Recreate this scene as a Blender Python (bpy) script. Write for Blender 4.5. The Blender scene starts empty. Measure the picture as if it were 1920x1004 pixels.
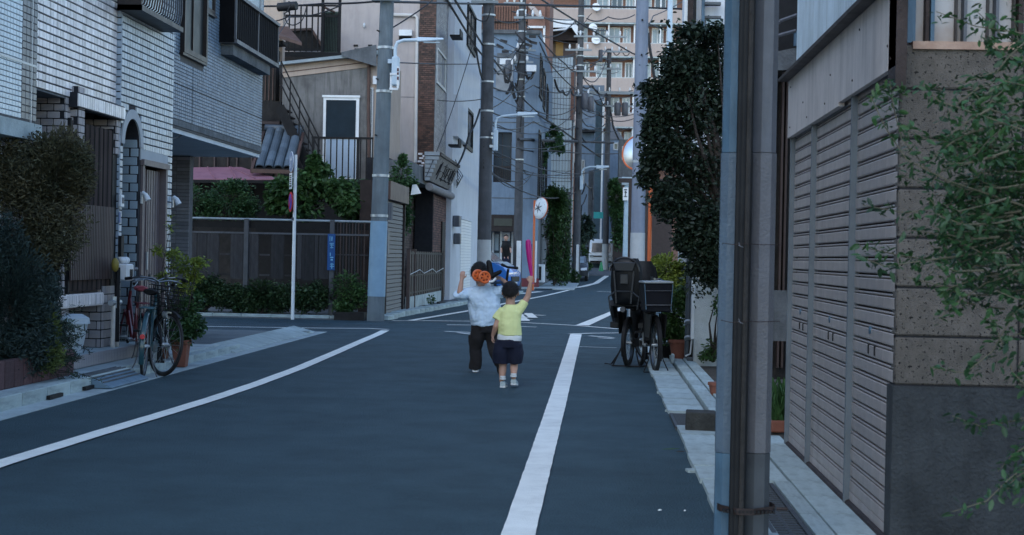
import bpy, bmesh, math, random
import numpy as np
from mathutils import Vector, Matrix, Euler
from math import pi, sin, cos, radians as RAD
random.seed(7); rng = np.random.default_rng(7)
SC = bpy.context.scene; COL = SC.collection

# ------------------------------------------------------------------ camera
F, H, ROLL = 2900.0, 1.35, 0.020          # focal length in photo pixels, eye height, roll
VX, VY = 1122.0, 485.0                    # where the street's own direction vanishes
def _basis():
    a, b = VX-960, -(VY-502); c, s = cos(ROLL), sin(ROLL)
    a2, b2 = a*c-b*s, a*s+b*c
    yaw = math.atan2(a2, F); pitch = -math.atan2(b2, math.hypot(a2, F))
    fw = Vector((-sin(yaw)*cos(pitch), cos(yaw)*cos(pitch), sin(pitch)))
    r0 = Vector((cos(yaw), sin(yaw), 0)); u0 = r0.cross(fw)
    return c*r0+s*u0, c*u0-s*r0, fw
CR, CU, CF = _basis(); EYE = Vector((0, 0, H))
cam_d = bpy.data.cameras.new('camera'); cam = bpy.data.objects.new('camera', cam_d); COL.objects.link(cam)
m = Matrix.Identity(4)
for i in range(3):
    m[i][0], m[i][1], m[i][2], m[i][3] = CR[i], CU[i], -CF[i], EYE[i]
cam.matrix_world = m
cam_d.sensor_width = 36; cam_d.lens = F/1920*36; cam_d.clip_start = 0.1; cam_d.clip_end = 2000
cam_d.dof.use_dof = True; cam_d.dof.focus_distance = 17; cam_d.dof.aperture_fstop = 8.0
SC.camera = cam

# ------------------------------------------------------------------ light
SUN_EL, SUN_ROT = RAD(38), RAD(200)
w = bpy.data.worlds.new('World'); SC.world = w; w.use_nodes = True
nt = w.node_tree; nt.nodes.clear()
sky = nt.nodes.new('ShaderNodeTexSky'); sky.sky_type = 'NISHITA'; sky.sun_disc = False
sky.sun_elevation = SUN_EL; sky.sun_rotation = SUN_ROT
sky.air_density = 1.0; sky.dust_density = 0.0; sky.ozone_density = 1.0
bg = nt.nodes.new('ShaderNodeBackground'); bg.inputs['Strength'].default_value = 0.14
out = nt.nodes.new('ShaderNodeOutputWorld')
nt.links.new(sky.outputs[0], bg.inputs[0]); nt.links.new(bg.outputs[0], out.inputs[0])
sl = bpy.data.lights.new('sun', 'SUN'); sl.energy = 0.5; sl.angle = RAD(45); sl.color = (1, 0.94, 0.82)
so = bpy.data.objects.new('sun', sl); COL.objects.link(so)
# nishita sun_rotation is measured clockwise from +Y seen from above
sd = Vector((sin(SUN_ROT)*cos(SUN_EL), cos(SUN_ROT)*cos(SUN_EL), sin(SUN_EL)))
so.rotation_euler = sd.to_track_quat('Z', 'Y').to_euler(); so.location = (0, 0, 30)
SC.view_settings.view_transform = 'Standard'; SC.view_settings.look = 'None'
SC.view_settings.exposure = 1.28; SC.view_settings.gamma = 1; SC.view_settings.use_curve_mapping = False

# ------------------------------------------------------------------ measuring helpers: where a line of sight of the survey photo meets a plane
def _ray(x, y): return CF + CR*((x-960)/F) - CU*((y-502)/F)
def P(x, y, Y): d = _ray(x, y); return EYE + d*(Y/d.y)          # on the plane Y
def PX(x, y, X): d = _ray(x, y); return EYE + d*(X/d.x)         # on the plane X
def G(x, y, z=0.0): d = _ray(x, y); return EYE + d*((z-H)/d.z)  # on the ground

# ------------------------------------------------------------------ materials
MATS = {}
def mat(name, col, rough=0.75, var=0.12, scale=6.0, bump=0.0, bscale=None, metal=0.0, isl=0.0, objr=0.0,
        dirt=0.0, streak=0.0, spec=0.4, col2=None, trans=0.0, coat=0.0, pit=0.0, grain=0.0):
    if name in MATS: return MATS[name]
    m = bpy.data.materials.new(name); m.use_nodes = True; MATS[name] = m
    nt = m.node_tree; N, L = nt.nodes, nt.links
    b = N['Principled BSDF']; b.inputs['Roughness'].default_value = rough; b.inputs['Metallic'].default_value = metal
    b.inputs['Specular IOR Level'].default_value = spec
    if coat: b.inputs['Coat Weight'].default_value = coat
    tc = N.new('ShaderNodeTexCoord')
    no = N.new('ShaderNodeTexNoise'); no.inputs['Scale'].default_value = scale; no.inputs['Detail'].default_value = 6
    no.inputs['Roughness'].default_value = 0.65
    L.new(tc.outputs['Object'], no.inputs['Vector'])
    def mathn(op, a, b_):
        n = N.new('ShaderNodeMath'); n.operation = op
        for k, v in ((0, a), (1, b_)):
            if isinstance(v, (int, float)): n.inputs[k].default_value = v
            else: L.new(v, n.inputs[k])
        return n.outputs[0]
    def mix(fac, a, b_):
        n = N.new('ShaderNodeMix'); n.data_type = 'RGBA'
        for k, v in ((0, fac), (6, a), (7, b_)):
            if isinstance(v, (int, float)): n.inputs[k].default_value = v
            elif isinstance(v, tuple): n.inputs[k].default_value = (*v, 1)
            else: L.new(v, n.inputs[k])
        return n.outputs[2]
    c2 = col2 or tuple(c*0.6 for c in col)
    f = mathn('MULTIPLY', mathn('SUBTRACT', no.outputs[0], 0.35), 3.0)
    f = mathn('MULTIPLY', N_clamp(N, L, f), 1.0)
    cur = mix(f, tuple(min(1, c*(1+var)) for c in col), tuple(c*(1-var) for c in col) if not col2 else c2)
    if dirt:
        n2 = N.new('ShaderNodeTexNoise'); n2.inputs['Scale'].default_value = scale*0.25; n2.inputs['Detail'].default_value = 9
        n2.inputs['Roughness'].default_value = 0.75
        L.new(tc.outputs['Object'], n2.inputs['Vector'])
        g = N_clamp(N, L, mathn('MULTIPLY', mathn('SUBTRACT', n2.outputs[0], 0.48), 5.0))
        cur = mix(mathn('MULTIPLY', g, dirt), cur, tuple(c*0.35 for c in col))
    if streak:
        mp = N.new('ShaderNodeMapping'); mp.inputs['Scale'].default_value = (5, 5, 0.5)
        L.new(tc.outputs['Object'], mp.inputs['Vector'])
        n3 = N.new('ShaderNodeTexNoise'); n3.inputs['Scale'].default_value = 1.7; n3.inputs['Detail'].default_value = 9; n3.inputs['Roughness'].default_value = .7; n3.inputs['Distortion'].default_value = .6
        L.new(mp.outputs[0], n3.inputs['Vector'])
        g = N_clamp(N, L, mathn('MULTIPLY', mathn('SUBTRACT', n3.outputs[0], 0.46), 6.0))
        cur = mix(mathn('MULTIPLY', g, streak), cur, tuple(c*0.4 for c in col))
    if grain:
        gn = N.new('ShaderNodeTexNoise'); gn.inputs['Scale'].default_value = 75; gn.inputs['Detail'].default_value = 5; gn.inputs['Roughness'].default_value = .8
        L.new(tc.outputs['Object'], gn.inputs['Vector'])
        gm = N_clamp(N, L, mathn('MULTIPLY', mathn('SUBTRACT', gn.outputs[0], .36), 3.6))
        mg_ = N.new('ShaderNodeMix'); mg_.data_type = 'RGBA'; mg_.blend_type = 'MULTIPLY'; mg_.inputs[0].default_value = 1
        L.new(cur, mg_.inputs[6]); L.new(mix(gm, (1-grain,)*3, (1+grain,)*3), mg_.inputs[7]); cur = mg_.outputs[2]
    if pit:
        vo = N.new('ShaderNodeTexNoise'); vo.inputs['Scale'].default_value = pit; vo.inputs['Detail'].default_value = 3; vo.inputs['Roughness'].default_value = .6
        L.new(tc.outputs['Object'], vo.inputs['Vector'])
        g = N_clamp(N, L, mathn('MULTIPLY', mathn('SUBTRACT', 0.415, vo.outputs[0]), 22.0))
        cur = mix(g, cur, tuple(c*0.10 for c in col))
    if isl or objr:
        if isl:
            ge = N.new('ShaderNodeNewGeometry'); r = ge.outputs['Random Per Island']; k = isl
        else:
            oi = N.new('ShaderNodeObjectInfo'); r = oi.outputs['Random']; k = objr
        v = mathn('ADD', mathn('MULTIPLY', r, 2*k), 1-k)
        mu = N.new('ShaderNodeMix'); mu.data_type = 'RGBA'; mu.blend_type = 'MULTIPLY'; mu.inputs[0].default_value = 1
        L.new(cur, mu.inputs[6]); cb = N.new('ShaderNodeCombineColor')
        for q in range(3): L.new(v, cb.inputs[q])
        L.new(cb.outputs[0], mu.inputs[7]); cur = mu.outputs[2]
    L.new(cur, b.inputs['Base Color'])
    rr = mathn('ADD', mathn('MULTIPLY', no.outputs[0], 0.25), rough-0.12)
    L.new(rr, b.inputs['Roughness'])
    if bump:
        n4 = N.new('ShaderNodeTexNoise'); n4.inputs['Scale'].default_value = bscale or scale*8; n4.inputs['Detail'].default_value = 4
        L.new(tc.outputs['Object'], n4.inputs['Vector'])
        bp = N.new('ShaderNodeBump'); bp.inputs['Strength'].default_value = bump; bp.inputs['Distance'].default_value = 0.02
        L.new(n4.outputs[0], bp.inputs['Height']); L.new(bp.outputs[0], b.inputs['Normal'])
    if trans:
        tr = N.new('ShaderNodeBsdfTranslucent'); L.new(cur, tr.inputs[0])
        ms = N.new('ShaderNodeMixShader'); ms.inputs[0].default_value = trans
        L.new(b.outputs[0], ms.inputs[1]); L.new(tr.outputs[0], ms.inputs[2])
        L.new(ms.outputs[0], N['Material Output'].inputs[0])
    return m
def N_clamp(N, L, s):
    c = N.new('ShaderNodeClamp'); L.new(s, c.inputs[0]); return c.outputs[0]

M_asphalt = mat('asphalt', (.023, .055, .070), .70, .14, 1.6, 1.0, 70, dirt=.16, grain=.42)
M_asph2 = mat('asphalt_side', (.028, .060, .077), .68, .2, 1.4, .8, 130, dirt=.35, pit=50)
M_paint = mat('road_paint', (.86, .86, .80), .6, .07, 5, .35, 120, dirt=.16)
M_conc = mat('concrete', (.36, .42, .43), .85, .16, 3, .35, 60, dirt=.35)
M_concpc = mat('concrete_piece', (.36, .43, .43), .85, .14, 3, .35, 60, dirt=.4, objr=.12)
M_concdk = mat('concrete_dark', (.11, .12, .13), .9, .25, 3, .4, 40, dirt=.4, streak=.3)
M_soil = mat('soil', (.06, .05, .04), .95, .4, 10, .9, 40)
M_pole = mat('pole_concrete', (.135, .165, .185), .85, .12, 2.5, .25, 80, dirt=.2, streak=.35)
M_poledk = mat('pole_concrete_aged', (.075, .078, .085), .88, .2, 2, .25, 80, dirt=.25, streak=.3)
M_band = mat('pole_sleeve', (.38, .40, .41), .55, .06, 5, .0, dirt=.1)
M_steelgrey = mat('painted_grey_steel', (.085, .090, .105), .5, .1, 4, .1, 60, dirt=.35, streak=.35)
M_steelblue = mat('painted_pale_blue_steel', (.060, .115, .170), .55, .2, 3, .15, 50, dirt=.45, streak=.5)
M_galv = mat('galvanised_steel', (.42, .45, .47), .42, .1, 6, metal=.6, dirt=.2)
M_blk = mat('black_metal', (.010, .010, .011), .6, .2, 8, spec=.2)
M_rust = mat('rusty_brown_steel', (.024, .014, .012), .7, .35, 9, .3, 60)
M_cable = mat('cable_black', (.012, .012, .014), .6, .1, 5)
M_rubber = mat('rubber', (.014, .014, .015), .8, .2, 10)
M_chrome = mat('chrome', (.16, .17, .18), .35, .05, 5, metal=1)
M_white = mat('white_paint', (.72, .74, .75), .45, .06, 5, dirt=.12)
M_whplast = mat('white_plastic', (.62, .64, .66), .4, .06, 6, dirt=.1)
M_tileg = mat('tile_slate_grey', (.125, .185, .26), .45, .08, 7, isl=.14, spec=.35, streak=.25)
M_tilew = mat('tile_cream', (.72, .68, .68), .35, .06, 9, isl=.19, spec=.5, streak=.45)
M_tileb = mat('tile_pale_grey', (.33, .39, .45), .35, .06, 9, isl=.17, spec=.5, streak=.35)
M_tilewh = mat('tile_white', (.48, .57, .63), .3, .05, 9, isl=.07, spec=.5, streak=.1)
M_tiledk = mat('tile_slate', (.07, .085, .11), .35, .1, 9, isl=.2, spec=.5)
M_tilegr = mat('tile_warm_grey', (.25, .24, .25), .5, .1, 9, isl=.25, spec=.4)
M_tilebr = mat('tile_brown', (.085, .04, .028), .45, .15, 9, isl=.6, spec=.4)
M_grout = mat('grout', (.09, .09, .095), .9, .2, 8)
M_groutdk = mat('grout_dark', (.02, .02, .024), .9, .2, 8)
M_brick = mat('brick_tan', (.36, .33, .33), .7, .1, 12, .25, 60, objr=.22)
M_brickb = mat('brick_blue_grey', (.26, .32, .36), .4, .1, 12, .1, 60, objr=.15)
M_stucco = mat('stucco_beige', (.44, .385, .365), .85, .06, 2, .25, 120, streak=.16, dirt=.08)
M_stuccop = mat('stucco_peach', (.42, .33, .27), .85, .06, 2, .2, 120, streak=.2)
M_stain = mat('stucco_stained', (.17, .165, .16), .9, .25, 1.2, .3, 100, dirt=.8, streak=.6)
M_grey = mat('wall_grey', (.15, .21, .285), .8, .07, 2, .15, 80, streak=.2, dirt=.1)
M_whwall = mat('wall_white', (.56, .58, .62), .8, .05, 2, .15, 90, streak=.18)
M_whrough = mat('wall_white_rough', (.47, .49, .49), .9, .1, 4, .8, 70, dirt=.25)
M_apt = mat('apartment_beige', (.40, .33, .30), .85, .05, 1.5, streak=.12)
M_aptbr = mat('apartment_brick', (.20, .11, .085), .85, .2, 10, isl=.2)
M_wood = mat('wood_dark', (.016, .014, .013), .8, .35, 6, .4, 40, objr=.3)
M_board = mat('weathered_board', (.034, .033, .036), .85, .25, 5, .4, 40, objr=.5, streak=.5)
M_boardbr = mat('brown_louvre', (.06, .040, .036), .6, .2, 6, objr=.3)
M_alu = mat('aluminium_frame', (.38, .40, .42), .4, .08, 5, metal=.4)
M_bronze = mat('bronze_frame', (.024, .018, .017), .45, .15, 5, metal=.3)
M_door = mat('door_brown', (.13, .10, .10), .5, .1, 5, objr=.08)
M_glass = mat('dark_glass', (.02, .03, .038), .12, .3, 1.5, spec=.8)
M_glassl = mat('pale_glass', (.22, .28, .32), .18, .25, 1.5, spec=.8)
M_glassdk = mat('smoked_glass', (.012, .018, .022), .45, .2, 3, spec=.25)
M_balc = mat('balcony_black', (.006, .006, .007), .85, .2, 6, spec=.1)
M_frost = mat('frosted_panel', (.36, .36, .37), .5, .15, 1.3, col2=(.24, .16, .11))
M_cloth_w = mat('curtain', (.6, .62, .64), .9, .1, 6)
M_red = mat('awning_dusty_red', (.26, .12, .155), .7, .1, 3, dirt=.2)
M_kawara = mat('roof_tile_grey', (.075, .10, .125), .45, .12, 8, objr=.3, spec=.5)
M_metroof = mat('metal_roof', (.26, .31, .34), .5, .15, 3, dirt=.3)
M_siding = mat('corrugated_siding', (.36, .45, .53), .45, .1, 3, metal=.2, streak=.35)
M_fascia = mat('fascia_sheet', (.54, .475, .44), .6, .08, 2, .1, 30, streak=.4, dirt=.15)
M_shut = mat('shutter_steel', (.40, .345, .325), .45, .12, 4, .1, 60, metal=.15, streak=.30, dirt=.12, objr=.07)
M_block = mat('concrete_block', (.092, .080, .070), .95, .25, 14, .5, 120, objr=.1, pit=58)
M_plaster = mat('plaster_base', (.030, .033, .036), .92, .3, 4, .7, 50, dirt=.6, streak=.4)
M_terra = mat('terracotta', (.20, .075, .05), .8, .15, 6, .2, 60)
M_orange = mat('orange_paint', (.58, .13, .04), .45, .08, 6)
M_signblue = mat('sign_blue', (.012, .075, .24), .4, .05, 5)
M_signred = mat('sign_red', (.5, .02, .03), .4, .05, 5)
M_teal = mat('teal_paint', (.012, .055, .07), .35, .1, 5, coat=.4)
M_bred = mat('red_paint', (.12, .018, .022), .35, .1, 5, coat=.4)
M_pinksad = mat('pink_saddle', (.28, .06, .075), .6, .1, 5)
M_carblue = mat('car_blue', (.01, .15, .50), .28, .03, 2, coat=.7)
M_carwhite = mat('car_white', (.68, .72, .74), .3, .03, 2, coat=.7)
M_cardk = mat('car_dark', (.02, .022, .026), .3, .05, 2, coat=.7)
M_skin = mat('skin', (.46, .27, .20), .6, .06, 8)
M_hair = mat('hair', (.010, .009, .009), .6, .3, 60, .6, 200)
M_shirtb = mat('shirt_pale_blue', (.56, .70, .84), .9, .04, 8, .15, 300)
M_shirty = mat('shirt_yellow', (.74, .77, .36), .9, .04, 8, .15, 300)
M_pants = mat('trousers_charcoal', (.018, .016, .017), .9, .15, 8, .2, 200)
M_shorts = mat('shorts_navy', (.006, .009, .026), .85, .1, 8, .2, 200)
M_pink = mat('bat_magenta', (.42, .012, .17), .35, .05, 5)
M_torange = mat('toy_orange', (.65, .13, .03), .4, .05, 5)
M_mirror = mat('mirror_face', (.75, .77, .8), .38, .02, 3, metal=1)
M_grate = mat('steel_grate', (.06, .065, .07), .6, .15, 8, metal=.2)
def leafmat(name, c, c2, tr=.25, rough=.5, isl=.4): return mat(name, c, rough, .1, 3, col2=c2, isl=isl, trans=tr, spec=.4)
L_cam = leafmat('leaf_camellia', (.025, .043, .025), (.011, .021, .013), .15, .52, isl=.38)
L_mid = leafmat('leaf_mid_green', (.05, .11, .035), (.02, .055, .022), .2)
L_brt = leafmat('leaf_bright', (.062, .125, .034), (.026, .066, .024), .3)
L_yel = leafmat('leaf_yellow_green', (.26, .30, .05), (.10, .16, .035), .3)
L_con = leafmat('leaf_conifer', (.040, .070, .050), (.018, .034, .028), .1, .7)
L_conw = leafmat('leaf_conifer_brown', (.080, .070, .036), (.040, .048, .026), .1, .7)
L_ivy = leafmat('leaf_ivy', (.040, .085, .022), (.016, .04, .014), .15)
L_fg = leafmat('leaf_privet', (.036, .088, .026), (.015, .044, .021), .28, .42)
M_bark = mat('bark', (.035, .028, .024), .9, .3, 12, .8, 40)

# ------------------------------------------------------------------ object helpers
ORG = {}
def tag(o, label=None, cat=None, group=None, kind=None):
    if label: o['label'] = label
    if cat: o['category'] = cat
    if group: o['group'] = group
    if kind: o['kind'] = kind
    return o
def thing(name, label, cat, loc=(0, 0, 0), rz=0.0, group=None, local=False):
    o = bpy.data.objects.new(name, None); COL.objects.link(o); o.empty_display_size = .2
    o.location = loc; o.rotation_euler = (0, 0, rz)
    ORG[o.name] = Vector((0, 0, 0)) if local else Vector(loc)
    return tag(o, label, cat, group)
def link(name, me, parent=None, m=None):
    if m is not None and not me.materials: me.materials.append(m)
    o = bpy.data.objects.new(name, me); COL.objects.link(o)
    if parent is not None:
        o.parent = parent; ORG[o.name] = ORG.get(parent.name, Vector((0, 0, 0)))
    return o
class MB:
    def __init__(s): s.v = []; s.f = []
    def add(s, vs, fs):
        b = len(s.v); s.v += [tuple(v) for v in vs]; s.f += [tuple(i+b for i in f) for f in fs]; return s
    def box(s, x0, y0, z0, x1, y1, z1):
        if x0 > x1: x0, x1 = x1, x0
        if y0 > y1: y0, y1 = y1, y0
        if z0 > z1: z0, z1 = z1, z0
        return s.add([(x0, y0, z0), (x1, y0, z0), (x1, y1, z0), (x0, y1, z0), (x0, y0, z1), (x1, y0, z1), (x1, y1, z1), (x0, y1, z1)],
                     [(0, 3, 2, 1), (4, 5, 6, 7), (0, 1, 5, 4), (1, 2, 6, 5), (2, 3, 7, 6), (3, 0, 4, 7)])
    def hexa(s, b, t):
        "8 corner solid: bottom 4 (ccw from above), top 4"
        return s.add(list(b)+list(t), [(0, 3, 2, 1), (4, 5, 6, 7), (0, 1, 5, 4), (1, 2, 6, 5), (2, 3, 7, 6), (3, 0, 4, 7)])
    def bar(s, a, b, w, h=None, up=(0, 0, 1)):
        a, b = Vector(a), Vector(b); h = h or w; d = (b-a).normalized(); u = Vector(up)
        if abs(d.dot(u)) > .98: u = Vector((0, 1, 0))
        r = d.cross(u).normalized(); u = r.cross(d)
        q = [(-1, -1), (1, -1), (1, 1), (-1, 1)]
        return s.hexa([a+r*(i*w/2)+u*(j*h/2) for i, j in q], [b+r*(i*w/2)+u*(j*h/2) for i, j in q])
    def tube(s, pts, r, n=8, caps=True):
        pts = [Vector(p) for p in pts]; k = len(pts); rs = r if hasattr(r, '__len__') else [r]*k
        base = len(s.v); prev = None
        for i, p in enumerate(pts):
            d = (pts[min(i+1, k-1)]-pts[max(i-1, 0)])
            d = d.normalized() if d.length > 1e-9 else Vector((0, 0, 1))
            if prev is None:
                u = Vector((0, 0, 1)) if abs(d.z) < .9 else Vector((0, 1, 0)); a = d.cross(u).normalized()
            else:
                a = (prev - d*prev.dot(d)); a = a.normalized() if a.length > 1e-6 else d.orthogonal().normalized()
            prev = a; b = d.cross(a)
            for j in range(n):
                t = 2*pi*j/n; s.v.append(tuple(p+a*(cos(t)*rs[i])+b*(sin(t)*rs[i])))
        for i in range(k-1):
            for j in range(n):
                s.f.append((base+i*n+j, base+i*n+(j+1) % n, base+(i+1)*n+(j+1) % n, base+(i+1)*n+j))
        if caps:
            s.f.append(tuple(base+j for j in reversed(range(n)))); s.f.append(tuple(base+(k-1)*n+j for j in range(n)))
        return s
    def blob(s, pts, rs, n=12, sq=None):
        "chain with rounded ends (for bodies); sq = (ax, flat) squashes rings"
        pts = [Vector(p) for p in pts]; d0 = (pts[0]-pts[1]).normalized(); d1 = (pts[-1]-pts[-2]).normalized()
        P_, R_ = [], []
        for a in (80, 55, 28): P_.append(pts[0]+d0*rs[0]*sin(RAD(a))); R_.append(rs[0]*cos(RAD(a)))
        P_ += pts; R_ += list(rs)
        for a in (28, 55, 80): P_.append(pts[-1]+d1*rs[-1]*sin(RAD(a))); R_.append(rs[-1]*cos(RAD(a)))
        return s.tube(P_, R_, n)
    def rings(s, rings, n=20, caps=True):
        "rings: (centre, rx, ry) horizontal ellipses, bottom to top"
        base = len(s.v)
        for c, rx, ry in rings:
            for j in range(n):
                t = 2*pi*j/n; s.v.append((c[0]+rx*cos(t), c[1]+ry*sin(t), c[2]))
        k = len(rings)
        for i in range(k-1):
            for j in range(n):
                s.f.append((base+i*n+j, base+i*n+(j+1) % n, base+(i+1)*n+(j+1) % n, base+(i+1)*n+j))
        if caps:
            s.f.append(tuple(base+j for j in reversed(range(n)))); s.f.append(tuple(base+(k-1)*n+j for j in range(n)))
        return s
    def ball(s, c, r, n=12):
        c = Vector(c); rx, ry, rz = r if hasattr(r, '__len__') else (r, r, r)
        R_ = []
        for i in range(1, n//2+2):
            a = -pi/2+pi*(i-.5)/(n//2+1); R_.append(((c.x, c.y, c.z+rz*sin(a)), rx*cos(a), ry*cos(a)))
        return s.rings(R_, n)
    def disc(s, c, nrm, r, th, n=24):
        c, d = Vector(c), Vector(nrm).normalized(); return s.tube([c-d*th/2, c+d*th/2], r, n)
    def torus(s, c, axis, R, r, n=28, k=8, sx=1.0):
        c, ax = Vector(c), Vector(axis).normalized(); a = ax.orthogonal().normalized()
        if abs(ax.z) < .9: a = Vector((0, 0, 1)); a = (a-ax*a.dot(ax)).normalized()
        b = ax.cross(a); base = len(s.v)
        for i in range(n):
            t = 2*pi*i/n; o = a*cos(t)+b*sin(t)
            for j in range(k):
                u = 2*pi*j/k; s.v.append(tuple(c+o*(R+r*cos(u))+ax*(r*sx*sin(u))))
        for i in range(n):
            for j in range(k):
                s.f.append((base+i*k+j, base+((i+1) % n)*k+j, base+((i+1) % n)*k+(j+1) % k, base+i*k+(j+1) % k))
        return s
    def prism(s, poly, ext):
        "poly: 3D planar points, ext: vector"
        n = len(poly); e = Vector(ext); v = [Vector(p) for p in poly]
        return s.add(v+[p+e for p in v], [tuple(range(n))[::-1], tuple(range(n, 2*n))]+[(i, (i+1) % n, n+(i+1) % n, n+i) for i in range(n)])
    def mesh(s, name, off=None, fix=True):
        me = bpy.data.meshes.new(name)
        v = s.v if off is None else [(a-off[0], b-off[1], c-off[2]) for a, b, c in s.v]
        me.from_pydata(v, [], s.f)
        if fix:
            bm = bmesh.new(); bm.from_mesh(me); bmesh.ops.recalc_face_normals(bm, faces=bm.faces); bm.to_mesh(me); bm.free()
        return me
    def build(s, name, m, parent=None, smooth=False, bevel=0.0, label=None, kind=None, fix=True):
        off = ORG.get(parent.name) if parent is not None else None
        me = s.mesh(name, off, fix); o = link(name, me, parent, m)
        if smooth: smooth_(me)
        if bevel:
            bv = o.modifiers.new('bevel', 'BEVEL'); bv.width = bevel; bv.segments = 1; bv.limit_method = 'ANGLE'
        return tag(o, label, kind=kind)
def smooth_(me, ang=38):
    me.polygons.foreach_set('use_smooth', [True]*len(me.polygons))
    try: me.set_sharp_from_angle(angle=RAD(ang))
    except Exception: pass
def single(name, mb, m, label, cat, group=None, smooth=False, bevel=0, kind=None):
    "a thing that is one mesh: origin at its lowest centre"
    xs, ys, zs = zip(*mb.v); c = Vector(((min(xs)+max(xs))/2, (min(ys)+max(ys))/2, min(zs)))
    me = mb.mesh(name, c); me.materials.append(m)
    if smooth: smooth_(me)
    o = bpy.data.objects.new(name, me); COL.objects.link(o); o.location = c; ORG[o.name] = c
    if bevel:
        bv = o.modifiers.new('bevel', 'BEVEL'); bv.width = bevel; bv.segments = 1; bv.limit_method = 'ANGLE'
    return tag(o, label, cat, group, kind)
def struct(name, mb, m, smooth=False):
    o = mb.build(name, m, None, smooth); o['kind'] = 'structure'; return o
_unit = {}
def unitbox(m, cham=.0):
    "unit cube with slightly chamfered edges; shared"
    key = (m.name, cham)
    if key not in _unit:
        b = MB().box(-.5, -.5, -.5, .5, .5, .5); me = b.mesh('piece'); me.materials.append(m)
        if cham:
            bm = bmesh.new(); bm.from_mesh(me); bmesh.ops.bevel(bm, geom=bm.edges[:], offset=cham, segments=1, affect='EDGES'); bm.to_mesh(me); bm.free()
        _unit[key] = me
    return _unit[key]
def piece(name, m, parent, c, size, rot=None, cham=.04):
    "a loose-able piece: shared unit mesh, own transform"
    me = unitbox(m, cham); o = bpy.data.objects.new(name, me); COL.objects.link(o)
    o.parent = parent; ORG[o.name] = ORG.get(parent.name, Vector()) if parent is not None else Vector()
    o.location = Vector(c)-(ORG.get(parent.name, Vector()) if parent is not None else Vector()); o.scale = size
    if rot: o.rotation_euler = rot
    return o
def copy_tree(o, parent=None):
    c = o.copy(); COL.objects.link(c); c.parent = parent
    for ch in list(o.children): copy_tree(ch, c)
    return c

def tiles(plane, pos, a0, a1, z0, z1, tw, th, gapw, gaph, m, parent, name='wall_tile', out=.012, skip=None, sgn=1, stagger=False):
    """Tiles as real slabs, one part. plane 'X': wall at X=pos facing sgn*X, a = Y. plane 'Y': wall at Y=pos, a = X."""
    na = max(1, int(round((a1-a0)/tw))); nz = max(1, int(round((z1-z0)/th))); V = []; Fc = []
    tw = (a1-a0)/na; th = (z1-z0)/nz; k = 0
    for j in range(nz):
        sh = .5*tw if (stagger and j % 2) else 0
        for i in range(-1 if sh else 0, na):
            p0 = max(a0, a0+i*tw+sh)+gapw/2; p1 = min(a1, a0+(i+1)*tw+sh)-gapw/2
            if p1-p0 < .01: continue
            q0, q1 = z0+j*th+gaph/2, z0+(j+1)*th-gaph/2
            if skip and skip((p0+p1)/2, (q0+q1)/2): continue
            o = out+random.uniform(-.0012, .0012); ch = .003
            lo = [(p0, q0), (p1, q0), (p1, q1), (p0, q1)]; hi = [(p0+ch, q0+ch), (p1-ch, q0+ch), (p1-ch, q1-ch), (p0+ch, q1-ch)]
            for (a, z) in lo: V.append((pos, a, z) if plane == 'X' else (a, pos, z))
            for (a, z) in hi: V.append((pos+sgn*o, a, z) if plane == 'X' else (a, pos+sgn*o, z))
            Fc += [(k+4, k+5, k+6, k+7)]+[(k+e, k+(e+1) % 4, k+4+(e+1) % 4, k+4+e) for e in range(4)]
            k += 8
    b = MB(); b.v = V; b.f = Fc
    o = b.build(name, m, parent, kind='stuff')
    return o

# ------------------------------------------------------------------ foliage
def leaf_mesh(name, pts, size, m, aspect=.5, droop=.3, jitter=.4, seed=1, nrm_up=.5):
    "numpy: each point gets a folded 6-corner leaf, random direction"
    r = np.random.default_rng(seed); n = len(pts); pts = np.asarray(pts, float)
    d = r.normal(size=(n, 3)); d[:, 2] = d[:, 2]*.6-droop; d /= np.linalg.norm(d, axis=1)[:, None]
    up = r.normal(size=(n, 3))*.7; up[:, 2] += nrm_up*2; s = np.cross(d, up); s /= (np.linalg.norm(s, axis=1)[:, None]+1e-9)
    nn = np.cross(s, d)
    L = size*(1+jitter*(r.random(n)*2-1))[:, None]; W = L*aspect*.5; fold = W*.35
    V = np.empty((n, 6, 3))
    V[:, 0] = pts; V[:, 1] = pts+d*L*.35+s*W+nn*fold; V[:, 2] = pts+d*L*.75+s*W*.8+nn*fold*.8
    V[:, 3] = pts+d*L; V[:, 4] = pts+d*L*.75-s*W*.8+nn*fold*.8; V[:, 5] = pts+d*L*.35-s*W+nn*fold
    f = np.array([[0, 1, 2, 3], [0, 3, 4, 5]]); Fi = (np.arange(n)[:, None, None]*6+f[None]).reshape(-1)
    me = bpy.data.meshes.new(name); me.vertices.add(n*6); me.vertices.foreach_set('co', V.reshape(-1))
    me.loops.add(len(Fi)); me.loops.foreach_set('vertex_index', Fi.astype(np.int32))
    me.polygons.add(n*2); me.polygons.foreach_set('loop_start', np.arange(0, n*8, 4, dtype=np.int32))
    me.update(); me.validate(); me.materials.append(m); return me
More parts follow.
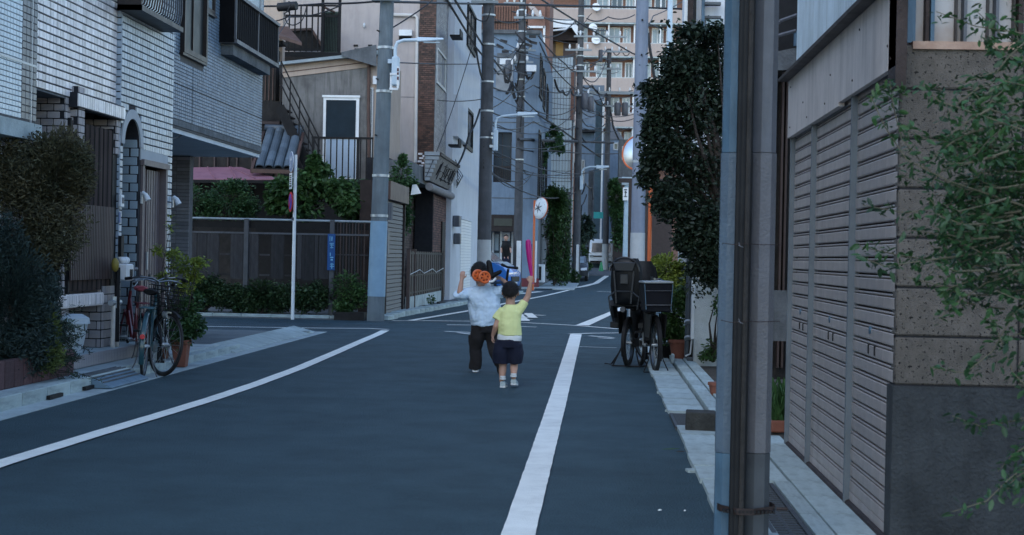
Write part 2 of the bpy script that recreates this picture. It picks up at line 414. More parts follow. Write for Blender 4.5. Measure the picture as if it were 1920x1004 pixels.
def clump_pts(clumps, n, seed=1, shell=.55):
    "clumps: (centre, (rx,ry,rz), weight); denser to the skin of each clump, uneven"
    r = np.random.default_rng(seed); w = np.array([c[2] for c in clumps], float); w /= w.sum(); out = []
    for (c, rad, _), k in zip(clumps, (w*n).astype(int)):
        d = r.normal(size=(k, 3)); d /= np.linalg.norm(d, axis=1)[:, None]
        q = (shell+(1-shell)*r.random(k))**(1.0); q = np.where(r.random(k) < .25, r.random(k), q)
        lump = 1+.16*np.sin(d[:, 0]*7+c[0]*3)*np.cos(d[:, 2]*8+c[1])+.1*np.sin(d[:, 1]*15+c[2]*5)
        out.append(np.array(c)+d*np.array(rad)*(q*lump)[:, None])
    return np.concatenate(out)
def sprig_pts(tips, per, spread, seed=1):
    r = np.random.default_rng(seed); out = []
    for t in tips: out.append(np.array(t)+r.normal(size=(per, 3))*spread)
    return np.concatenate(out)
def foliage(parent, clumps, n, size, m, name='foliage', aspect=.5, droop=.3, seed=1, shell=.55, singles=0, up=.5):
    pts = clump_pts(clumps, n, seed, shell); off = ORG.get(parent.name, Vector()); pts = pts-np.array(off)
    return leaves(parent, pts, size, m, name, aspect, droop, seed, singles, up)
def leaves(parent, pts, size, m, name='foliage', aspect=.5, droop=.3, seed=1, singles=0, up=.5):
    "pts relative to the parent's origin; the 'singles' nearest ones become their own leaf objects"
    if singles:
        off = ORG.get(parent.name, Vector()); dist = np.linalg.norm(pts+np.array(off)-np.array(EYE), axis=1)
        idx = np.argsort(dist+np.random.default_rng(seed).random(len(pts))*.25); near = pts[idx[:singles]]; pts = pts[idx[singles:]]
        protos = [leaf_mesh('leaf', np.zeros((1, 3)), size, m, aspect, droop, .3, seed+k, up) for k in range(12)]
        for i, p in enumerate(near):
            o = bpy.data.objects.new('leaf', protos[i % 12]); COL.objects.link(o); o.parent = parent
            o.location = p; o.rotation_euler = (0, 0, random.uniform(0, 6.28))
    me = leaf_mesh(name, pts, size, m, aspect, droop, .4, seed, up); o = link(name, me, parent); o['kind'] = 'stuff'
    return o
def branches(parent, base, tips, r0, m, name='branch', seed=2):
    rr = random.Random(seed); b = MB(); o_ = ORG.get(parent.name, Vector()); base = Vector(base)+o_
    for t in tips:
        t = Vector(t)+o_; mid = base.lerp(t, .5)+Vector((rr.uniform(-.1, .1), rr.uniform(-.1, .1), rr.uniform(.0, .15)))*(t-base).length
        b.tube([base, base.lerp(mid, .6), mid, t], [r0, r0*.8, r0*.5, r0*.12], 6)
    return b.build(name, m, parent, smooth=True)
# ================================================================== SETTING: ground, roads, kerbs
def gz(Y): return max(0.0, Y-84)*0.026                 # the street climbs gently beyond the second crossing
def cx(Y): return max(0.0, Y-33)*0.086                 # and bends a little to the right
def sheet(name, m, strips, z):
    "strips: list of (xl, xr, y) rows"
    b = MB()
    for rows in strips:
        base = len(b.v)
        for (xl, xr, y) in rows: b.v += [(xl, y, gz(y)+z), (xr, y, gz(y)+z)]
        for i in range(len(rows)-1): b.f.append((base+2*i, base+2*i+1, base+2*i+3, base+2*i+2))
    return struct(name, b, m)
sheet('ground', M_concdk, [[(-300, 300, y) for y in (-60, 0, 40, 84, 110, 150, 700)]], -.012)
ys = [-12, 0, 10, 20, 26, 30, 33, 36, 40, 45, 50, 55, 60, 66, 72, 78, 84, 90, 96, 104, 112, 125]
sheet('road', M_asphalt, [[(-4.78, .75, y) if y < 33 else (-4.62+cx(y)*.75, 1.2+cx(y), y) for y in ys]], 0)
sheet('side_street', M_asph2, [[(-45, -4.0, 26.1), (-45, -4.0, 31.0)], [(.6, 30, 26.6), (.6, 30, 30.6)], [(-45, -2.6, 57), (-45, -1.0, 64.8)]], .004)
sheet('driveway', mat('driveway_concrete', (.12, .14, .15), .85, .15, 2, .3, 60, dirt=.4), [[(-9.5, -4.95, 20.1), (-9.5, -5.0, 26.0)]], .012)
sheet('soil_strip', M_soil, [[(1.1, 3.5, 11.5), (1.2, 3.5, 27)]], .02)

# painted lines
def line(pts, wd, z=.010):
    if len(pts) > 1:                                   # resample so that the painted edge can be a little ragged
        P2, W2 = [], []
        for i in range(len(pts)-1):
            a_, c_ = pts[i], pts[i+1]; d_ = math.hypot(c_[0]-a_[0], c_[1]-a_[1]); k_ = max(1, min(200, int(d_/.12)))
            wa, wb = (wd[i], wd[i+1]) if hasattr(wd, '__len__') else (wd, wd)
            for j in range(k_): t_ = j/k_; P2.append((a_[0]+(c_[0]-a_[0])*t_, a_[1]+(c_[1]-a_[1])*t_)); W2.append(wa+(wb-wa)*t_+random.uniform(-.004, .004))
        P2.append(pts[-1][:2]); W2.append(wd[-1] if hasattr(wd, '__len__') else wd); pts, wd = P2, W2
    b = MB(); base = 0; n = len(pts)
    for i, p in enumerate(pts):
        a = pts[max(i-1, 0)]; c = pts[min(i+1, n-1)]; dx, dy = c[0]-a[0], c[1]-a[1]; l = math.hypot(dx, dy)
        ww = wd[i] if hasattr(wd, '__len__') else wd
        nx, ny = -dy/l*ww/2, dx/l*ww/2
        b.v += [(p[0]+nx, p[1]+ny, gz(p[1])+z), (p[0]-nx, p[1]-ny, gz(p[1])+z)]
    for i in range(n-1): b.f.append((2*i, 2*i+1, 2*i+3, 2*i+2))
    return b
def gp(*px): return [tuple(G(x, y))[:2] for x, y in px]
lines = [(-3.63, -6), (-3.63, 6)]+gp((0, 872), (100, 841), (200, 810), (300, 780), (400, 749), (480, 722), (560, 692), (630, 662), (680, 640), (708, 628), (722, 621))
struct('edge_line', line(lines, [.15]*len(lines)), M_paint)
struct('side_street_line', line(gp((728, 619.5), (690, 617.5), (600, 617))+[(-7, 26.9), (-20, 27.1)], .13, .014), M_paint)
struct('edge_line_right', line([(-.36, -4)]+gp((972, 1004), (1010, 875), (1046, 752), (1080, 628)), [.165, .165, .165, .17, .2]), M_paint)
struct('junction_line', line(gp((1068, 627.8), (1110, 626.5), (1160, 626))+[(2.5, 27.6)], .12, .014), M_paint)
struct('crossing_line', line(gp((735, 602.5), (820, 602.8), (882, 603.4), (985, 606.2), (1080, 611.5), (1160, 618)), .13), M_paint)
struct('crossing_line_short', line(gp((838, 610.3), (920, 611), (1006, 614.6)), .12), M_paint)
struct('far_edge_line', line(gp((770, 602.5), (885, 583), (960, 567.5), (1020, 556), (1050, 549), (1066, 545)), .15, .014), M_paint)
struct('far_junction_line', line(gp((1073, 544.2), (1030, 543), (960, 541)), .25), M_paint)
struct('far_junction_tick', line(gp((965, 552.5), (1014, 547.5)), .3), M_paint)
struct('far_edge_line_right', line(gp((1092, 611.5), (1145, 588.5), (1175, 575), (1200, 563)), [.26, .2, .2, .2], .014), M_paint)
struct('distant_line', line([(p[0], p[1]) for p in gp((1080, 540), (1095, 537.5), (1118, 531.5), (1142, 525.5), (1160, 521))], .3), M_paint)
struct('distant_line_tick', line(gp((1120, 547), (1150, 548.5)), .18), M_paint)
# worn characters painted on the crossing street
k = MB()
for a, b_, wv in [((955, 590), (1022, 592.5), .22), ((955, 595.5), (1006, 597.5), .25), ((955, 601), (992, 600), .25), ((968, 587), (985, 603), .2), ((990, 588.5), (1000, 597), .2),
                  ((834, 623.5), (890, 626), .10), ((858, 626), (892, 630), .08), ((1105, 631), (1150, 634.5), .10), ((1122, 635), (1150, 637), .08), ((1085, 652.5), (1156, 655), .04)]:
    q = line(gp(a, b_), wv, .010+.003*(len(k.f) % 4)); k.add(q.v, q.f)
struct('road_marking', k, M_paint)
# asphalt seams and patches

# ---- right gutter: flat slabs with a ragged tarmac edge, two kerb strips
gut = tag(MB().box(.70, -4, -.2, 1.4, 26, -.006).build('gutter', M_concdk), kind='structure')
ORG['gutter'] = Vector()
y = 4.0; i = 0
while y < 26:
    l = .60; x0 = .645+random.uniform(-.012, .012)
    x1 = .96 if y > 11.2 else .90
    if not (12.2 < y+.3 < 13.4):
        piece('gutter_slab', M_concpc, gut, ((x0+x1)/2, y+l/2, .006+random.uniform(-.003, .004)), (x1-x0, l-.008, .05), (0, 0, random.uniform(-.004, .004)), .02)
    if y > 11.3:
        piece('kerb_stone', M_concpc, gut, (1.045, y+l/2, .025), (.13, l-.01, .09), None, .06)
        piece('kerb_stone', M_concpc, gut, (1.19, y+.1+l/2, .03), (.13, l-.01, .09), None, .06)
    else:
        piece('paving_slab', M_concpc, gut, (1.29, y+l/2, .012), (.21, l-.008, .05), None, .02)
        if not 7.2 < y+.3 < 9.6: piece('paving_slab', M_concpc, gut, (1.05, y+l/2, .006), (.24, l-.008, .05), None, .02)
        else: piece('paving_slab', M_concpc, gut, (1.13, y+l/2, .006), (.095, l-.008, .05), None, .02)
    y += l; i += 1
for (px, py) in [(1240, 738), (1257, 772), (1300, 885)]:        # mortar nibs that stick out into the tarmac
    g_ = G(px, py); piece('mortar_nib', M_concpc, gut, (g_.x+.02, g_.y, .008), (.13, .10, .02), (0, 0, random.uniform(-.2, .2)), .1)
def grate(px_or_c, sx, sy, n, label, rz=0, m=M_grate, z=.03):
    t = thing('drain_grate', label, 'drain grate', (px_or_c[0], px_or_c[1], 0), rz, local=True)
    fr = MB()
    for s in (-1, 1):
        fr.box(s*sx/2-.012, -sy/2, 0, s*sx/2+.012, sy/2, z); fr.box(-sx/2+.012, s*sy/2-.012, 0, sx/2-.012, s*sy/2+.012, z-.003)
    fr.build('frame', m, t)
    MB().box(-sx/2, -sy/2, -.02, sx/2, sy/2, .006).build('pit', M_blk, t)
    for k in range(n):
        piece('bar', m, t, (0, -sy/2+(k+.5)*sy/n, z-.012), (sx-.03, sy/n*.45, .016))
    MB().box(-.01, -sy/2, z-.02, .01, sy/2, z-.006).build('tie_bar', m, t)
    return t
grate((.785, 12.85), .27, 1.1, 22, 'rusty slatted drain grate beside the dark cube on the right gutter')
grate((.97, 8.35), .17, 1.9, 26, 'long black mesh drain grate at the foot of the shutter, behind the posts')
grate((.80, 9.95), .16, 1.0, 16, 'narrow ribbed drain cover half hidden by the steel posts')
c = G(1313, 815)
single('rubber_block', MB().hexa([(.70, 12.05, .012), (.93, 12.0, .012), (.95, 12.24, .012), (.71, 12.28, .012)], [(.705, 12.06, .17), (.925, 12.01, .17), (.945, 12.23, .175), (.715, 12.27, .175)]),
       mat('mossy_dark_block', (.035, .036, .034), .9, .3, 9, .6, 50, dirt=.3), 'dark weathered cube block sitting on the gutter grate', 'block', bevel=.008)
for k, (px, py, l) in enumerate([(1258, 846, .12), (1276, 851, .06), (1237, 962, .022), (1284, 963, .012), (1298, 831, .1)]):
    g_ = G(px, py); a = random.uniform(-.5, .5)
    lm = MB().prism([(g_.x-l/2, g_.y-a*l/2, .012), (g_.x, g_.y+.012, .016), (g_.x+l/2, g_.y+a*l/2, .014), (g_.x, g_.y-.012, .013)], (0, 0, .003))
    single('fallen_leaf', lm, [L_brt, M_bark, M_paint, M_paint, M_bark][k], ['thin green twig lying on the tarmac by the right gutter', 'small brown leaf scrap lying next to the green twig',
           'white speck of litter on the tarmac at the lower right', 'pale crumb of litter right of the white speck', 'dry twig lying on the pale gutter slab below the cube'][k], 'litter')

# ---- left pavement: kerb stones, gutter, tiled walk
pav = tag(MB().box(-5.75, -4, -.2, -4.98, 20.2, .112).build('pavement', M_conc), kind='structure')
lg = tag(MB().box(-4.96, -4, -.2, -4.60, 26.2, .006).build('gutter', M_conc), kind='structure')
y = 5.0
while y < 15.3:
    piece('kerb_stone', M_concpc, pav, (-4.90, y+.30, .06), (.15, .592, .125), None, .05); y += .6
y = 15.95
while y < 20.2:
    piece('kerb_stone', M_concpc, pav, (-4.90, y+.30, .045), (.15, .592, .10), None, .05); y += .6
for yy in (13.35, 14.3): tag(MB().box(-4.822, yy, .012, -4.79, yy+.34, .045).build('drain_hole', M_blk, pav))
y = 20.2                                                     # dropped, sloping kerb stones in front of the driveway
while y < 25.4:
    l = 1.15; x0, x1 = -5.13, -4.76
    o = MB().hexa([(x0, y, .0), (x1, y, .0), (x1, y+l-.015, .0), (x0, y+l-.015, .0)], [(x0, y, .11), (x1, y, .02), (x1, y+l-.015, .02), (x0, y+l-.015, .11)]).build('dropped_kerb_stone', M_concpc, pav, bevel=.006)
    y += l
rc = MB(); n_ = 10; arc = [(-5.13+.37*sin(RAD(90*i/n_)), 25.35+.8*(1-cos(RAD(90*i/n_)))*0+.75*sin(RAD(90-90*i/n_))*1.0) for i in range(n_+1)]
rc.prism([(-5.13, 25.3, 0)]+[(x, y_, 0) for x, y_ in reversed(arc)], (0, 0, .05)); rc.build('corner_kerb_stone', M_concpc, pav)
# ramp on the kerb
ramp = thing('kerb_ramp', 'grey ribbed plastic kerb ramp on the left gutter in front of the bicycles', 'kerb ramp', (-4.86, 14.55, 0))
rb = MB()
for (ya, yb) in ((14.55, 15.15), (15.16, 15.76)):
    MB().prism([(-4.99, ya, .012), (-4.62, ya, .012), (-4.62, ya, .028), (-4.70, ya, .055), (-4.86, ya, .12), (-4.99, ya, .125)], (0, yb-ya, 0)).build('ramp_block', mat('ramp_plastic', (.12, .19, .25), .6, .1, 5, dirt=.3), ramp, bevel=.004)
for k in range(5): rb.bar((-4.985, 14.6, .128-0.001*k), (-4.985, 15.7, .128), .01)
for k in range(6):
    x = -4.96+k*.05; z = .124-max(0, (x+4.86))*.4
    MB().bar((x, 14.57, z+.004), (x, 15.74, z+.004), .012, .012).build('rib', M_concdk, ramp)
# porch slab with ribbed edge tiles
porch = thing('porch_slab', 'low porch slab with ribbed edging tiles under the brick pier on the left', 'porch', (-5.35, 16.5, .11))
MB().box(-6.5, 14.9, .1, -5.31, 18.9, .235).build('slab', M_conc, porch)
y = 14.9
while y < 18.88:
    piece('edging_tile', M_tilegr, porch, (-5.295, y+.027, .185), (.03, .048, .13)); y += .0545
# planter of dark bricks at the left edge
pl = thing('brick_planter', 'dark reddish brick planter edging in front of the conifers', 'planter', (-5.3, 13, .11))
MB().box(-7.2, 8.0, .1, -5.18, 14.8, .30).build('soil', M_soil, pl)
y = 8.0
M_dkbrick = mat('brick_dark_red', (.085, .045, .048), .85, .2, 9, .5, 50, objr=.3)
while y < 14.75:
    piece('brick', M_dkbrick, pl, (-5.14, y+.11, .235), (.075, .212, .25), (0, random.uniform(-.02, .02), 0), .05); y += .222
for k in range(8): piece('brick', M_dkbrick, pl, (-5.19-.22*k-.11, 14.83, .235), (.212, .075, .25), None, .05)

# ================================================================== wall and window helpers
def wall(name, plane, pos, th, a0, a1, z0, z1, m, parent, holes=(), sgn=1):
    "slab behind the plane, facing sgn along the axis, with rectangular holes (a0,a1,z0,z1)"
    A = sorted({a0, a1, *[h for q in holes for h in q[:2] if a0 < h < a1]}); Z = sorted({z0, z1, *[h for q in holes for h in q[2:] if z0 < h < z1]})
    b = MB()
    for i in range(len(A)-1):
        run = None
        for j in range(len(Z)-1):
            ac, zc = (A[i]+A[i+1])/2, (Z[j]+Z[j+1])/2
            hole = any(q[0] < ac < q[1] and q[2] < zc < q[3] for q in holes)
            if not hole: run = (run[0] if run else Z[j], Z[j+1])
            if (hole or j == len(Z)-2) and run:
                if plane == 'X': b.box(pos-sgn*th, A[i], run[0], pos, A[i+1], run[1])
                else: b.box(A[i], pos-sgn*th, run[0], A[i+1], pos, run[1])
                run = None
    return b.build(name, m, parent)
def bx_(plane, pos, sgn, d0, d1, a0, a1, z0, z1, b=None):
    "box from depth d0 to d1 (outwards positive) on a wall plane"
    b = b or MB()
    if plane == 'X': b.box(pos+sgn*d0, a0, z0, pos+sgn*d1, a1, z1)
    else: b.box(a0, pos+sgn*d0, z0, a1, pos+sgn*d1, z1)
    return b
def window(parent, plane, pos, sgn, a0, a1, z0, z1, fm=None, gm=None, fw=.04, rec=.07, mull=1, rail=0, sill=True, out=.02, curtain=False):
    fm = fm or M_alu; gm = gm or M_glass; b = MB()
    for q in ((a0, a0+fw, z0, z1), (a1-fw, a1, z0, z1), (a0+fw, a1-fw, z0, z0+fw), (a0+fw, a1-fw, z1-fw, z1)): bx_(plane, pos, sgn, 0, max(out, .045), *q, b)
    for k in range(mull):
        c = a0+(a1-a0)*(k+1)/(mull+1); bx_(plane, pos, sgn, 0, .03, c-fw*.45, c+fw*.45, z0+fw, z1-fw, b)
    for k in range(rail):
        c = z0+(z1-z0)*(k+1)/(rail+1); bx_(plane, pos, sgn, 0, .027, a0+fw, a1-fw, c-fw*.4, c+fw*.4, b)
    f = b.build('window', fm, parent)
    for k in range(mull+1):
        c0 = a0+fw+(a1-a0-2*fw)*k/(mull+1); c1 = a0+fw+(a1-a0-2*fw)*(k+1)/(mull+1)
        bx_(plane, pos, sgn, .003+.007*(k % 2), .009+.007*(k % 2), c0, c1, z0+fw, z1-fw).build('pane', gm, f)
    if curtain: bx_(plane, pos, sgn, -rec-.12, -rec-.10, a0, a0+(a1-a0)*.6, z0, z1).build('curtain', M_cloth_w, f)
    if sill: bx_(plane, pos, sgn, -.02, .06, a0-.03, a1+.03, z0-.035, z0-.001).build('sill', fm, f)
    return f
def box_thing(name, label, cat, x0, y0, z0, x1, y1, z1, m, group=None):
    "closed building volume with a wall part; windows are added to it"
    t = thing(name, label, cat, ((x0+x1)/2, (y0+y1)/2, z0), group=group)
    MB().box(x0, y0, z0, x1, y1, z1).build('wall', m, t); return t

# ================================================================== LEFT, house 1: pale tile at the left edge
XA = -5.42
e = PX(66, 235, XA); yA = e.y
h1 = thing('tiled_house', 'pale square-tiled house at the far left edge above the conifers', 'house', (-7, 9, 0))
zb = PX(40, 229, XA).z
MB().box(-12, 3.0, zb, XA, yA, 7.6).build('wall', M_grout, h1)
ysp = PX(40, 100, XA).y
tiles('X', XA, 10.5, ysp, zb+.03, 6.0, .075, .05, .004, .005, M_tilewh, h1, out=.008)
tiles('X', XA, ysp, yA, zb+.03, 6.0, .11, .066, .006, .006, M_tiledk, h1, name='corner_tile', out=.010)
zj = PX(40, 117, XA).z
MB().box(XA, 10.5, zj-.01, XA+.014, yA+.002, zj+.012).build('joint_strip', M_alu, h1)
MB().box(XA, yA-.15, zb, XA+.013, yA-.135, 6).build('joint_strip', M_alu, h1)
MB().box(-12, 3, zb-.16, XA+.06, yA+.02, zb).build('soffit', M_conc, h1)
MB().box(-12, 3.0, 0, -6.6, yA, zb-.16).build('wall', M_tilegr, h1)
MB().box(-5.95, yA-.3, .1, -5.72, yA-.05, zb-.16).build('pier', M_whrough, h1)

# ================================================================== house 2: cream tile over a recessed porch
XB = -5.6
y2a, y2b = yA+.02, PX(215, 190, XB).y
zl = PX(66, 180, XB).z; zl2 = PX(215, 196, XB).z; zlin = (zl+zl2)/2
h2 = thing('tiled_house', 'cream tiled house with dark louvred gate and brick piers beside the arch', 'house', (-7, 16.5, 0))
MB().box(-12, y2a, zlin, XB, y2b, 7.6).build('wall', M_groutdk, h2)
tiles('X', XB, y2a, y2b, zlin+.0, 5.6, .10, .084, .004, .013, M_tilew, h2, out=.016)
y2m = PX(128, 180, XB).y
# lintel beam course, proud
MB().box(XB, y2m, zlin-.10, XB+.10, y2b+.06, zlin+.06).build('lintel', M_groutdk, h2)
tiles('X', XB+.10, y2m, y2b+.06, zlin-.09, zlin+.05, .075, .135, .008, .004, M_tilew, h2, name='lintel_tile', out=.012)
def brickpier(parent, x0, x1, y0, y1, z0, z1, bw=.225, bh=.07, m=M_brick, faces=('F', 'S'), gap=.012):
    "core plus individual bricks on the face towards the camera (-Y) and towards the street (+X)"
    MB().box(x0, y0, z0, x1, y1, z1).build('pier_core', M_groutdk, parent)
    n = int(round((z1-z0)/bh)); bh = (z1-z0)/n
    for j in range(n):
        zc = z0+(j+.5)*bh; off = (j % 2)*bw*.5
        if 'F' in faces:
            a = x0-off
            while a < x1-.02:
                p0, p1 = max(a, x0)+gap/2, min(a+bw, x1)-gap/2
                if p1-p0 > .03: piece('brick', m, parent, ((p0+p1)/2, y0-.004, zc), (p1-p0, .022, bh-gap))
                a += bw
        if 'S' in faces:
            a = y0-(bw*.5-off)
            while a < y1-.02:
                p0, p1 = max(a, y0)+gap/2, min(a+bw, y1)-gap/2
                if p1-p0 > .03: piece('brick', m, parent, (x1+.004, (p0+p1)/2, zc), (.022, p1-p0, bh-gap))
                a += bw
yp = PX(122, 220, XB).y
brickpier(h2, -6.35, XB-.01, yp, yp+.16, .235, zlin, .14, .078)
brickpier(h2, XB-.16, XB+.075, yp+.17, yp+.36, zlin-.52, zlin+.13, .13, .078)          # small stepped pillar
MB().box(XB-.22, yp+.2, .235, XB-.05, yp+.36, zlin-.52).build('post', M_tilegr, h2)
yq = y2b-.12
brickpier(h2, XB-.36, XB+.05, yq, yq+.16, zlin-.50, zlin-.10, .16, .08)
MB().box(XB-.36, yq+.01, .235, XB+.04, yq+.15, zlin-.5).build('post', M_blk, h2)
MB().box(-7.6, y2a, .2, -7.4, y2b, zlin).build('back_wall', M_tilegr, h2)
MB().box(-7.4, y2a, zlin-.02, XB, y2b, zlin-.001).build('soffit', M_concdk, h2)
window(h2, 'X', -7.4, 1, 15.6, 17.2, .9, 2.2, M_bronze, M_glass)
# brick wing under the gate
zt = PX(190, 548, XB).z
brickpier(h2, -6.3, XB+.03, yq-.32, yq+.12, .235, PX(205, 535, XB).z, .17, .094)
MB().box(XB-.05, yA+1.0, zt-.14, XB+.05, yq-.325, zt).build('beam', M_tilew, h2)
tiles('X', XB+.05, yA+1.0, yq-.325, zt-.13, zt-.01, .03, .12, .006, .004, M_tilew, h2, name='beam_tile')
# louvre fence (gate): a thing of its own
gt = thing('louvre_fence', 'tall dark brown louvred screen standing on the low brick wing', 'fence', (XB, 16.8, zt))
ga, gb = PX(124, 400, XB).y, yq-.01
z_t = PX(190, 238, XB).z-.02
k = 0; y = ga
while y < gb:
    low = y < ga+(gb-ga)*.25
    piece('louvre', M_boardbr if k % 3 else M_wood, gt, (XB+.01, y, (zt+.03+z_t)/2), (.055, .030, z_t-zt-.03), (0, 0, RAD(25)))
    y += .052; k += 1
zmid = PX(190, 388, XB).z
for zz in (zt+.08, zmid, z_t-.1): MB().box(XB-.05, ga, zz-.02, XB-.02, gb, zz+.02).build('rail', M_blk, gt)
y = ga
while y < gb:                                     # lower outer screen, lighter
    piece('slat', M_boardbr, gt, (XB+.06, y, (zmid+zt+.15)/2), (.02, .035, zmid-zt-.15)); y += .055
for yy in (ga, gb): MB().box(XB-.06, yy-.02, zt, XB+.04, yy+.02, z_t+.02).build('post', M_blk, gt)

# ================================================================== house 3: blue-grey tile with the arch and the door
XC = -5.54
y3a = y2b+.008; y3b = PX(322, 240, XC).y
h3 = thing('tiled_house', 'blue-grey tiled house front with arched niche and brown sliding door', 'house', (-7, 19, 0))
aA, aB = PX(228.7, 400, XC).y, PX(259, 400, XC).y; ac = (aA+aB)/2; ar = (aB-aA)/2
z_at = PX(243, 222, XC).z; z_as = z_at-ar
dA, dB = PX(262.5, 400, XC).y, PX(309, 400, XC).y; dz = PX(285, 314, XC).z
wall('wall', 'X', XC, .30, y3a, y3b, .12, 7.6, M_groutdk, h3, [(aA, aB, .1, z_at), (dA, dB, .1, dz)])
# spandrels of the arch
for s in (-1, 1):
    n_ = 8; b = MB()
    poly = [(ac+s*ar*cos(RAD(90*i/n_)), z_as+ar*sin(RAD(90*i/n_))) for i in range(n_+1)]
    for i in range(n_):
        (ya, za), (yb, zb2) = poly[i], poly[i+1]
        b.hexa([(XC-.3, ya, za), (XC, ya, za), (XC, yb, zb2), (XC-.3, yb, zb2)], [(XC-.3, ya, z_at), (XC, ya, z_at), (XC, yb, z_at+.0001), (XC-.3, yb, z_at+.0001)])
    b.build('arch_spandrel', M_groutdk, h3)
ro = ar+.11
tiles('Y', y3a, XB-.02, XC+.014, zlin+.06, 5.8, .074, .084, .002, .012, M_tileb, h3, sgn=-1, name='corner_tile', out=.006)
tiles('Y', y3a, XB+.0, XC+.014, .2, zlin-.1, .054, .084, .002, .012, M_tileb, h3, sgn=-1, name='corner_tile', out=.006)
def sk3(yy, zz):
    if zz < z_as and aA-.045 < yy < aB+.045: return True
    if zz >= z_as and math.hypot(yy-ac, zz-z_as) < ro+.03: return True
    if dA-.05 < yy < dB+.05 and zz < dz+.22: return True
    return False
tiles('X', XC, y3a, y3b, .13, 5.8, .10, .084, .004, .012, M_tileb, h3, out=.015, skip=sk3)
b = MB()                                           # plain moulded ring round the arch
n_ = 20
for i in range(n_):
    t0, t1 = RAD(180*i/n_), RAD(180*(i+1)/n_)
    q = [(XC-.0, ac+r*cos(t), z_as+r*sin(t)) for r, t in ((ar, t0), (ro, t0), (ro, t1), (ar, t1))]
    b.hexa([Vector(v) for v in q], [Vector(v)+Vector((.02, 0, 0)) for v in q])
b.build('arch_ring', mat('render_blue_grey', (.36, .38, .40), .8, .06, 4), h3)
MB().box(XC, dA-.05, dz+.06, XC+.012, dB+.05, dz+.22).build('door_header', MATS['render_blue_grey'], h3)
# niche: jamb of larger bricks seen inside the arch
jam = MB().box(-7.2, aB, .12, XC-.3, aB+.12, z_at).build('niche_wall', M_groutdk, h3)
nz = int((z_at-.15)/.105)
for j in range(nz):
    zc = .15+(j+.5)*.105; off = (j % 2)*.1
    for (xa, xb) in ((-5.545-.10, -5.545), (-5.86+off*.0, -5.66), (-6.08, -5.87), (-6.3, -6.09)):
        if (j % 2): xa += .06 if xa > -5.6 else .10; xb = min(xb+.10, -5.545) if xb < -5.55 else xb
        if xb-xa > .03 and not (xa > -5.62 and j % 2 and False): piece('brick', M_brickb, h3, ((xa+xb)/2, aB-.006, zc), (xb-xa-.01, .022, .094))
MB().box(-7.2, aA-.1, .12, -7.1, aB+.3, z_at).build('niche_back', M_grout, h3)
MB().box(-7.2, aA-.12, .12, XC-.3, aA-.0, z_at).build('niche_wall', M_grout, h3)
MB().box(-7.2, aA, z_at, XC-.3, aB, z_at+.1).build('niche_ceiling', M_grout, h3)
# door
dr = bx_('X', XC, 1, -.10, .03, dA, dA+.07, .12, dz); bx_('X', XC, 1, -.10, .03, dB-.07, dB, .12, dz, dr); bx_('X', XC, 1, -.10, .05, dA-.02, dB+.02, dz-.0, dz+.07, dr)
dr = dr.build('door', M_door, h3)
dmid = dA+(dB-dA)*.42
for j in range(10):
    w_ = (dB-.09-dmid)/10; bx_('X', XC, 1, -.075, -.055+.006*(j % 2), dmid+j*w_+.003, dmid+(j+1)*w_-.003, .16, dz-.03).build('door_slat', M_door, dr)
bx_('X', XC, 1, -.14, -.115, dA+.07, dmid, .16, dz-.03).build('door_leaf', M_glass, dr)
bx_('X', XC, 1, -.115, -.07, dmid-.06, dmid, .14, dz-.02).build('door_stile', M_door, dr)
bx_('X', XC, 1, -.055, -.035, dmid+.01, dmid+.04, 1.1, 1.32).build('door_handle', M_alu, dr)
MB().box(XC-.3, dA, .1, XC+.02, dB, .16).build('door_step', M_conc, h3)
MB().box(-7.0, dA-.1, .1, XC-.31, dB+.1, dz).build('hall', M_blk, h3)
# upper grille bay window
c0, c1 = PX(236, 22, XC+.1).y, PX(332, 60, XC+.2).y
zb0 = PX(335, 63, XC+.2).z
bay = MB().box(XC, c0, zb0, XC+.28, c1, zb0+.06).build('window_grille', M_bronze, h3)
for k in range(19):
    yy = c0+.03+(c1-c0-.06)*k/18
    MB().tube([(XC+.265, yy, 5.7), (XC+.265, yy, zb0+.22), (XC+.245, yy, zb0+.11), (XC+.19, yy, zb0+.07)], .011, 5).build('grille_bar', M_steelgrey if k > 9 else M_boardbr, bay)
for zz in (zb0+.55, 5.2): MB().box(XC+.255, c0, zz, XC+.275, c1, zz+.03).build('grille_rail', M_bronze, bay)
MB().box(XC, c0, zb0, XC+.28, c0+.03, 5.7).build('grille_side', M_bronze, bay)
MB().box(XC+.012, c0+.1, zb0+.15, XC+.03, c1-.1, 5.7).build('window_pane', M_glassl, bay)
# fittings on house 3
for (px, py) in ((262, 368), (321, 376)):
    q = PX(px, py, XC)
    t = thing('door_lamp', ['white hooded wall lamp left of the brown door', 'white hooded wall lamp right of the brown door'][px > 300], 'wall lamp', (XC, q.y, q.z))
    MB().box(XC+.012, q.y-.025, q.z-.09, XC+.03, q.y+.025, q.z+.05).build('back_plate', M_alu, t)
    MB().tube([(XC+.03, q.y, q.z+.05), (XC+.07, q.y, q.z+.015), (XC+.10, q.y, q.z-.05)], [.018, .03, .04], 10).build('lamp_shade', M_whplast, t, smooth=True)
q = PX(223, 377, XC)
t = thing('door_chime', 'small white intercom plate on the tiled strip left of the arch', 'intercom', (XC, q.y, q.z))
MB().box(XC+.012, q.y-.06, q.z-.07, XC+.045, q.y+.06, q.z+.07).build('case', M_whplast, t, bevel=.006)
MB().box(XC+.045, q.y-.03, q.z-.03, XC+.049, q.y+.0, q.z+.04).build('slot', M_steelgrey, t); MB().box(XC+.045, q.y+.015, q.z-.03, XC+.049, q.y+.04, q.z+.04).build('slot', M_steelgrey, t)
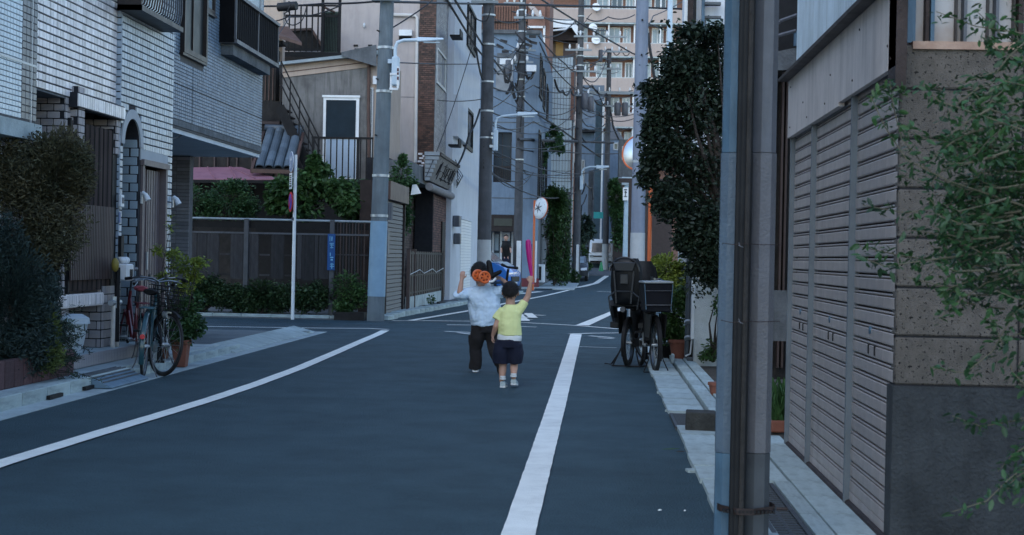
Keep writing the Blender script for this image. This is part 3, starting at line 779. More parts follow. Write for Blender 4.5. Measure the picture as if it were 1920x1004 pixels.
q = PX(222, 408, XC); single('address_plate', MB().box(XC+.012, q.y-.03, q.z-.06, XC+.02, q.y+.03, q.z+.06), M_signblue, 'small blue address plate below the white intercom', 'plate')
q = PX(222, 462, XC); single('mail_slot', MB().box(XC+.012, q.y-.05, q.z-.12, XC+.05, q.y+.05, q.z+.12), M_blk, 'black upright box on the tiled strip above the meters', 'box')

# ================================================================== house 4: grey fine tile over a carport
XD = -5.62
y4a, y4b = y3b, PX(489, 283, XD).y; z4 = PX(400, 262, XD).z
h4 = thing('tiled_house', 'grey fine-tiled house with black balcony over the open carport', 'house', (-7, 23, 0))
MB().box(-12, y4a, z4, XD, y4b, 7.6).build('wall', M_grout, h4)
w0, w1 = PX(337, 60, XD), PX(381, 60, XD); wz = PX(337, 98, XD).z
b0, b1 = PX(413, 60, XD), PX(492, 80, XD+.5)
tz = PX(321, 153, XD).z
def sk4(yy, zz):
    return (w0.y-.02 < yy < w1.y+.02 and zz > wz-.1)
tiles('X', XD, y4a, y4b, z4+.12, 5.8, .10, .046, .005, .006, M_tileg, h4, out=.008, skip=sk4)
tiles('Y', y4b, -9, XD, z4+.12, 5.8, .10, .046, .005, .006, M_tileg, h4, out=.008, sgn=1)
MB().box(XD+.008, y4a, tz-.006, XD+.011, y4b, tz+.006).build('joint_strip', M_groutdk, h4); yj = PX(360, 170, XD).y; MB().box(XD+.008, yj-.006, z4+.12, XD+.011, yj+.006, wz-.12).build('joint_strip', M_groutdk, h4)
MB().box(XD-.001, y4a, z4+.03, XD+.015, y4b, z4+.11).build('edge_trim', M_concdk, h4)
MB().box(-9, y4a, z4-.06, XD-.02, y4b-.02, z4-.001).build('soffit', mat('soffit_grey', (.50, .54, .58), .8, .1, 2), h4)
window(h4, 'X', XD, 1, w0.y, w1.y, wz, 5.9, M_bronze, M_glassdk, .07, .06, 1, 1, out=.07)
w2, w3 = PX(383, 20, XD), PX(402, 30, XD)
window(h4, 'X', XD, 1, w1.y+.04, w1.y+.50, PX(395, 28, XD).z, 5.9, M_bronze, M_glassl, .06, .06, 0, 0, out=.04)
XBk = XD+.24                                        # balcony
bz0 = PX(495, 106, XBk).z; bz1 = PX(495, 32, XBk).z
by0 = PX(441, 60, XBk).y; by1 = y4b+.02
bal = MB().box(XD, by0, bz0-.06, XBk+.03, by1+.02, bz0).build('balcony', M_steelgrey, h4)
MB().box(XD, by0, bz1, XBk+.04, by1+.03, bz1+.05).build('top_rail', M_steelgrey, bal)
MB().box(XD+.0, by0+.1, bz0-.22, XBk-.05, by1-.3, bz0-.06).build('corbel', M_concdk, bal)
n_ = 22
for k in range(n_): piece('balcony_slat', M_balc, bal, (XBk, by0+(by1-by0)*(k+.5)/n_, (bz0+bz1)/2), (.012, (by1-by0)/n_*.8, bz1-bz0-.002))
for k in range(3): MB().box(XBk-.01, by0+(by1-by0)*k/2-.015, bz0, XBk+.02, by0+(by1-by0)*k/2+.015, bz1).build('balcony_post', M_steelgrey, bal)
MB().box(XD, by0-.02, bz0-.05, XBk-.01, by0+.0, bz1+1.2).build('balcony_side', M_balc, bal)
MB().box(XBk-.03, by0, bz0, XBk-.02, by1, bz1).build('balcony_backing', M_balc, bal)
window(h4, 'X', XD, 1, by0+.3, by1-.3, bz0+.05, 5.9, M_alu, M_glassl, .05, .05, 1, 0, out=.03, curtain=False)
# carport pier facing us
yc = y4b-.25
MB().box(-9.5, yc, .0, P(357, 300, yc).x, yc+.2, z4-.06).build('carport_wall', M_grout, h4)
tiles('Y', yc, -7.4, P(357, 300, yc).x, .15, z4-.08, .20, .06, .004, .006, M_tilegr, h4, out=.008, sgn=-1, name='carport_tile')
MB().box(-9.7, 20, 0, -9.5, yc, z4-.06).build('carport_wall', M_grout, h4)

# things along the left wall
q = PX(214, 600, -5.42)
for k, px in enumerate((211, 219)):
    a = PX(px, 664, -5.45); b_ = PX(px+4, 570, -5.45)
    single('white_pipe', MB().tube([(a.x, a.y, .235), (b_.x, a.y, b_.z)], .026, 10), mat('pipe_cream', (.62, .58, .52), .5, .08, 6, dirt=.2), ['cream standpipe left of its twin by the brick pier', 'cream standpipe right of its twin, nearer the bicycles'][k], 'pipe', 'cream standpipes', smooth=True)
q = PX(229, 505, -5.42)
t = thing('gas_meter', 'white gas meter with capped pipes above the standpipes', 'meter', (q.x, q.y, q.z-.2))
MB().box(q.x-.05, q.y-.12, q.z-.13, q.x+.10, q.y+.12, q.z+.06).build('case', M_whplast, t, bevel=.015)
MB().box(q.x+.1, q.y-.03, q.z-.08, q.x+.105, q.y+.07, q.z+.0).build('dial', M_blk, t)
for s in (-.07, .02, .09): MB().ball((q.x+.02, q.y+s, q.z+.10), .042, 10).build('cap', M_whplast, t, smooth=True)
MB().tube([(q.x, q.y-.16, .3), (q.x, q.y-.16, q.z+.02)], .03, 8).build('pipe', M_blk, t)
MB().tube([(q.x+.03, q.y+.05, q.z-.02), (q.x+.03, q.y+.40, q.z-.0), (q.x, q.y+.55, q.z)], .022, 8).build('outlet_pipe', M_steelgrey, t)
q2 = PX(216, 497, -5.42); single('gas_regulator', MB().ball((q2.x, q2.y, q2.z), (.045, .05, .08), 10), mat('yellow_paint', (.22, .17, .03), .5, .1, 6), 'yellow gas regulator left of the white meter', 'regulator', smooth=True)
q = PX(214, 568, -5.45); single('tap_valve', MB().tube([(q.x, q.y-.12, q.z), (q.x, q.y+.2, q.z)], .035, 8).tube([(q.x, q.y, q.z-.06), (q.x, q.y, q.z+.07)], .04, 8), M_galv, 'grey pipe coupling joining the two cream standpipes', 'pipe fitting', smooth=True)
# white bin behind the conifer
q = G(135, 695, .235); q = PX(135, 660, -5.55)
t = thing('dustbin', 'pale plastic bin with lid behind the conifer branches', 'bin', (-5.6, q.y, .235))
zt_ = PX(140, 590, -5.5).z
MB().rings([((-5.58, q.y, .24), .13, .13), ((-5.58, q.y, zt_-.1), .19, .19)], 16).build('body', mat('bin_plastic', (.48, .54, .57), .5, .06, 6, dirt=.15), t, smooth=True)
MB().rings([((-5.58, q.y, zt_-.1), .21, .21), ((-5.58, q.y, zt_-.04), .20, .20), ((-5.58, q.y, zt_), .13, .13)], 16).build('lid', MATS['bin_plastic'], t, smooth=True)
# ================================================================== beyond the first side street, left
def pr(x0, y0, x1, y1, Y, d=.05, b=None):
    "box whose camera-side face spans the given photo rectangle on the plane Y, thickness d away from us"
    ym, xm = (y0+y1)/2, (x0+x1)/2
    b = b or MB(); return b.box(P(x0, ym, Y).x, Y, P(xm, y1, Y).z, P(x1, ym, Y).x, Y+d, P(xm, y0, Y).z)
def pw(parent, x0, y0, x1, y1, Y, **k):
    ym, xm = (y0+y1)/2, (x0+x1)/2
    return window(parent, 'Y', Y, -1, P(x0, ym, Y).x, P(x1, ym, Y).x, P(xm, y1, Y).z, P(xm, y0, Y).z, **k)
YF = 31.35
# kerb along the far side of the side street
ks = tag(MB().box(-30, 31.0, -.1, -4.9, 31.28, .03).build('side_kerb', M_concdk), kind='structure')
x = -12.0
while x < -5.0: piece('kerb_stone', M_concpc, ks, (x+.3, 31.09, .045), (.59, .16, .08), None, .05); x += .6
x = 31.3; Yk = 31.3
while Yk < 56:                                    # pavement edge along the street, second block
    piece('kerb_stone', M_concpc, ks, (-4.36+cx(Yk)*.75, Yk+.3, .05), (.30, .58, .10+.03*(random.random() < .4)), (0, 0, -RAD(3.7)), .08); Yk += .6
tag(MB().prism([(-9, 31.3, 0), (-4.5, 31.3, 0), (-4.5, 36, 0), (-2.9, 56, 0), (-9, 56, 0)], (0, 0, .06)).build('pavement', M_concdk), kind='structure')

fe = thing('wooden_fence', 'dark weathered board fence with pipe rails on the corner across the side street', 'fence', (-6.8, YF, 0))
xl, xr = P(340, 500, YF).x, P(624, 500, YF).x; xe = P(690, 500, YF).x
zt, zr, zbm = P(500, 411, YF).z, P(500, 438, YF).z, P(500, 588, YF).z
MB().tube([(xl-1.5, YF, zt), (xe+.1, YF+.02, zt-.02)], .022, 8).build('top_rail', M_metroof, fe)
MB().box(xl-1.5, YF-.01, zr-.015, xe, YF+.03, zr+.02).build('rail', M_steelgrey, fe)
MB().box(xl-1.5, YF+.01, .06, xe, YF+.12, zbm+.02).build('base_beam', M_concdk, fe)
MB().box(xl-1.5, YF+.03, zt-.02-.17, xe, YF+.05, zt-.06).build('shade_board', M_blk, fe)  # black strip painting in the shade under the top rail
for px in (461, 622, 344): p = P(px, 500, YF); MB().box(p.x-.045, YF-.04, .03, p.x+.045, YF+.06, zt).build('post', mat('post_grey', (.075, .078, .085), .8, .2, 5, streak=.3), fe)
bt = [(357, 368), (370, 387, 1), (388, 410), (411, 430, 0, 1), (432, 456), (466, 484), (486, 505, 0, 1), (508, 532), (533, 556, 0, 1), (557, 565), (566, 589, 2), (590, 596), (598, 617)]
for q in bt:
    zlo = P(q[0], 523 + (3 if len(q) > 2 and q[2] else 0), YF).z
    if len(q) > 3:
        p0, p1 = P(q[0], 480, YF).x, P(q[1], 480, YF).x
        for py in (437, 477, 515): MB().box(p0, YF+.02, P(450, py, YF).z-.02, p1, YF+.04, P(450, py, YF).z+.015).build('cross_bar', M_board, fe)
        continue
    p0, p1 = P(q[0], 480, YF).x, P(q[1], 480, YF).x
    piece('board', M_board if len(q) > 2 else M_board, fe, ((p0+p1)/2, YF+.015, (zr-.02+zlo)/2), (p1-p0, .022, zr-.02-zlo), (0, random.uniform(-.006, .006), 0))
for k in range(10):
    px = 632+k*5.6; p = P(px, 480, YF)
    piece('bar', M_boardbr if k % 2 else M_board, fe, (p.x, YF+.02, (zt+.55)/2), (.022, .022, zt-.55-.04))
MB().box(P(625, 478, YF).x, YF, P(640, 478, YF).z-.012, xe, YF+.03, P(640, 478, YF).z+.012).build('cross_bar', M_board, fe)
for py in (560, 552): MB().box(xl-1.5, YF+.02+.003*(py-552), P(500, py, YF).z-.012, xe-.5, YF+.03+.003*(py-552), P(500, py, YF).z+.012).build('lower_rail', M_board, fe)
pz = pr(614, 439, 628, 507, YF-.07, .02); ap = single('address_sign', pz, M_signblue, 'tall narrow blue address sign on the fence post by the corner', 'sign')
ap_c = P(621, 470, YF-.075)
def stroke(parent, c, quads, m, Y, name='lettering'):
    b = MB()
    for (x0, y0, x1, y1) in quads: pr(x0, y0, x1, y1, Y, .004, b)
    return b.build(name, m, parent)
M_palblue = mat('sign_pale_blue', (.18, .42, .62), .5, .1, 5)
stroke(ap, ap_c, [(621.4, 444, 623.2, 452), (618.2, 443, 619.2, 453), (618, 456, 626, 457.5), (618.5, 459, 625.5, 460.5), (621, 456, 622.5, 466), (619, 464, 625, 465.5),
                  (618.5, 474, 620, 480), (619, 482, 625, 484), (620, 486, 624, 489), (619, 495, 626, 496.5), (618.5, 499, 626.5, 500.5), (621, 494, 623, 504)], M_palblue, YF-.078)

# low shrubs in front of the fence rail and the garden behind
def bush(name, label, cat, clumps, n, size, m, seed, group=None, aspect=.5, stems=True, singles=0, shell=.5, droop=.2):
    c0 = clumps[0][0]; zb_ = min(c[0][2]-c[1][2] for c in clumps)
    loc = (c0[0], c0[1], max(0.0, min(zb_, .4)) if zb_ < 1 else zb_)
    t = thing(name, label, cat, loc, group=group)
    foliage(t, clumps, n, size, m, 'foliage', aspect, droop, seed, shell, singles)
    if stems:
        tips = [Vector(c[0])+Vector((random.uniform(-.6, .6)*c[1][0], random.uniform(-.6, .6)*c[1][1], random.uniform(.0, .7)*c[1][2]))-Vector(loc) for c in clumps for _ in range(4)]
        branches(t, (0, 0, -.05 if zb_ >= 1 else 0), tips, .02, M_bark, 'stem', seed)
    return t
def cl(px, py, Y, rx, rz, ry=None, w=1.0):
    "clump centred on a line of sight; radii in photo pixels"
    s = Y/F; return (tuple(P(px, py, Y)), (rx*s, (ry or rx)*s, rz*s), w)
Yg = YF-.02; L_hedge = leafmat('leaf_hedge', (.04, .075, .028), (.015, .035, .015), .15)
bush('low_hedge', 'low dark hedge behind the fence rail, left of the fence post', 'hedge', [cl(375, 553, Yg, 30, 30, 18), cl(420, 556, Yg, 34, 26, 18), cl(400, 540, Yg, 30, 26, 15, .6), cl(447, 560, Yg, 26, 28, 16), cl(360, 562, Yg, 26, 26, 16)], 11000, .06, L_hedge, 11)
bush('low_hedge', 'low dark hedge behind the fence rail, middle bay behind the signpost', 'hedge', [cl(490, 553, Yg, 34, 28, 18), cl(545, 556, Yg, 36, 28, 18), cl(595, 556, Yg, 28, 30, 18), cl(518, 562, Yg, 28, 26, 16), cl(572, 562, Yg, 26, 26, 16), cl(470, 566, Yg, 20, 24, 16)], 13000, .06, L_hedge, 12)
bush('leafy_bush', 'green bush in a low box in front of the barred fence, beside the utility pole', 'bush', [cl(650, 540, YF-.25, 26, 32, 22), cl(672, 552, YF-.25, 18, 26, 18), cl(645, 575, YF-.3, 24, 18, 16)], 2400, .06, L_brt, 13)
single('planter_box', pr(626, 586, 682, 603, YF-.5, .4), M_wood, 'dark wooden planter box under the bush beside the utility pole', 'planter')
p = P(684, 523, YF-.4)
bush('round_shrub', 'clipped round dark green shrub above the fence, left part of the garden', 'shrub', [cl(430, 375, YF+.9, 52, 38), cl(395, 385, YF+.9, 26, 28), cl(462, 390, YF+.9, 28, 26), cl(440, 350, YF+.9, 26, 16)], 7500, .055, L_mid, 14)
bush('leafy_shrub', 'dark shrub at the left end of the fence beside the carport wall', 'shrub', [cl(362, 380, YF+.8, 22, 34), cl(350, 400, YF+.8, 20, 30)], 1800, .055, L_mid, 15)
bush('broadleaf_shrub', 'bright broad-leaved shrub behind the signpost, spilling over the fence', 'shrub', [cl(540, 350, YF+.6, 34, 18, w=1.4), cl(585, 345, YF+.7, 34, 32), cl(560, 385, YF+.7, 46, 26), cl(600, 320, YF+.7, 20, 16), cl(640, 360, YF+.8, 40, 30), cl(655, 380, YF+.6, 28, 26), cl(520, 375, YF+.7, 22, 26), cl(590, 305, YF+.7, 8, 18)], 9500, .12, L_brt, 16, aspect=.55, droop=.5, singles=120)
bush('leafy_bush', 'dark bush at the right end of the garden below the stained house', 'bush', [cl(680, 375, YF+1.4, 22, 32), cl(665, 400, YF+1.2, 26, 18)], 4200, .07, L_mid, 17)

# ---- old wooden house behind the garden
h5 = thing('wooden_house', 'dark wooden house with dusty red awning and grey roof tiles behind the garden', 'house', (-9, 36, 0))
Yh = YF+4.0
pr(300, 205, 480, 600, Yh, .3).build('wall', M_wood, h5)
for px in (372, 400, 425, 442, 470): pr(px, 280, px+2.5, 400, Yh-.05, .045).build('wall_batten', M_boardbr, h5)
pr(478, 345, 705, 600, Yh-.1, .1).build('garden_wall_or_backdrop', M_blk, h5)  # black backdrop sheet, added to paint the shade seen through the fence gaps
aw = MB(); a0, a1 = P(300, 317, Yh-.05), P(452, 316, Yh-.05); b0_, b1_ = P(300, 338, Yh-1.3), P(524, 338, Yh-1.3)
aw.hexa([a0, b0_, b1_, a1], [v+Vector((0, 0, .03)) for v in (a0, b0_, b1_, a1)])
aw.build('awning', M_red, h5)
for px in (395, 436, 470):
    a_ = P(px-(6 if px < 440 else 28), 316.5, Yh-.06) if px < 440 else P(432, 316.5, Yh-.06); c_ = P(px+8, 337.5, Yh-1.31)
    MB().bar(a_+Vector((0, 0, .04)), c_+Vector((0, 0, .04)), .02).build('awning_seam', M_red, h5)
MB().bar(P(300, 340, Yh-1.3), P(524, 341, Yh-1.3), .05, .07).build('awning_edge', M_blk, h5)
# tiled roof: courses of curved tiles on a slope
rA = P(520, 252, Yh+.6); rB = P(492, 318, Yh-.9)
rt = MB(); 
def slope(u, v):            # u across 0..1, v down 0..1
    a = P(500, 250, Yh+.5).lerp(P(566, 252, Yh+.5), u); b = P(478, 318, Yh-1.0).lerp(P(548, 320, Yh-1.0), u); return a.lerp(b, v)
rt.hexa([slope(0, 0), slope(0, 1), slope(1, 1), slope(1, 0)], [q+Vector((0, 0, .04)) for q in (slope(0, 0), slope(0, 1), slope(1, 1), slope(1, 0))])
rf = rt.build('roof', M_blk, h5)
tile = MB(); n_ = 6
for i in range(n_): 
    a0_, a1_ = -pi/2*0+pi*i/n_, pi*(i+1)/n_
    tile.hexa([(-cos(a0_)*.5, -.5, sin(a0_)*.34), (-cos(a1_)*.5, -.5, sin(a1_)*.34), (-cos(a1_)*.5, .5, sin(a1_)*.34), (-cos(a0_)*.5, .5, sin(a0_)*.34)],
              [(-cos(a0_)*.42, -.5, sin(a0_)*.24), (-cos(a1_)*.42, -.5, sin(a1_)*.24), (-cos(a1_)*.42, .5, sin(a1_)*.24), (-cos(a0_)*.42, .5, sin(a0_)*.24)])
tme = tile.mesh('roof_tile'); tme.materials.append(M_kawara); smooth_(tme)
dv = (slope(.5, 1)-slope(.5, 0)); ang = math.atan2(-dv.z, math.hypot(dv.x, dv.y)); az = math.atan2(-dv.x, dv.y)
off = ORG[h5.name]
for i in range(4):
    for j in range(9):
        o = bpy.data.objects.new('roof_tile', tme); COL.objects.link(o); o.parent = rf
        q = slope((i+.5)/4, (j+.5)/9)+Vector((0, 0, .06)); o.location = q-off; o.scale = (.205, dv.length/9*1.12, .28)
        o.rotation_euler = (RAD(4)+ang, 0, az+pi) if False else Euler((ang+.16, 0, pi+az))
MB().tube([slope(-.05, -.02)+Vector((0, 0, .1)), slope(1.03, -.02)+Vector((0, 0, .1))], .09, 10).build('ridge_tile', M_kawara, rf, smooth=True)
MB().bar(slope(-.08, .0), slope(-.08, 1.02)+Vector((0, 0, -.03)), .06, .10).build('barge_board', mat('copper_brown', (.085, .048, .038), .6, .2, 4), rf)
MB().bar(slope(1.04, .0), slope(1.04, 1.02)+Vector((0, 0, -.03)), .06, .10).build('barge_board', MATS['copper_brown'], rf)
MB().bar(slope(-.08, 1.04), slope(1.04, 1.04), .08, .09).build('gutter_pipe', MATS['copper_brown'], rf)

# ---- narrow beige house with brown eaves just right of house 4
h6 = thing('beige_house', 'narrow beige house with brown eaves and dark shutter box, behind the grey tiled house', 'house', (-7.8, 38, 0))
Y6 = 37.5
pr(440, -160, 527, 600, Y6, .3).build('wall', M_stuccop, h6)
ev = MB(); a0, a1 = P(493, 52, Y6-.02), P(520, 50, Y6-.02); 
ev.hexa([P(490, 55, Y6), P(490, 62, Y6-1.2), P(566, 86, Y6-1.2), P(540, 58, Y6)], [P(490, 47, Y6), P(490, 56, Y6-1.2), P(566, 80, Y6-1.2), P(540, 50, Y6)])
ev.build('eave', MATS['copper_brown'], h6)
pr(493, 76, 530, 82, Y6-.7, .6).build('beam', M_wood, h6)
pr(488, 92, 517, 190, Y6-.5, .45).build('shutter_box', M_wood, h6)
for px in (497, 504, 511): pr(px, 96, px+1.5, 188, Y6-.53, .03).build('shutter_slat', MATS['copper_brown'], h6)
pr(488, 190, 526, 228, Y6-.9, .85).build('bay_box', M_wood, h6)
pr(485, 228, 524, 233, Y6-1.0, .9).build('ledge', M_boardbr, h6)
pr(480, 233, 512, 420, Y6-.2, .15).build('lower_wall', M_wood, h6)

# ---- stained stucco house with outside stair
h7 = thing('stained_house', 'streaked grey stucco house with outside stair and white upper door', 'house', (-7, 37, 0))
Y7 = 36.4
xa7, xb7 = P(528, 250, Y7).x, P(688, 250, Y7).x
za7, zb7 = P(528, 124, Y7).z, P(690, 104, Y7).z
b = MB(); b.prism([(xa7, Y7, .05), (xb7, Y7, .05), (xb7, Y7, zb7), (xa7, Y7, za7)], (0, 3.0, 0)); b.build('wall', M_stain, h7)
MB().hexa([(xa7, Y7-.025, za7-.28), (xb7+.03, Y7-.025, zb7-.28), (xb7+.03, Y7+0, zb7-.28), (xa7, Y7, za7-.28)], [(xa7, Y7-.025, za7), (xb7+.03, Y7-.025, zb7), (xb7+.03, Y7, zb7), (xa7, Y7, za7)]).build('upper_band', M_stuccop, h7)
MB().hexa([(xa7, Y7-.035, za7-.17), (xb7+.03, Y7-.035, zb7-.17), (xb7+.03, Y7-.026, zb7-.17), (xa7, Y7-.026, za7-.17)], [(xa7, Y7-.035, za7-.15), (xb7+.03, Y7-.035, zb7-.15), (xb7+.03, Y7-.026, zb7-.15), (xa7, Y7-.026, za7-.15)]).build('band_joint', MATS['copper_brown'], h7)
MB().hexa([(xa7-.05, Y7-.2, za7), (xb7+.25, Y7-.2, zb7), (xb7+.25, Y7+3.1, zb7), (xa7-.05, Y7+3.1, za7)], [(xa7-.05, Y7-.2, za7+.07), (xb7+.25, Y7-.2, zb7+.07), (xb7+.25, Y7+3.1, zb7+.07), (xa7-.05, Y7+3.1, za7+.07)]).build('roof', M_metroof, h7)
dw = bx_('Y', Y7, -1, 0, .05, P(606, 250, Y7).x, P(673, 250, Y7).x, P(640, 336, Y7).z, P(640, 181, Y7).z).build('door', M_white, h7)
pr(611, 188, 667, 257, Y7-.06, .01).build('door_glass', M_glass, dw)
pr(611, 262, 667, 334, Y7-.058, .008).build('door_panel', mat('door_panel_blue', (.36, .45, .55), .5, .06, 4), dw)
pr(604, 179, 675, 183, Y7-.075, .02).build('door_header', M_white, dw); pr(604, 257, 675, 261, Y7-.072, .02).build('door_rail', M_white, dw)
Yb = Y7-.9
pr(584, 336, 700, 342, Yb-.02, .9).build('landing', M_blk, h7)
rl = pr(584, 257, 700, 261, Yb, .05).build('railing', M_blk, h7)
for k in range(11): pr(585+k*11.2, 261, 587.2+k*11.2, 336, Yb+.01, .025).build('baluster', M_blk, rl)
for px in (584, 668): pr(px, 258, px+5, 340, Yb-.01, .04).build('rail_post', M_blk, rl)
# stair with handrails descending to the right, seen edge on
st = MB(); A1, A2 = P(527, 235, Yb), P(592, 352, Yb)
for dy in (0, .75): st.bar(P(524, 200, Yb+dy), P(594, 345, Yb+dy), .04, .22)
stair = st.build('stair', M_blk, h7)
for k in range(12):
    t_ = (k+.5)/12; q = P(524, 200, Yb).lerp(P(594, 345, Yb), t_)
    MB().box(q.x-.12, Yb+.03, q.z-.015, q.x+.12, Yb+.72, q.z+.015).build('tread', M_rust, stair)
for oy in (0, 22, 44): MB().bar(P(527, 115+oy, Yb), P(600, 262+oy*1.0, Yb), .03, .03).build('handrail', M_blk, stair)
for k in range(5):
    t_ = k/4; a = P(527, 115, Yb).lerp(P(597, 258, Yb), t_); c_ = P(526, 205, Yb).lerp(P(594, 345, Yb), t_); MB().bar(a, c_, .028).build('rail_post', M_blk, stair)
MB().tube([P(692, 112, Y7-.05), P(691, 200, Y7-.05), P(692, 350, Y7-.05)], .04, 8).build('downpipe', MATS['copper_brown'], h7)
# street side wall of that house, with the tall window
xs = xb7+.12
sd = PX(697, 250, xs)
MB().box(xs-.15, Y7+.02, .05, xs+.28, Y7+3.0, zb7-.02).build('side_wall', M_stuccop, h7)
window(h7, 'Y', Y7+.02, -1, P(689.5, 250, Y7).x, P(699, 250, Y7).x, P(694, 298, Y7).z, P(694, 165, Y7).z, fw=.03, rec=.0, mull=1, rail=1, out=.06)
pr(688, 298, 702, 303, Y7-.12, .12).build('sill', M_blk, h7)
MB().hexa([P(640, 105, Y7-.3), P(706, 125, Y7-.3), P(706, 125, Y7+1), P(640, 105, Y7+1)], [P(640, 98, Y7-.3), P(706, 84, Y7-.3), P(706, 84, Y7+1), P(640, 98, Y7+1)]).build('side_roof', M_concdk, h7)
t = thing('wall_meter', 'small white junction box under the stained house eave, behind the pole', 'meter', tuple(P(702, 152, Y7-.1)))
pr(699, 143, 706, 158, Y7-.14, .1).build('case', M_whplast, t)

# ---- beige three storey building behind, with brown tile strip
Y8 = 41.5
h8 = thing('beige_building', 'tall beige stucco building with brown tile strip and grey tiled side', 'building', (-8, 43, 0))
x8l, x8m, x8r = P(470, 200, Y8).x, P(784, 200, Y8).x, P(815, 200, Y8).x
MB().box(x8l, Y8, .05, x8m, Y8+7, 11.5).build('wall', M_stucco, h8)
MB().box(x8m, Y8-.05, P(800, 312, Y8).z, x8r, Y8+5.6, 11.2).build('wall', M_groutdk, h8)
tiles('Y', Y8-.05, x8m, x8r, P(800, 312, Y8).z, 8.6, .115, .055, .008, .008, M_tilebr, h8, sgn=-1, stagger=True, name='brown_tile')
k = MB()
for (px, py) in [(788, 289), (796, 293), (790, 297), (799, 300), (787, 303), (806, 303), (794, 306), (803, 297), (800, 309), (790, 311), (808, 312)]:
    q = P(px, py, Y8-.06); k.box(q.x-.055, Y8-.078, q.z-.025, q.x+.055, Y8-.06, q.z+.025)
k.build('loose_tile_patch', M_tilew, h8)
x8s = x8r
tiles('X', x8s, Y8-.03, Y8+5.6, P(830, 300, Y8).z-.3, 8.8, .20, .062, .006, .008, M_tilegr, h8, name='grey_tile', out=.012)
for (pa, pb, ya, yb_) in ((817, 833, 100, 165),):
    q0, q1 = PX(817, 130, x8s), PX(834, 130, x8s)
    window(h8, 'X', x8s, 1, q0.y, q1.y, PX(825, 163, x8s).z, PX(825, 98, x8s).z, M_alu, M_glass, .05, .05, 1)
MB().box(x8s, Y8, 8.55, x8s+.12, Y8+5.6, 8.65).build('coping', M_alu, h8)
for a in ([(733, 26), (781, 26), (782, 200), (778, 322)],):
    MB().tube([P(x, y, Y8-.06) for x, y in [(733, 10), (734, 25), (736, 28), (778, 29), (782, 34), (779, 305)]], .045, 8).build('downpipe', mat('pipe_beige', (.58, .55, .52), .6, .06, 4), h8, smooth=True)
hood = pr(748, 56, 772, 67, Y8-.2, .2).build('vent_hood', M_white, h8); pr(748, 67, 771, 76, Y8-.05, .045).build('vent', M_blk, hood)
MB().ball(P(683, 48, Y8-.05), (.035, .05, .07), 8).build('wall_light', M_whplast, h8)
pw(h8, 665, 92, 738, 118, Y8, fm=M_bronze, gm=M_glassl, mull=1)
for (px) in (663, 690): pr(px, 84, px+8, 87, Y8-.03, .03).build('vent_slot', M_blk, h8)
# two cable bosses / joint lines
pr(640, 181, 784, 182.3, Y8-.006, .005).build('wall_joint', M_stain, h8)
# roof terrace with black railing in front of the beige building
Yt = 39.9
rt_ = thing('roof_terrace', 'black steel railed terrace with corrugated screen above the stained house', 'terrace', tuple(P(580, 105, Yt)))
pr(520, 98, 660, 107, Yt-.2, 1.6).build('deck', M_blk, rt_)
pr(526, 28, 634, 32, Yt, .04).build('rail', M_blk, rt_); pr(530, 9, 634, 12, Yt, .04).build('rail', M_blk, rt_)
pr(527, 91, 604, 95, Yt, .04).build('rail', M_blk, rt_)
for k in range(8): pr(530+k*10.8, 12, 532.5+k*10.8, 97, Yt+.01, .03).build('baluster', M_blk, rt_)
for px in (602, 634): pr(px, -30, px+5, 106, Yt-.05, .06).build('post', M_blk, rt_)
MB().bar(P(608, 14, Yt), P(637, 28, Yt+.8), .05, .04).build('hand_rail', MATS['copper_brown'], rt_)
pr(607, 22, 634, 98, Yt+.5, .03).build('screen', mat('screen_green', (.05, .085, .07), .6, .3, 12), rt_)
for k in range(9): pr(608+k*3, 24, 609.2+k*3, 97, Yt+.47, .03).build('screen_rib', M_blk, rt_)
b = MB(); b.hexa([P(535, 96, Yt+.7), P(612, 96, Yt+.7), P(612, 96, Yt+1.2), P(535, 96, Yt+1.2)], [P(535, 58, Yt+.7), P(582, 56, Yt+.7), P(582, 56, Yt+1.2), P(535, 58, Yt+1.2)])
b.build('shed', M_wood, rt_); MB().bar(P(535, 57, Yt+.65), P(584, 55, Yt+.65), .06).build('shed_edge', M_boardbr, rt_); MB().bar(P(584, 55, Yt+.65), P(606, 90, Yt+.65), .06).build('shed_edge', MATS['copper_brown'], rt_)

# ---- street frontage of the second block: shutter, garden gate, shop corner
XG = -4.42
def XGf(y): return XG
h9 = thing('brown_garage', 'narrow brown garage with closed roller shutter beside the utility pole', 'garage', (-4.9, 33.5, .06))
y0_, y1_ = PX(722, 500, XG).y, PX(756, 500, XG).y
z9 = PX(738, 376, XG).z; z9t = PX(738, 372, XG).z
MB().box(-4.95, y0_-.15, .06, XG-.05, y1_, PX(730, 372, XG).z+.35).build('wall', M_rust, h9)
ns = 26; 
for k in range(ns): piece('shutter_slat', mat('shutter_grey_dark', (.12, .125, .135), .6, .1, 4, objr=.08, streak=.3), h9, (XG-.03, (y0_+.12+y1_-.1)/2, .08+(z9-.12)*(k+.5)/ns), (.03, y1_-y0_-.25, (z9-.12)/ns*.82))
MB().box(XG-.05, y0_-.1, z9-.02, XG+.10, y1_+.02, z9+.36).build('fascia', MATS['copper_brown'], h9)
for yy in (y0_, y1_-.08): MB().box(XG-.05, yy, .06, XG+.03, yy+.09, z9).build('post', M_rust, h9)
MB().tube([(XG+.06, y0_-.2, z9-.45), (XG+.06, y0_-.2, z9-.1)], .11, 10).build('meter_box', M_steelgrey, h9)
single('mail_box', MB().box(XG-.05, y0_-.55, 1.35, XG+.12, y0_-.25, 1.85), M_steelgrey, 'grey meter box on the garage wall right of the utility pole', 'meter box', bevel=.01)

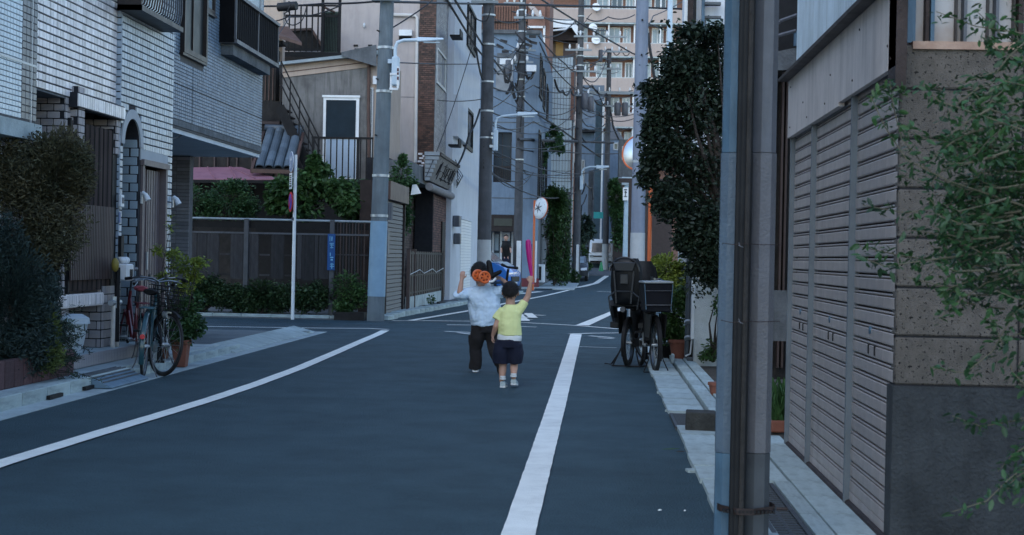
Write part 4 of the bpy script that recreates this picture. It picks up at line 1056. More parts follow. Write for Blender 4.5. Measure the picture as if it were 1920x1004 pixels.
h10 = thing('brick_shop', 'dark brick shop corner with sloping sign board and iron gate', 'shop', (-5, 39, .06))
y2_ = PX(757, 500, XG).y; y3_ = PX(846, 500, XG).y
MB().box(XG-1.1, y2_+1.2, .06, XG-.55, y3_-.1, PX(800, 330, XG-.55).z).build('wall', M_groutdk, h10)
tiles('X', XG-.55, y2_+1.2, y3_-.5, .2, 3.6, .21, .065, .01, .01, mat('brick_dark', (.075, .05, .045), .8, .2, 9, isl=.5), h10, name='brick_facing')
MB().box(XG-.9, y2_+1.0, PX(800, 338, XG).z-.12, XG-.05, y3_-2.6, PX(790, 318, XG).z+.1).build('canopy', M_concdk, h10)
yq0 = PX(812, 450, XG).y
MB().box(XG-.5, yq0, .06, XG-.02, y3_+.1, PX(826, 352, XG).z).build('corner_pier', M_groutdk, h10)
tiles('X', XG-.02, yq0+.1, y3_, .15, PX(826, 352, XG).z-.05, .21, .065, .012, .012, mat('brick_red_dark', (.11, .05, .04), .8, .2, 9, isl=.5), h10, name='pier_brick')
MB().box(XG-.02, (yq0+y3_)/2-.5, .06, XG+.03, (yq0+y3_)/2+.3, 2.3).build('doorway', M_blk, h10)
# sloping sign board over the corner
sy0, sy1 = PX(812, 320, XG+.2).y, PX(853, 320, XG+.25).y
zs0, zs1 = PX(820, 346, XG+.1).z, PX(820, 292, XG+.3).z
sg = MB().hexa([(XG-.03, sy0, zs0), (XG+.10, sy0, zs0), (XG+.10, sy1, zs0), (XG-.03, sy1, zs0)], [(XG-.03, sy0, zs1), (XG+.36, sy0, zs1), (XG+.36, sy1, zs1), (XG-.03, sy1, zs1)]).build('sign_board', mat('shop_sign_stone', (.17, .16, .155), .7, .35, 7, .3, 40, dirt=.4), h10)
b = MB()
for j in range(6):
    z0, z1 = zs0+(zs1-zs0)*j/6, zs0+(zs1-zs0)*(j+1)/6-.02
    b.box(XG+.0, sy0-.04, z0, XG+.10+.26*(j+.5)/6, sy0-.001, z1)
b.build('louvred_end', mat('louvre_grey', (.30, .34, .37), .6, .15, 5, dirt=.3), sg)
MB().box(XG-.02, sy0-.07, zs1, XG+.36, sy0+.02, zs1+.09).build('end_cap', MATS['louvre_grey'], sg)
MB().box(XG-.04, sy0, zs1, XG+.40, sy1+.03, zs1+.08).build('top_board', M_rust, sg)
glyph = MB(); nrm = Vector((zs1-zs0, 0, -.26)).normalized()
def sgp(u, v, o=.008): return Vector((XG+.10+.26*v, sy0+(sy1-sy0)*u, zs0+(zs1-zs0)*v))+nrm*o
for c_ in (.16, .36, .56, .76):                   # worn, unreadable relief characters
    for (u0, v0, u1, v1) in ((0, .75, .14, .78), (.02, .5, .13, .5), (.0, .25, .14, .22), (.07, .85, .07, .15), (.02, .75, .0, .3), (.13, .72, .14, .35)):
        if random.random() < .85: glyph.bar(sgp(c_+u0, v0), sgp(c_+u1, v1), .05, .02)
glyph.build('lettering', M_groutdk, sg)
MB().tube([(XG+.12, sy0-.1, zs0-.16), (XG+.16, sy1+.1, zs0-.18)], .10, 10).build('rolled_awning', mat('awning_roll', (.22, .21, .21), .9, .15, 6), h10, smooth=True)
# iron gate in front
g2 = thing('iron_gate', 'low dark iron gate with wire along the second block pavement', 'gate', (XG, 37, .06))
ya, yb_ = PX(765, 520, XG).y, PX(828, 520, XG).y
zg = PX(790, 472, XG).z
n_ = 15
for k in range(n_): piece('gate_board', M_rust, g2, (XG, ya+(yb_-ya)*(k+.5)/n_, (.35+zg)/2), (.03, (yb_-ya)/n_*.72, zg-.35))
for zz in (.45, zg*.6, zg-.05): MB().box(XG+.016, ya, zz-.02, XG+.03, yb_, zz+.02).build('rail', M_blk, g2)
for yy in (ya, ya+1.1, yb_): MB().box(XG-.03, yy-.04, .06, XG+.05, yy+.04, zg+.05).build('post', M_boardbr, g2)
MB().box(XG-.06, ya, .06, XG+.03, yb_, .36).build('base', M_conc, g2)
MB().tube([(XG+.05, ya+(yb_-ya)*i/8, zg*.62+.05*((i*7) % 3)) for i in range(9)], .008, 5).build('wire', M_whplast, g2)
bush('climbing_plant', 'climbing plant over the iron gate between garage and brick shop', 'plant', [cl(752, 330, 35.2, 20, 28), cl(748, 372, 35.2, 17, 30), cl(762, 400, 35.4, 13, 40), cl(772, 350, 35.6, 12, 20), cl(755, 300, 35.2, 6, 12)], 3200, .075, L_mid, 21, droop=.4)
single('white_lantern', MB().hexa([P(770, 366, 35.3), P(790, 363, 35.3), P(790, 363, 35.5), P(770, 366, 35.5)], [P(773, 347, 35.3), P(781, 346, 35.3), P(781, 346, 35.5), P(773, 347, 35.5)]), M_white, 'white tilted sheet shade above the climbing plant', 'shade')
bush('weed', 'small weeds at the foot of the iron gate', 'plant', [cl(808, 563, 38.6, 7, 8)], 160, .05, L_brt, 22, stems=False)
for k, (px, py) in enumerate([(795, 580), (840, 575)]):
    g_ = G(px, py); single('kerb_plate', MB().hexa([(g_.x-.25, g_.y-.5, .02), (g_.x+.15, g_.y-.5, .02), (g_.x+.15, g_.y+.6, .02), (g_.x-.25, g_.y+.6, .02)], [(g_.x-.25, g_.y-.5, .13), (g_.x+.1, g_.y-.5, .04), (g_.x+.1, g_.y+.6, .04), (g_.x-.25, g_.y+.6, .13)]), M_rubber, ['black rubber kerb step in front of the iron gate', 'black rubber kerb step at the white house'][k], 'kerb step')

# ---- white house
h11 = thing('white_house', 'white rendered house with black-framed windows and small white shutter', 'house', (-4.6, 51, 0))
XW = -4.28
def Ypx(px): return PX(px, 400, XW).y
yw0, yw1 = Ypx(846), Ypx(896)
MB().box(-9, yw0, .05, XW, yw1, 11.5).build('wall', M_whwall, h11)
MB().box(XW, yw0+.02, PX(865, 238, XW).z-.5, XW+.14, yw0+3.4, PX(855, 182, XW).z).build('box_out', M_whwall, h11)
for (pa, pb, ya, yb_) in ((875, 890, 12, 92), (872, 888, 208, 282)):
    q0, q1 = PX(pa, 60, XW), PX(pb, 60, XW)
    window(h11, 'X', XW, 1, q0.y, q1.y, PX(880, yb_, XW).z, PX(880, ya, XW).z, M_blk, M_glass, .09, .05, 1, 0, out=.06)
for (pa, py) in ((852, 68), (849, 272)):
    q = PX(pa, py, XW+.1); t_ = MB().box(XW, q.y-.3, q.z-.05, XW+.3, q.y+.5, q.z+.0).box(XW+.27, q.y-.3, q.z, XW+.3, q.y+.5, q.z+.16).build('window_guard', M_blk, h11)
q0, q1 = Ypx(864), Ypx(883); zz = PX(873, 414, XW).z
for k in range(26): piece('shutter_slat', M_white, h11, (XW+.012, (q0+q1)/2, .1+(zz-.1)*(k+.5)/26), (.025, q1-q0, (zz-.1)/26*.8))
MB().box(XW, q0-.15, zz, XW+.05, q1+.15, zz+.1).build('shutter_head', M_whwall, h11)
for k, (px, py, s) in enumerate([(850, 415, .28), (851, 448, .2)]):
    q = PX(px, py, XW); single('meter_box', MB().box(XW+.01, q.y-s, q.z-.16, XW+.2, q.y+s, q.z+.16), M_steelgrey, ['grey electric meter box on the white house corner', 'smaller grey box under the meter on the white house'][k], 'meter box', bevel=.02)
for k in range(5):
    pts = [PX(854+k*1.5, 300+k*9, XW+.08), PX(860-k, 318+k*5, XW+.12), PX(868-2*k, 330+k*4, XW+.1), PX(856, 352-k*3, XW+.08)]
    single('loose_cable', MB().tube(pts, .012, 5), M_cable, ['slack cable loop on the white house wall, '+w_ for w_ in ('uppermost', 'second from top', 'middle', 'second from bottom', 'lowest')][k], 'cable')
# ================================================================== beyond the second crossing
YB = 66.5
g1 = thing('grey_building', 'large grey rendered corner building behind the second crossing', 'building', (-6, 75, 0))
xl, xr = P(880, 300, YB).x-9, P(1010, 300, YB).x
zt = P(960, 58, YB).z; zgf = P(950, 403, YB).z
wall('wall', 'Y', YB, .4, xl, xr, zgf, zt, M_grey, g1, [(P(925, 300, YB).x, P(959, 300, YB).x, P(940, 342, YB).z, P(940, 248, YB).z)], sgn=-1)
MB().box(xl, YB+.4, .05, xr, YB+18, zt-.01).build('core', M_grey, g1) if False else None
MB().box(xl, YB+3.2, .05, xr-.4, YB+19, zt).build('core', M_blk, g1)
wy = [PX(px, 200, xr).y for px in (1013, 1037)]
ye = min(wy[1], YB+17)
def yx(px): return min(PX(px, 200, xr).y, ye)
hs = [(yx(1009.5)+.9, yx(1013.5), PX(1012, 190, xr).z, PX(1012, 130, xr).z)]
MB().box(xr-.4, YB+.401, zgf, xr, ye, zt).build('wall', M_grey, g1)
for i, (pa, pb) in enumerate(((1010.5, 1014.5), (1017, 1021), (1024, 1027))):
    q0, q1 = PX(pa, 200, xr).y, PX(pb, 200, xr).y
    z0, z1 = PX(1015, 190+i*4, xr).z, PX(1015, 108+i*8, xr).z
    window(g1, 'X', xr, 1, q0, q1, z0, z1, M_blk, M_glass, .12, .02, 0, 0, out=.05)
    window(g1, 'X', xr, 1, q0, q1, PX(1015, 395, xr).z, PX(1015, 255+i*5, xr).z, M_blk, M_glass, .12, .02, 0, 0, out=.05)
for pyz in (230, 372): z_ = P(960, pyz, YB).z; MB().box(xl, YB-.012, z_-.02, xr+.01, YB-.001, z_+.02).build('wall_joint', M_concdk, g1)
pw(g1, 925, 248, 959, 342, YB+.3, fm=M_bronze, gm=M_glass, mull=1, rail=1, sill=False)
pr(927, 312, 957, 315, YB+.05, .03).build('guard_rail', M_bronze, g1)
for k in range(9): pr(928+k*3.4, 315, 929+k*3.4, 341, YB+.06, .02).build('guard_bar', M_bronze, g1)
pr(890, 56, 1013, 63, YB-.15, .15).build('parapet', M_concdk, g1)
pr(932, 100, 972, 118, YB-.1, .1).build('vent_hood', M_concdk, g1); pr(930, 108, 962, 170, YB-.06, .06).build('service_panel', mat('panel_grey', (.24, .26, .28), .6, .15, 2, dirt=.3), g1)
# ground floor: dark fascia, glazed front, piers, red plinth
pr(880, 403, 975, 434, YB-.02, .5).build('fascia', M_bronze, g1)
pr(926, 410, 960, 424, YB-.06, .04).build('fascia_panel', mat('panel_olive', (.045, .05, .04), .5, .1, 4), g1)
sf = pr(880, 434, 976, 550, YB+1.2, .04).build('shop_glass', M_glass, g1)
for px in (902, 922, 937, 958): pr(px, 434, px+3.5, 548, YB+1.05, .1).build('shop_mullion', M_alu if px == 922 else M_whplast, sf)
for (a_, b_, c_, d_) in ((927, 440, 935, 470), (940, 436, 956, 452), (926, 475, 936, 520), (941, 492, 956, 540)):
    pr(a_, b_, c_, d_, YB+1.15, .03).build('interior_panel', M_glassl if a_ != 940 else M_whplast, sf)
MB().box(P(966, 450, YB).x, YB, .05, xr, YB+1.0, zgf).build('corner_pier', M_grey, g1)
pr(966, 522, 1010.5, 538, YB-.02, .02).build('plinth', mat('plinth_red', (.12, .025, .03), .7, .1, 5), g1)
tag(MB().box(xl, 64.9, 0, -1.9, 66.4, .05).build('pavement', M_conc), kind='structure')
b = MB().box(xr, 64.9, 0, -1.0, 84, .04).build('pavement', M_conc); b['kind'] = 'structure'
# far side face of the building lower part and air conditioner
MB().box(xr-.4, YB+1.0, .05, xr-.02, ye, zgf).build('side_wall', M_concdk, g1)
ac = thing('air_conditioner', 'white outdoor air conditioner unit at the corner of the grey building', 'air conditioner', tuple(P(1014, 530, YB+1.5)))
pr(1009, 496, 1021, 530, YB+1.2, .45).build('case', M_whplast, ac, bevel=.02); pr(1010.5, 500, 1015, 526, YB+1.18, .02).build('fan_grille', M_blk, ac)
# brick-red louvred building behind, white siding house
g2_ = thing('brick_building', 'reddish louvred building rising behind the grey corner building', 'building', tuple(P(960, 60, 84)))
pr(880, -40, 1030, 200, 84, 6).build('wall', M_aptbr, g2_)
for k in range(22): pr(893+k*5.0, 12, 894+k*5.0, 57, 83.93, .06).build('louvre_post', M_blk, g2_)
pr(893, 40, 990, 42.5, 83.9, .08).build('louvre_rail', M_blk, g2_); pr(893, 4, 905, 12, 83.9, .08).build('white_edge', M_white, g2_)
pr(990, 8, 1022, 50, 83.5, .45).build('dark_bay', M_aptbr, g2_); MB().bar(P(992, 8, 83.3), P(1014, 33, 83.3), .25, .25).build('roof_edge', M_stucco, g2_)
pr(989, 49, 1021, 53, 82.5, .1).build('frame_top', M_whplast, g2_); pr(1018, 49, 1022, 90, 82.5, .1).build('frame_post', M_whplast, g2_)
g3 = thing('siding_house', 'house with pale siding and deep dark eaves above the white tiled tower', 'house', tuple(P(1060, 130, 95)))
Y3 = 95
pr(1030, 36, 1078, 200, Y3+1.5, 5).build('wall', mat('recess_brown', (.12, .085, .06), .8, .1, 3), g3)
b = MB(); b.hexa([P(1031, 52, Y3), P(1082, 52, Y3), P(1082, 52, Y3+2), P(1031, 52, Y3+2)], [P(1031, 36, Y3), P(1075, 36, Y3), P(1075, 36, Y3+2), P(1031, 36, Y3+2)]); b.build('siding', M_white, g3)
MB().hexa([P(1072, 52, Y3-.1), P(1088, 76, Y3-.1), P(1088, 76, Y3+1), P(1072, 52, Y3+1)], [P(1072, 36, Y3-.1), P(1092, 60, Y3-.1), P(1092, 60, Y3+1), P(1072, 36, Y3+1)]).build('gable_end', M_white, g3)
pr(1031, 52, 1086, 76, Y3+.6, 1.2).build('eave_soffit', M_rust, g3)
pr(1032, 56, 1036, 108, Y3+.3, .2).build('corner_post', M_stucco, g3); MB().tube([P(1033, 100, Y3), P(1034, 58, Y3), P(1062, 55, Y3), P(1066, 50, Y3)], .08, 6).build('gutter_pipe', M_whplast, g3)
pr(1042, 78, 1056, 105, Y3+1.3, .1).build('ochre_panel', mat('ochre', (.30, .18, .06), .7, .1, 4), g3); pr(1056, 80, 1078, 106, Y3+1.3, .1).build('dark_panel', M_boardbr, g3)
g4 = thing('tiled_tower', 'narrow white tiled building with fine grid joints, left of the pole with the street lamp', 'building', tuple(P(1055, 480, 90)))
pr(1033, 105, 1072, 540, 90, 6).build('wall', M_grout, g4)
x0, x1 = P(1033, 250, 90).x, P(1072, 250, 90).x
tiles('Y', 90, x0, x1, P(1050, 360, 90).z, P(1050, 107, 90).z, .17, .62, .02, .03, M_tilewh, g4, sgn=-1, out=.02)
for (a_, b_) in ((130, 225), (270, 338)): pr(1070, a_, 1076, b_, 89.9, .5).build('brown_panel', M_aptbr, g4)
bush('wall_plant', 'leafy plant hanging from the corner of the grey building above the hedge', 'plant', [cl(1035, 262, 74, 20, 16), cl(1018, 290, 72, 9, 24), cl(1046, 278, 76, 14, 12), cl(1012, 330, 72, 6, 30), cl(1038, 245, 74, 6, 10)], 1800, .17, L_mid, 31, stems=False, droop=.3)
bush('ivy_hedge', 'tall block of ivy-green hedge beside the grey building', 'hedge', [cl(1042, 380, 71.5, 22, 30, 14), cl(1040, 430, 71.5, 20, 40, 14), cl(1057, 400, 72.5, 15, 48, 18), cl(1038, 490, 71.5, 16, 36, 14), cl(1056, 470, 72.5, 16, 50, 18), cl(1050, 510, 72, 20, 26, 14), cl(1035, 365, 71.5, 14, 14, 10)], 14000, .13, L_ivy, 32, shell=.35)
# far beige apartment block
YA = 130
ap = thing('apartment_block', 'long beige apartment block with brick walls and balconies closing the street', 'building', (3, 134, 0))
xa, xb = P(1020, 100, YA).x, P(1300, 100, YA).x
MB().box(xa-8, YA, 0, xb+14, YA+10, 26).build('wall', M_aptbr, ap)
for i, (yt_, yb2) in enumerate(((-52, -22), (18, 43), (82, 106), (147, 172), (213, 238), (278, 303))):
    z1, z0 = P(1180, yt_, YA-1.2).z, P(1180, yb2, YA-1.2).z
    bl = MB().box(xa-6, YA-1.3, z0, xb+12, YA-1.15, z1).build('balcony', M_apt, ap)
    MB().box(xa-6, YA-1.3, z0-.12, xb+12, YA, z0-.01).build('balcony_floor', M_conc, bl)
    MB().box(xa-6, YA-1.25, z1, xb+12, YA-1.2, z1+.06).build('balcony_rail', M_alu, bl)
    for k in range(9):
        px = 1086+k*27+((i*5) % 9); a_, b_ = P(px, 60, YA).x, P(px+ (22 if k % 3 else 15), 60, YA).x
        window(ap, 'Y', YA, -1, a_, b_, z1-.4, z0+2.55, M_whplast if k % 2 else M_alu, M_glassl if (k+i) % 3 else M_glass, .10, .05, 1, 0, False, .05)
    for k in range(5):
        px = 1092+k*48; MB().box(P(px, 60, YA).x, YA-1.1, z0, P(px, 60, YA).x+.12, YA, z0+2.9).build('partition', M_whplast, bl)
for k, (px, py) in enumerate([(1118, 14), (1117, 76), (1112, 52)]):
    q = P(px, py, YA-1.6); t = thing('satellite_dish', ['white satellite dish on the top balcony rail', 'white satellite dish on the second balcony rail', 'small dish beside the far pole'][k], 'satellite dish', tuple(q))
    MB().rings([((q.x, q.y, q.z), .05, .05), ((q.x, q.y-.0, q.z+.05), .38, .2)], 12).disc((q.x, q.y-.1, q.z), (.3, -1, .4), .36, .04, 16).build('dish', M_white, t); MB().bar((q.x, q.y, q.z), (q.x, q.y+.4, q.z-.5), .05).build('arm', M_galv, t)
# middle distance low buildings
def block(name, label, x0, y0, x1, y1, Y, d, m, wins=(), wm=M_glass):
    t = thing(name, label, 'building', tuple(P((x0+x1)/2, 500, Y)))
    zb_ = gz(Y); a, b_ = P(x0, (y0+y1)/2, Y), P(x1, (y0+y1)/2, Y)
    MB().box(a.x, Y, zb_, b_.x, Y+d, P((x0+x1)/2, y0, Y).z).build('wall', m, t)
    for q in wins: pw(t, *q, Y, fm=M_alu, gm=wm, mull=1, sill=False, fw=.08)
    return t
b1_ = block('grey_house', 'pale grey house with flat roof behind the second street lamp', 1083, 232, 1112, 520, 108, 6, M_grey, ((1086, 300, 1096, 345),))
pr(1084, 243, 1121, 248, 107.2, .8).build('canopy', M_blk, b1_)
for k in range(7): pr(1102+k*2, 320, 1103+k*2, 500, 107.9, .1).build('siding_rib', M_concdk, b1_)
block('grey_house', 'bluish-grey house with pale roof band between the far poles', 1084, 160, 1130, 500, 118, 6, mat('wall_slate', (.10, .13, .17), .8, .15, 3), ((1092, 175, 1104, 205),))
b2_ = block('gabled_house', 'grey gabled house below the apartment balconies', 1128, 262, 1182, 520, 112, 6, M_grey, ((1150, 268, 1168, 282),))
MB().prism([P(1128, 262, 111.9), P(1170, 262, 111.9), P(1146, 228, 111.9)], (0, 6, 0)).build('gable', mat('roof_slate', (.11, .12, .14), .7, .15, 3), b2_)
b3_ = block('dark_building', 'tall narrow dark teal building with white edge, right of the low houses', 1114, 190, 1128, 520, 104, 3, mat('wall_dark_teal', (.04, .07, .09), .7, .2, 3))
pr(1127, 190, 1130, 470, 103.9, .2).build('edge_strip', M_whplast, b3_)
block('dark_shed', 'dark shed with shuttered front behind the shrubs at the far end', 1150, 335, 1260, 530, 98, 3, M_boardbr)
block('grey_house', 'low house with lattice windows half hidden by wires above the far shed', 1160, 262, 1215, 345, 104, 4, M_concdk, ((1166, 275, 1178, 300), (1182, 275, 1196, 300)))
sgn_ = pr(1113, 398, 1131, 410, 96, .12); single('hanging_sign', sgn_, mat('sign_teal', (.03, .42, .42), .5, .1, 4), 'small turquoise hanging sign near the far dark pole', 'sign')
bush('street_shrub', 'reddish green shrub behind the lamp pole at the second block', 'shrub', [cl(1095, 420, 92, 14, 16), cl(1088, 450, 92, 12, 22), cl(1104, 435, 93, 12, 16)], 2200, .2, L_con, 33)
bush('tall_shrub', 'tall dark green shrub right of the far dark pole', 'shrub', [cl(1155, 380, 95, 12, 36), cl(1162, 430, 95, 14, 40), cl(1150, 350, 95, 8, 16)], 3600, .2, L_mid, 34)
bush('street_shrub', 'low bush above the parked dark car', 'shrub', [cl(1088, 478, 90, 12, 14), cl(1100, 500, 91, 8, 10)], 900, .18, L_ivy, 35)

# ================================================================== vehicles
def wheel(t, x, y, z, r, w_, ax=(1, 0, 0), name='wheel'):
    wv = Vector(ax); c_ = Vector((x, y, z))
    tyre = MB().tube([c_-wv*w_/2, c_-wv*(w_/2-.02), c_+wv*(w_/2-.02), c_+wv*w_/2], [r*.93, r, r, r*.93], 20).build(name, M_rubber, t, smooth=True)
    MB().disc(c_, wv, r*.62, w_+.012, 16).build('rim', M_galv, tyre)
    return tyre
# blue and white hatchback, nose to the right, local frame: +X = forward
car = thing('hatchback_car', 'blue and white hatchback parked in the second side street, nose to the right', 'car', (P(966, 520, 56).x, 55.9, 0), RAD(-14), local=True); car.scale = (1.0, 1.0, 1.14)
prof = [(-3.7, .30), (-3.78, .75), (-3.6, 1.02), (-3.35, 1.46), (-2.9, 1.60), (-2.0, 1.63), (-1.45, 1.56), (-.85, 1.08), (-.25, .92), (-.02, .72), (0, .42), (-.05, .26)]
def cbody(y0, y1, pr_, ins=0):
    b = MB(); n = len(pr_); V = []
    for yy, s in ((y0, 0), (y0+.10, 1), (y1-.10, 1), (y1, 0)):
        for (x, z) in pr_: V.append((x*(1 if s else .985)-(0 if s else .025), yy, z if s else (z-.03 if z > 1 else z*.98+.01)))
    Fc = [tuple(range(n))[::-1], tuple(range(3*n, 4*n))]
    for k in range(3):
        for i in range(n): Fc.append((k*n+i, k*n+(i+1) % n, (k+1)*n+(i+1) % n, (k+1)*n+i))
    return b.add(V, Fc)
low = [(x, min(z, .95 if x > -3.4 else .98)) for x, z in prof]
body = cbody(-.82, .82, [(-3.7, .28), (-3.78, .62), (-3.70, .98), (-1.15, 1.0), (-.55, .99), (-.20, .86), (-.02, .68), (0, .42), (-.05, .26)]).build('body', M_carblue, car, smooth=True)
cab = cbody(-.74, .74, [(-3.68, .97), (-3.38, 1.44), (-2.9, 1.60), (-2.0, 1.63), (-1.5, 1.57), (-.62, .97)]).build('cabin', M_carwhite, car, smooth=True)
for s in (-1, 1):
    for (x0, x1) in ((-3.2, -2.15), (-2.05, -1.2)):
        MB().prism([(x0+.08, s*.742, 1.03), (x1+(.28 if x1 > -1.5 else 0), s*.742, 1.03), (x1-(.20 if x1 > -1.5 else 0), s*.728, 1.47), (x0+.14, s*.728, 1.50)], (0, s*.008, 0)).build('side_window', M_glass, body)
    MB().prism([(-.40, s*.60, .80), (-.08, s*.50, .72), (-.10, s*.76, .66), (-.42, s*.80, .78)], (.03, 0, .06)).build('headlight', M_whplast, body)
    MB().box(-1.3, s*.84, .98, -1.15, s*1.0, 1.1).build('wing_mirror', M_carblue, body)
    for x in (-.72, -3.02): wheel(car, x, s*.74, .30, .30, .18, (0, 1, 0))
MB().prism([(-.66, -.60, 1.01), (-.66, .60, 1.01), (-1.43, .56, 1.54), (-1.43, -.56, 1.54)], (.014, 0, .02)).build('windscreen', M_glass, body)
MB().prism([(-.50, -.55, 1.0), (-.50, .55, 1.0), (-.22, .5, .885), (-.22, -.5, .885)], (.01, 0, .02)).build('bonnet_stripe', M_carwhite, body)
MB().box(-.02, -.45, .40, .03, .45, .56).build('grille', M_blk, body); MB().box(.01, -.17, .30, .04, .17, .38).build('number_plate', M_whplast, body)
for s in (-1, 1): MB().box(-2.9, s*.805, .62, -.9, s*.828, .74).build('side_stripe', M_carwhite, body)
car2 = thing('van', 'blue van end just visible left of the middle utility pole', 'van', (-6.3, 60.5, 0))
cbx = MB().box(-7.6, 60, .35, -5.05, 61.7, 1.8).build('body', M_carblue, car2, bevel=.1); MB().box(-5.6, 59.99, 1.15, -5.2, 60.0, 1.6).build('window', M_glass, car2)
pr(889, 452, 896, 474, 59.9, .08).build('white_panel', M_carwhite, car2)
for x in (-7.1, -5.5): wheel(car2, x, 60.1, .3, .3, .2, (0, 1, 0))
# white kei van far up the street
vz = gz(100)
vx = P(1127, 470, 100.5).x
van = thing('white_van', 'small white van facing us at the far end of the street', 'van', (vx, 100.5, vz), 0, local=True)
van.location.z = P(1128, 503, 100.5).z
vprof = [(0, .32), (-.04, .70), (.05, .98), (.42, 1.72), (.62, 1.88), (3.3, 1.90), (3.4, 1.5), (3.4, .32)]
b = MB(); n = len(vprof); V = []
for xx, s in ((-.78, .9), (-.68, 1), (.68, 1), (.78, .9)):
    for (y, z) in vprof: V.append((xx*(1-.10*max(0, z-1)), y+(0 if s == 1 else .05), z if s == 1 else z*.985))
Fc = [tuple(range(n))[::-1], tuple(range(3*n, 4*n))]
for k in range(3):
    for i in range(n): Fc.append((k*n+i, k*n+(i+1) % n, (k+1)*n+(i+1) % n, (k+1)*n+i))
vb = b.add(V, Fc).build('body', M_carwhite, van, smooth=True)
MB().prism([(-.62, .06, 1.03), (.62, .06, 1.03), (.58, .36, 1.62), (-.58, .36, 1.62)], (0, -.03, .0)).build('windscreen', M_glass, vb)
MB().box(-.5, -.065, .72, .5, -.03, .80).build('grille', M_blk, vb); MB().box(-.7, -.06, .34, .7, -.0, .46).build('bumper', M_blk, vb)
for s in (-1, 1):
    MB().box(s*.74, -.06, .68, s*.50, -.02, .84).build('headlight', M_glassl, vb); MB().box(s*.80, .2, 1.1, s*.95, .26, 1.35).build('wing_mirror', M_blk, vb)
    for y in (.45, 2.7): wheel(van, s*.68, y, .27, .27, .15)
MB().box(-.17, -.07, .48, .17, -.061, .58).build('number_plate', M_whplast, vb)
tag(MB().hexa([(vx-2, 95, gz(95)), (vx+1.2, 95, gz(95)), (vx+1.2, 106, gz(106)), (vx-2, 106, gz(106))], [(vx-2, 95, gz(95)+.03), (vx+1.2, 95, gz(95)+.03), (vx+1.2, 100, van.location.z), (vx-2, 100, van.location.z)]).build('forecourt', M_concdk), kind='structure')
tag(MB().box(vx-2, 100, 0, vx+1.2, 104, van.location.z).build('forecourt', M_concdk), kind='structure')
dc = thing('dark_car', 'dark parked car partly hidden behind the pole with the street lamp', 'car', (P(1074, 500, 86).x, 86, gz(86)), 0, local=True)
dp = [(0, .3), (-.05, .6), (.2, .85), (1.1, 1.0), (1.8, 1.42), (3.4, 1.45), (4.1, 1.0), (4.3, .9), (4.3, .3)]
b = MB(); n = len(dp); V = []
for xx, s in ((-.85, 0), (-.75, 1), (.75, 1), (.85, 0)):
    for (y, z) in dp: V.append((xx*(1-.22*max(0, z-.9)), y+(0 if s else .06), z if s else z*.97))
Fc = [tuple(range(n))[::-1], tuple(range(3*n, 4*n))]
for k in range(3):
    for i in range(n): Fc.append((k*n+i, k*n+(i+1) % n, (k+1)*n+(i+1) % n, (k+1)*n+i))
db = b.add(V, Fc).build('body', M_cardk, dc, smooth=True)
MB().prism([(-.62, 1.12, 1.03), (.62, 1.12, 1.03), (.56, 1.72, 1.38), (-.56, 1.72, 1.38)], (0, -.03, .0)).build('windscreen', M_glassl, db)
for s in (-1, 1):
    MB().prism([(s*.78, .02, .62), (s*.45, -.03, .62), (s*.45, .03, .74), (s*.78, .12, .78)], (0, -.03, 0)).build('headlight', M_whplast, db)
    for y in (.8, 3.4): wheel(dc, s*.76, y, .3, .3, .18)
for k, (x, m_, l_) in enumerate([(1127, mat('cone_green', (.03, .25, .10), .5, .1, 5), 'green traffic cone at the foot of the far dark pole'), (1114, mat('tarp_blue', (.02, .10, .42), .5, .1, 5), 'blue tarpaulin heap in front of the white van')]):
    q = P(x, 514, 98)
    if k == 0: single('traffic_cone', MB().tube([(q.x, q.y, q.z-.1), (q.x, q.y, q.z-.05), (q.x, q.y, q.z+.75)], [.3, .2, .05], 12), m_, l_, 'traffic cone', smooth=True)
    else: single('tarpaulin', MB().hexa([P(1106, 514, 98), P(1122, 516, 98), P(1122, 514, 99), P(1106, 512, 99)], [P(1108, 507, 98), P(1113, 509, 98), P(1113, 508, 99), P(1108, 506, 99)]), m_, l_, 'tarpaulin')

# ================================================================== poles, lamps, mirrors
def pole(px, py, Y, rb, rt, topz, label, m=M_pole, band=None, bandm=M_band, lean=0.0, X=None):
    p = P(px, py, Y); x = p.x if X is None else X; z0 = gz(Y)-.05
    t = thing('utility_pole', label, 'utility pole', (x, Y, gz(Y)))
    MB().tube([(x, Y, z0), (x+lean*topz, Y, topz)], [rb, rt], 20).build('shaft', m, t, smooth=True)
    if band:
        z_a, z_b = band; ra = rb+(rt-rb)*z_a/topz+.006; rb_ = rb+(rt-rb)*z_b/topz+.006
        MB().tube([(x+lean*z_a, Y, z_a), (x+lean*z_b, Y, z_b)], [ra, rb_], 20).build('sleeve', bandm, t, smooth=True)
    t['x'] = x; return t, x
def ring(t, x, Y, z, r): return MB().tube([(x, Y, z-.025), (x, Y, z+.025)], r+.012, 16).build('clamp_band', M_galv, t)
pA, xA_ = pole(704, 600, 30.9, .178, .128, 8.5, lean=.017, label='large pale concrete utility pole at the corner with a lamp arm', band=(P(706, 556, 30.9).z, P(708, 415, 30.9).z), bandm=mat('sleeve_pale_blue', (.20, .32, .43), .55, .08, 3, dirt=.15))
for py in (90, 172, 330, 405): ring(pA, xA_+.017*P(715, py, 30.9).z, 30.9, P(715, py, 30.9).z, .178-.05*P(715, py, 30.9).z/8.5)
for py in (60, 150, 255): 
    z_ = P(715, py, 30.9).z; MB().tube([(xA_-.05, 30.7, z_), (xA_-.02, 30.9, z_)], .015, 6).build('step_socket', M_blk, pA)
pB, xB_ = pole(907, 500, 45.5, .21, .165, 9.5, 'dark concrete utility pole behind the older boy, with lamp arm', m=M_poledk, band=(.1, P(907, 450, 45.5).z))
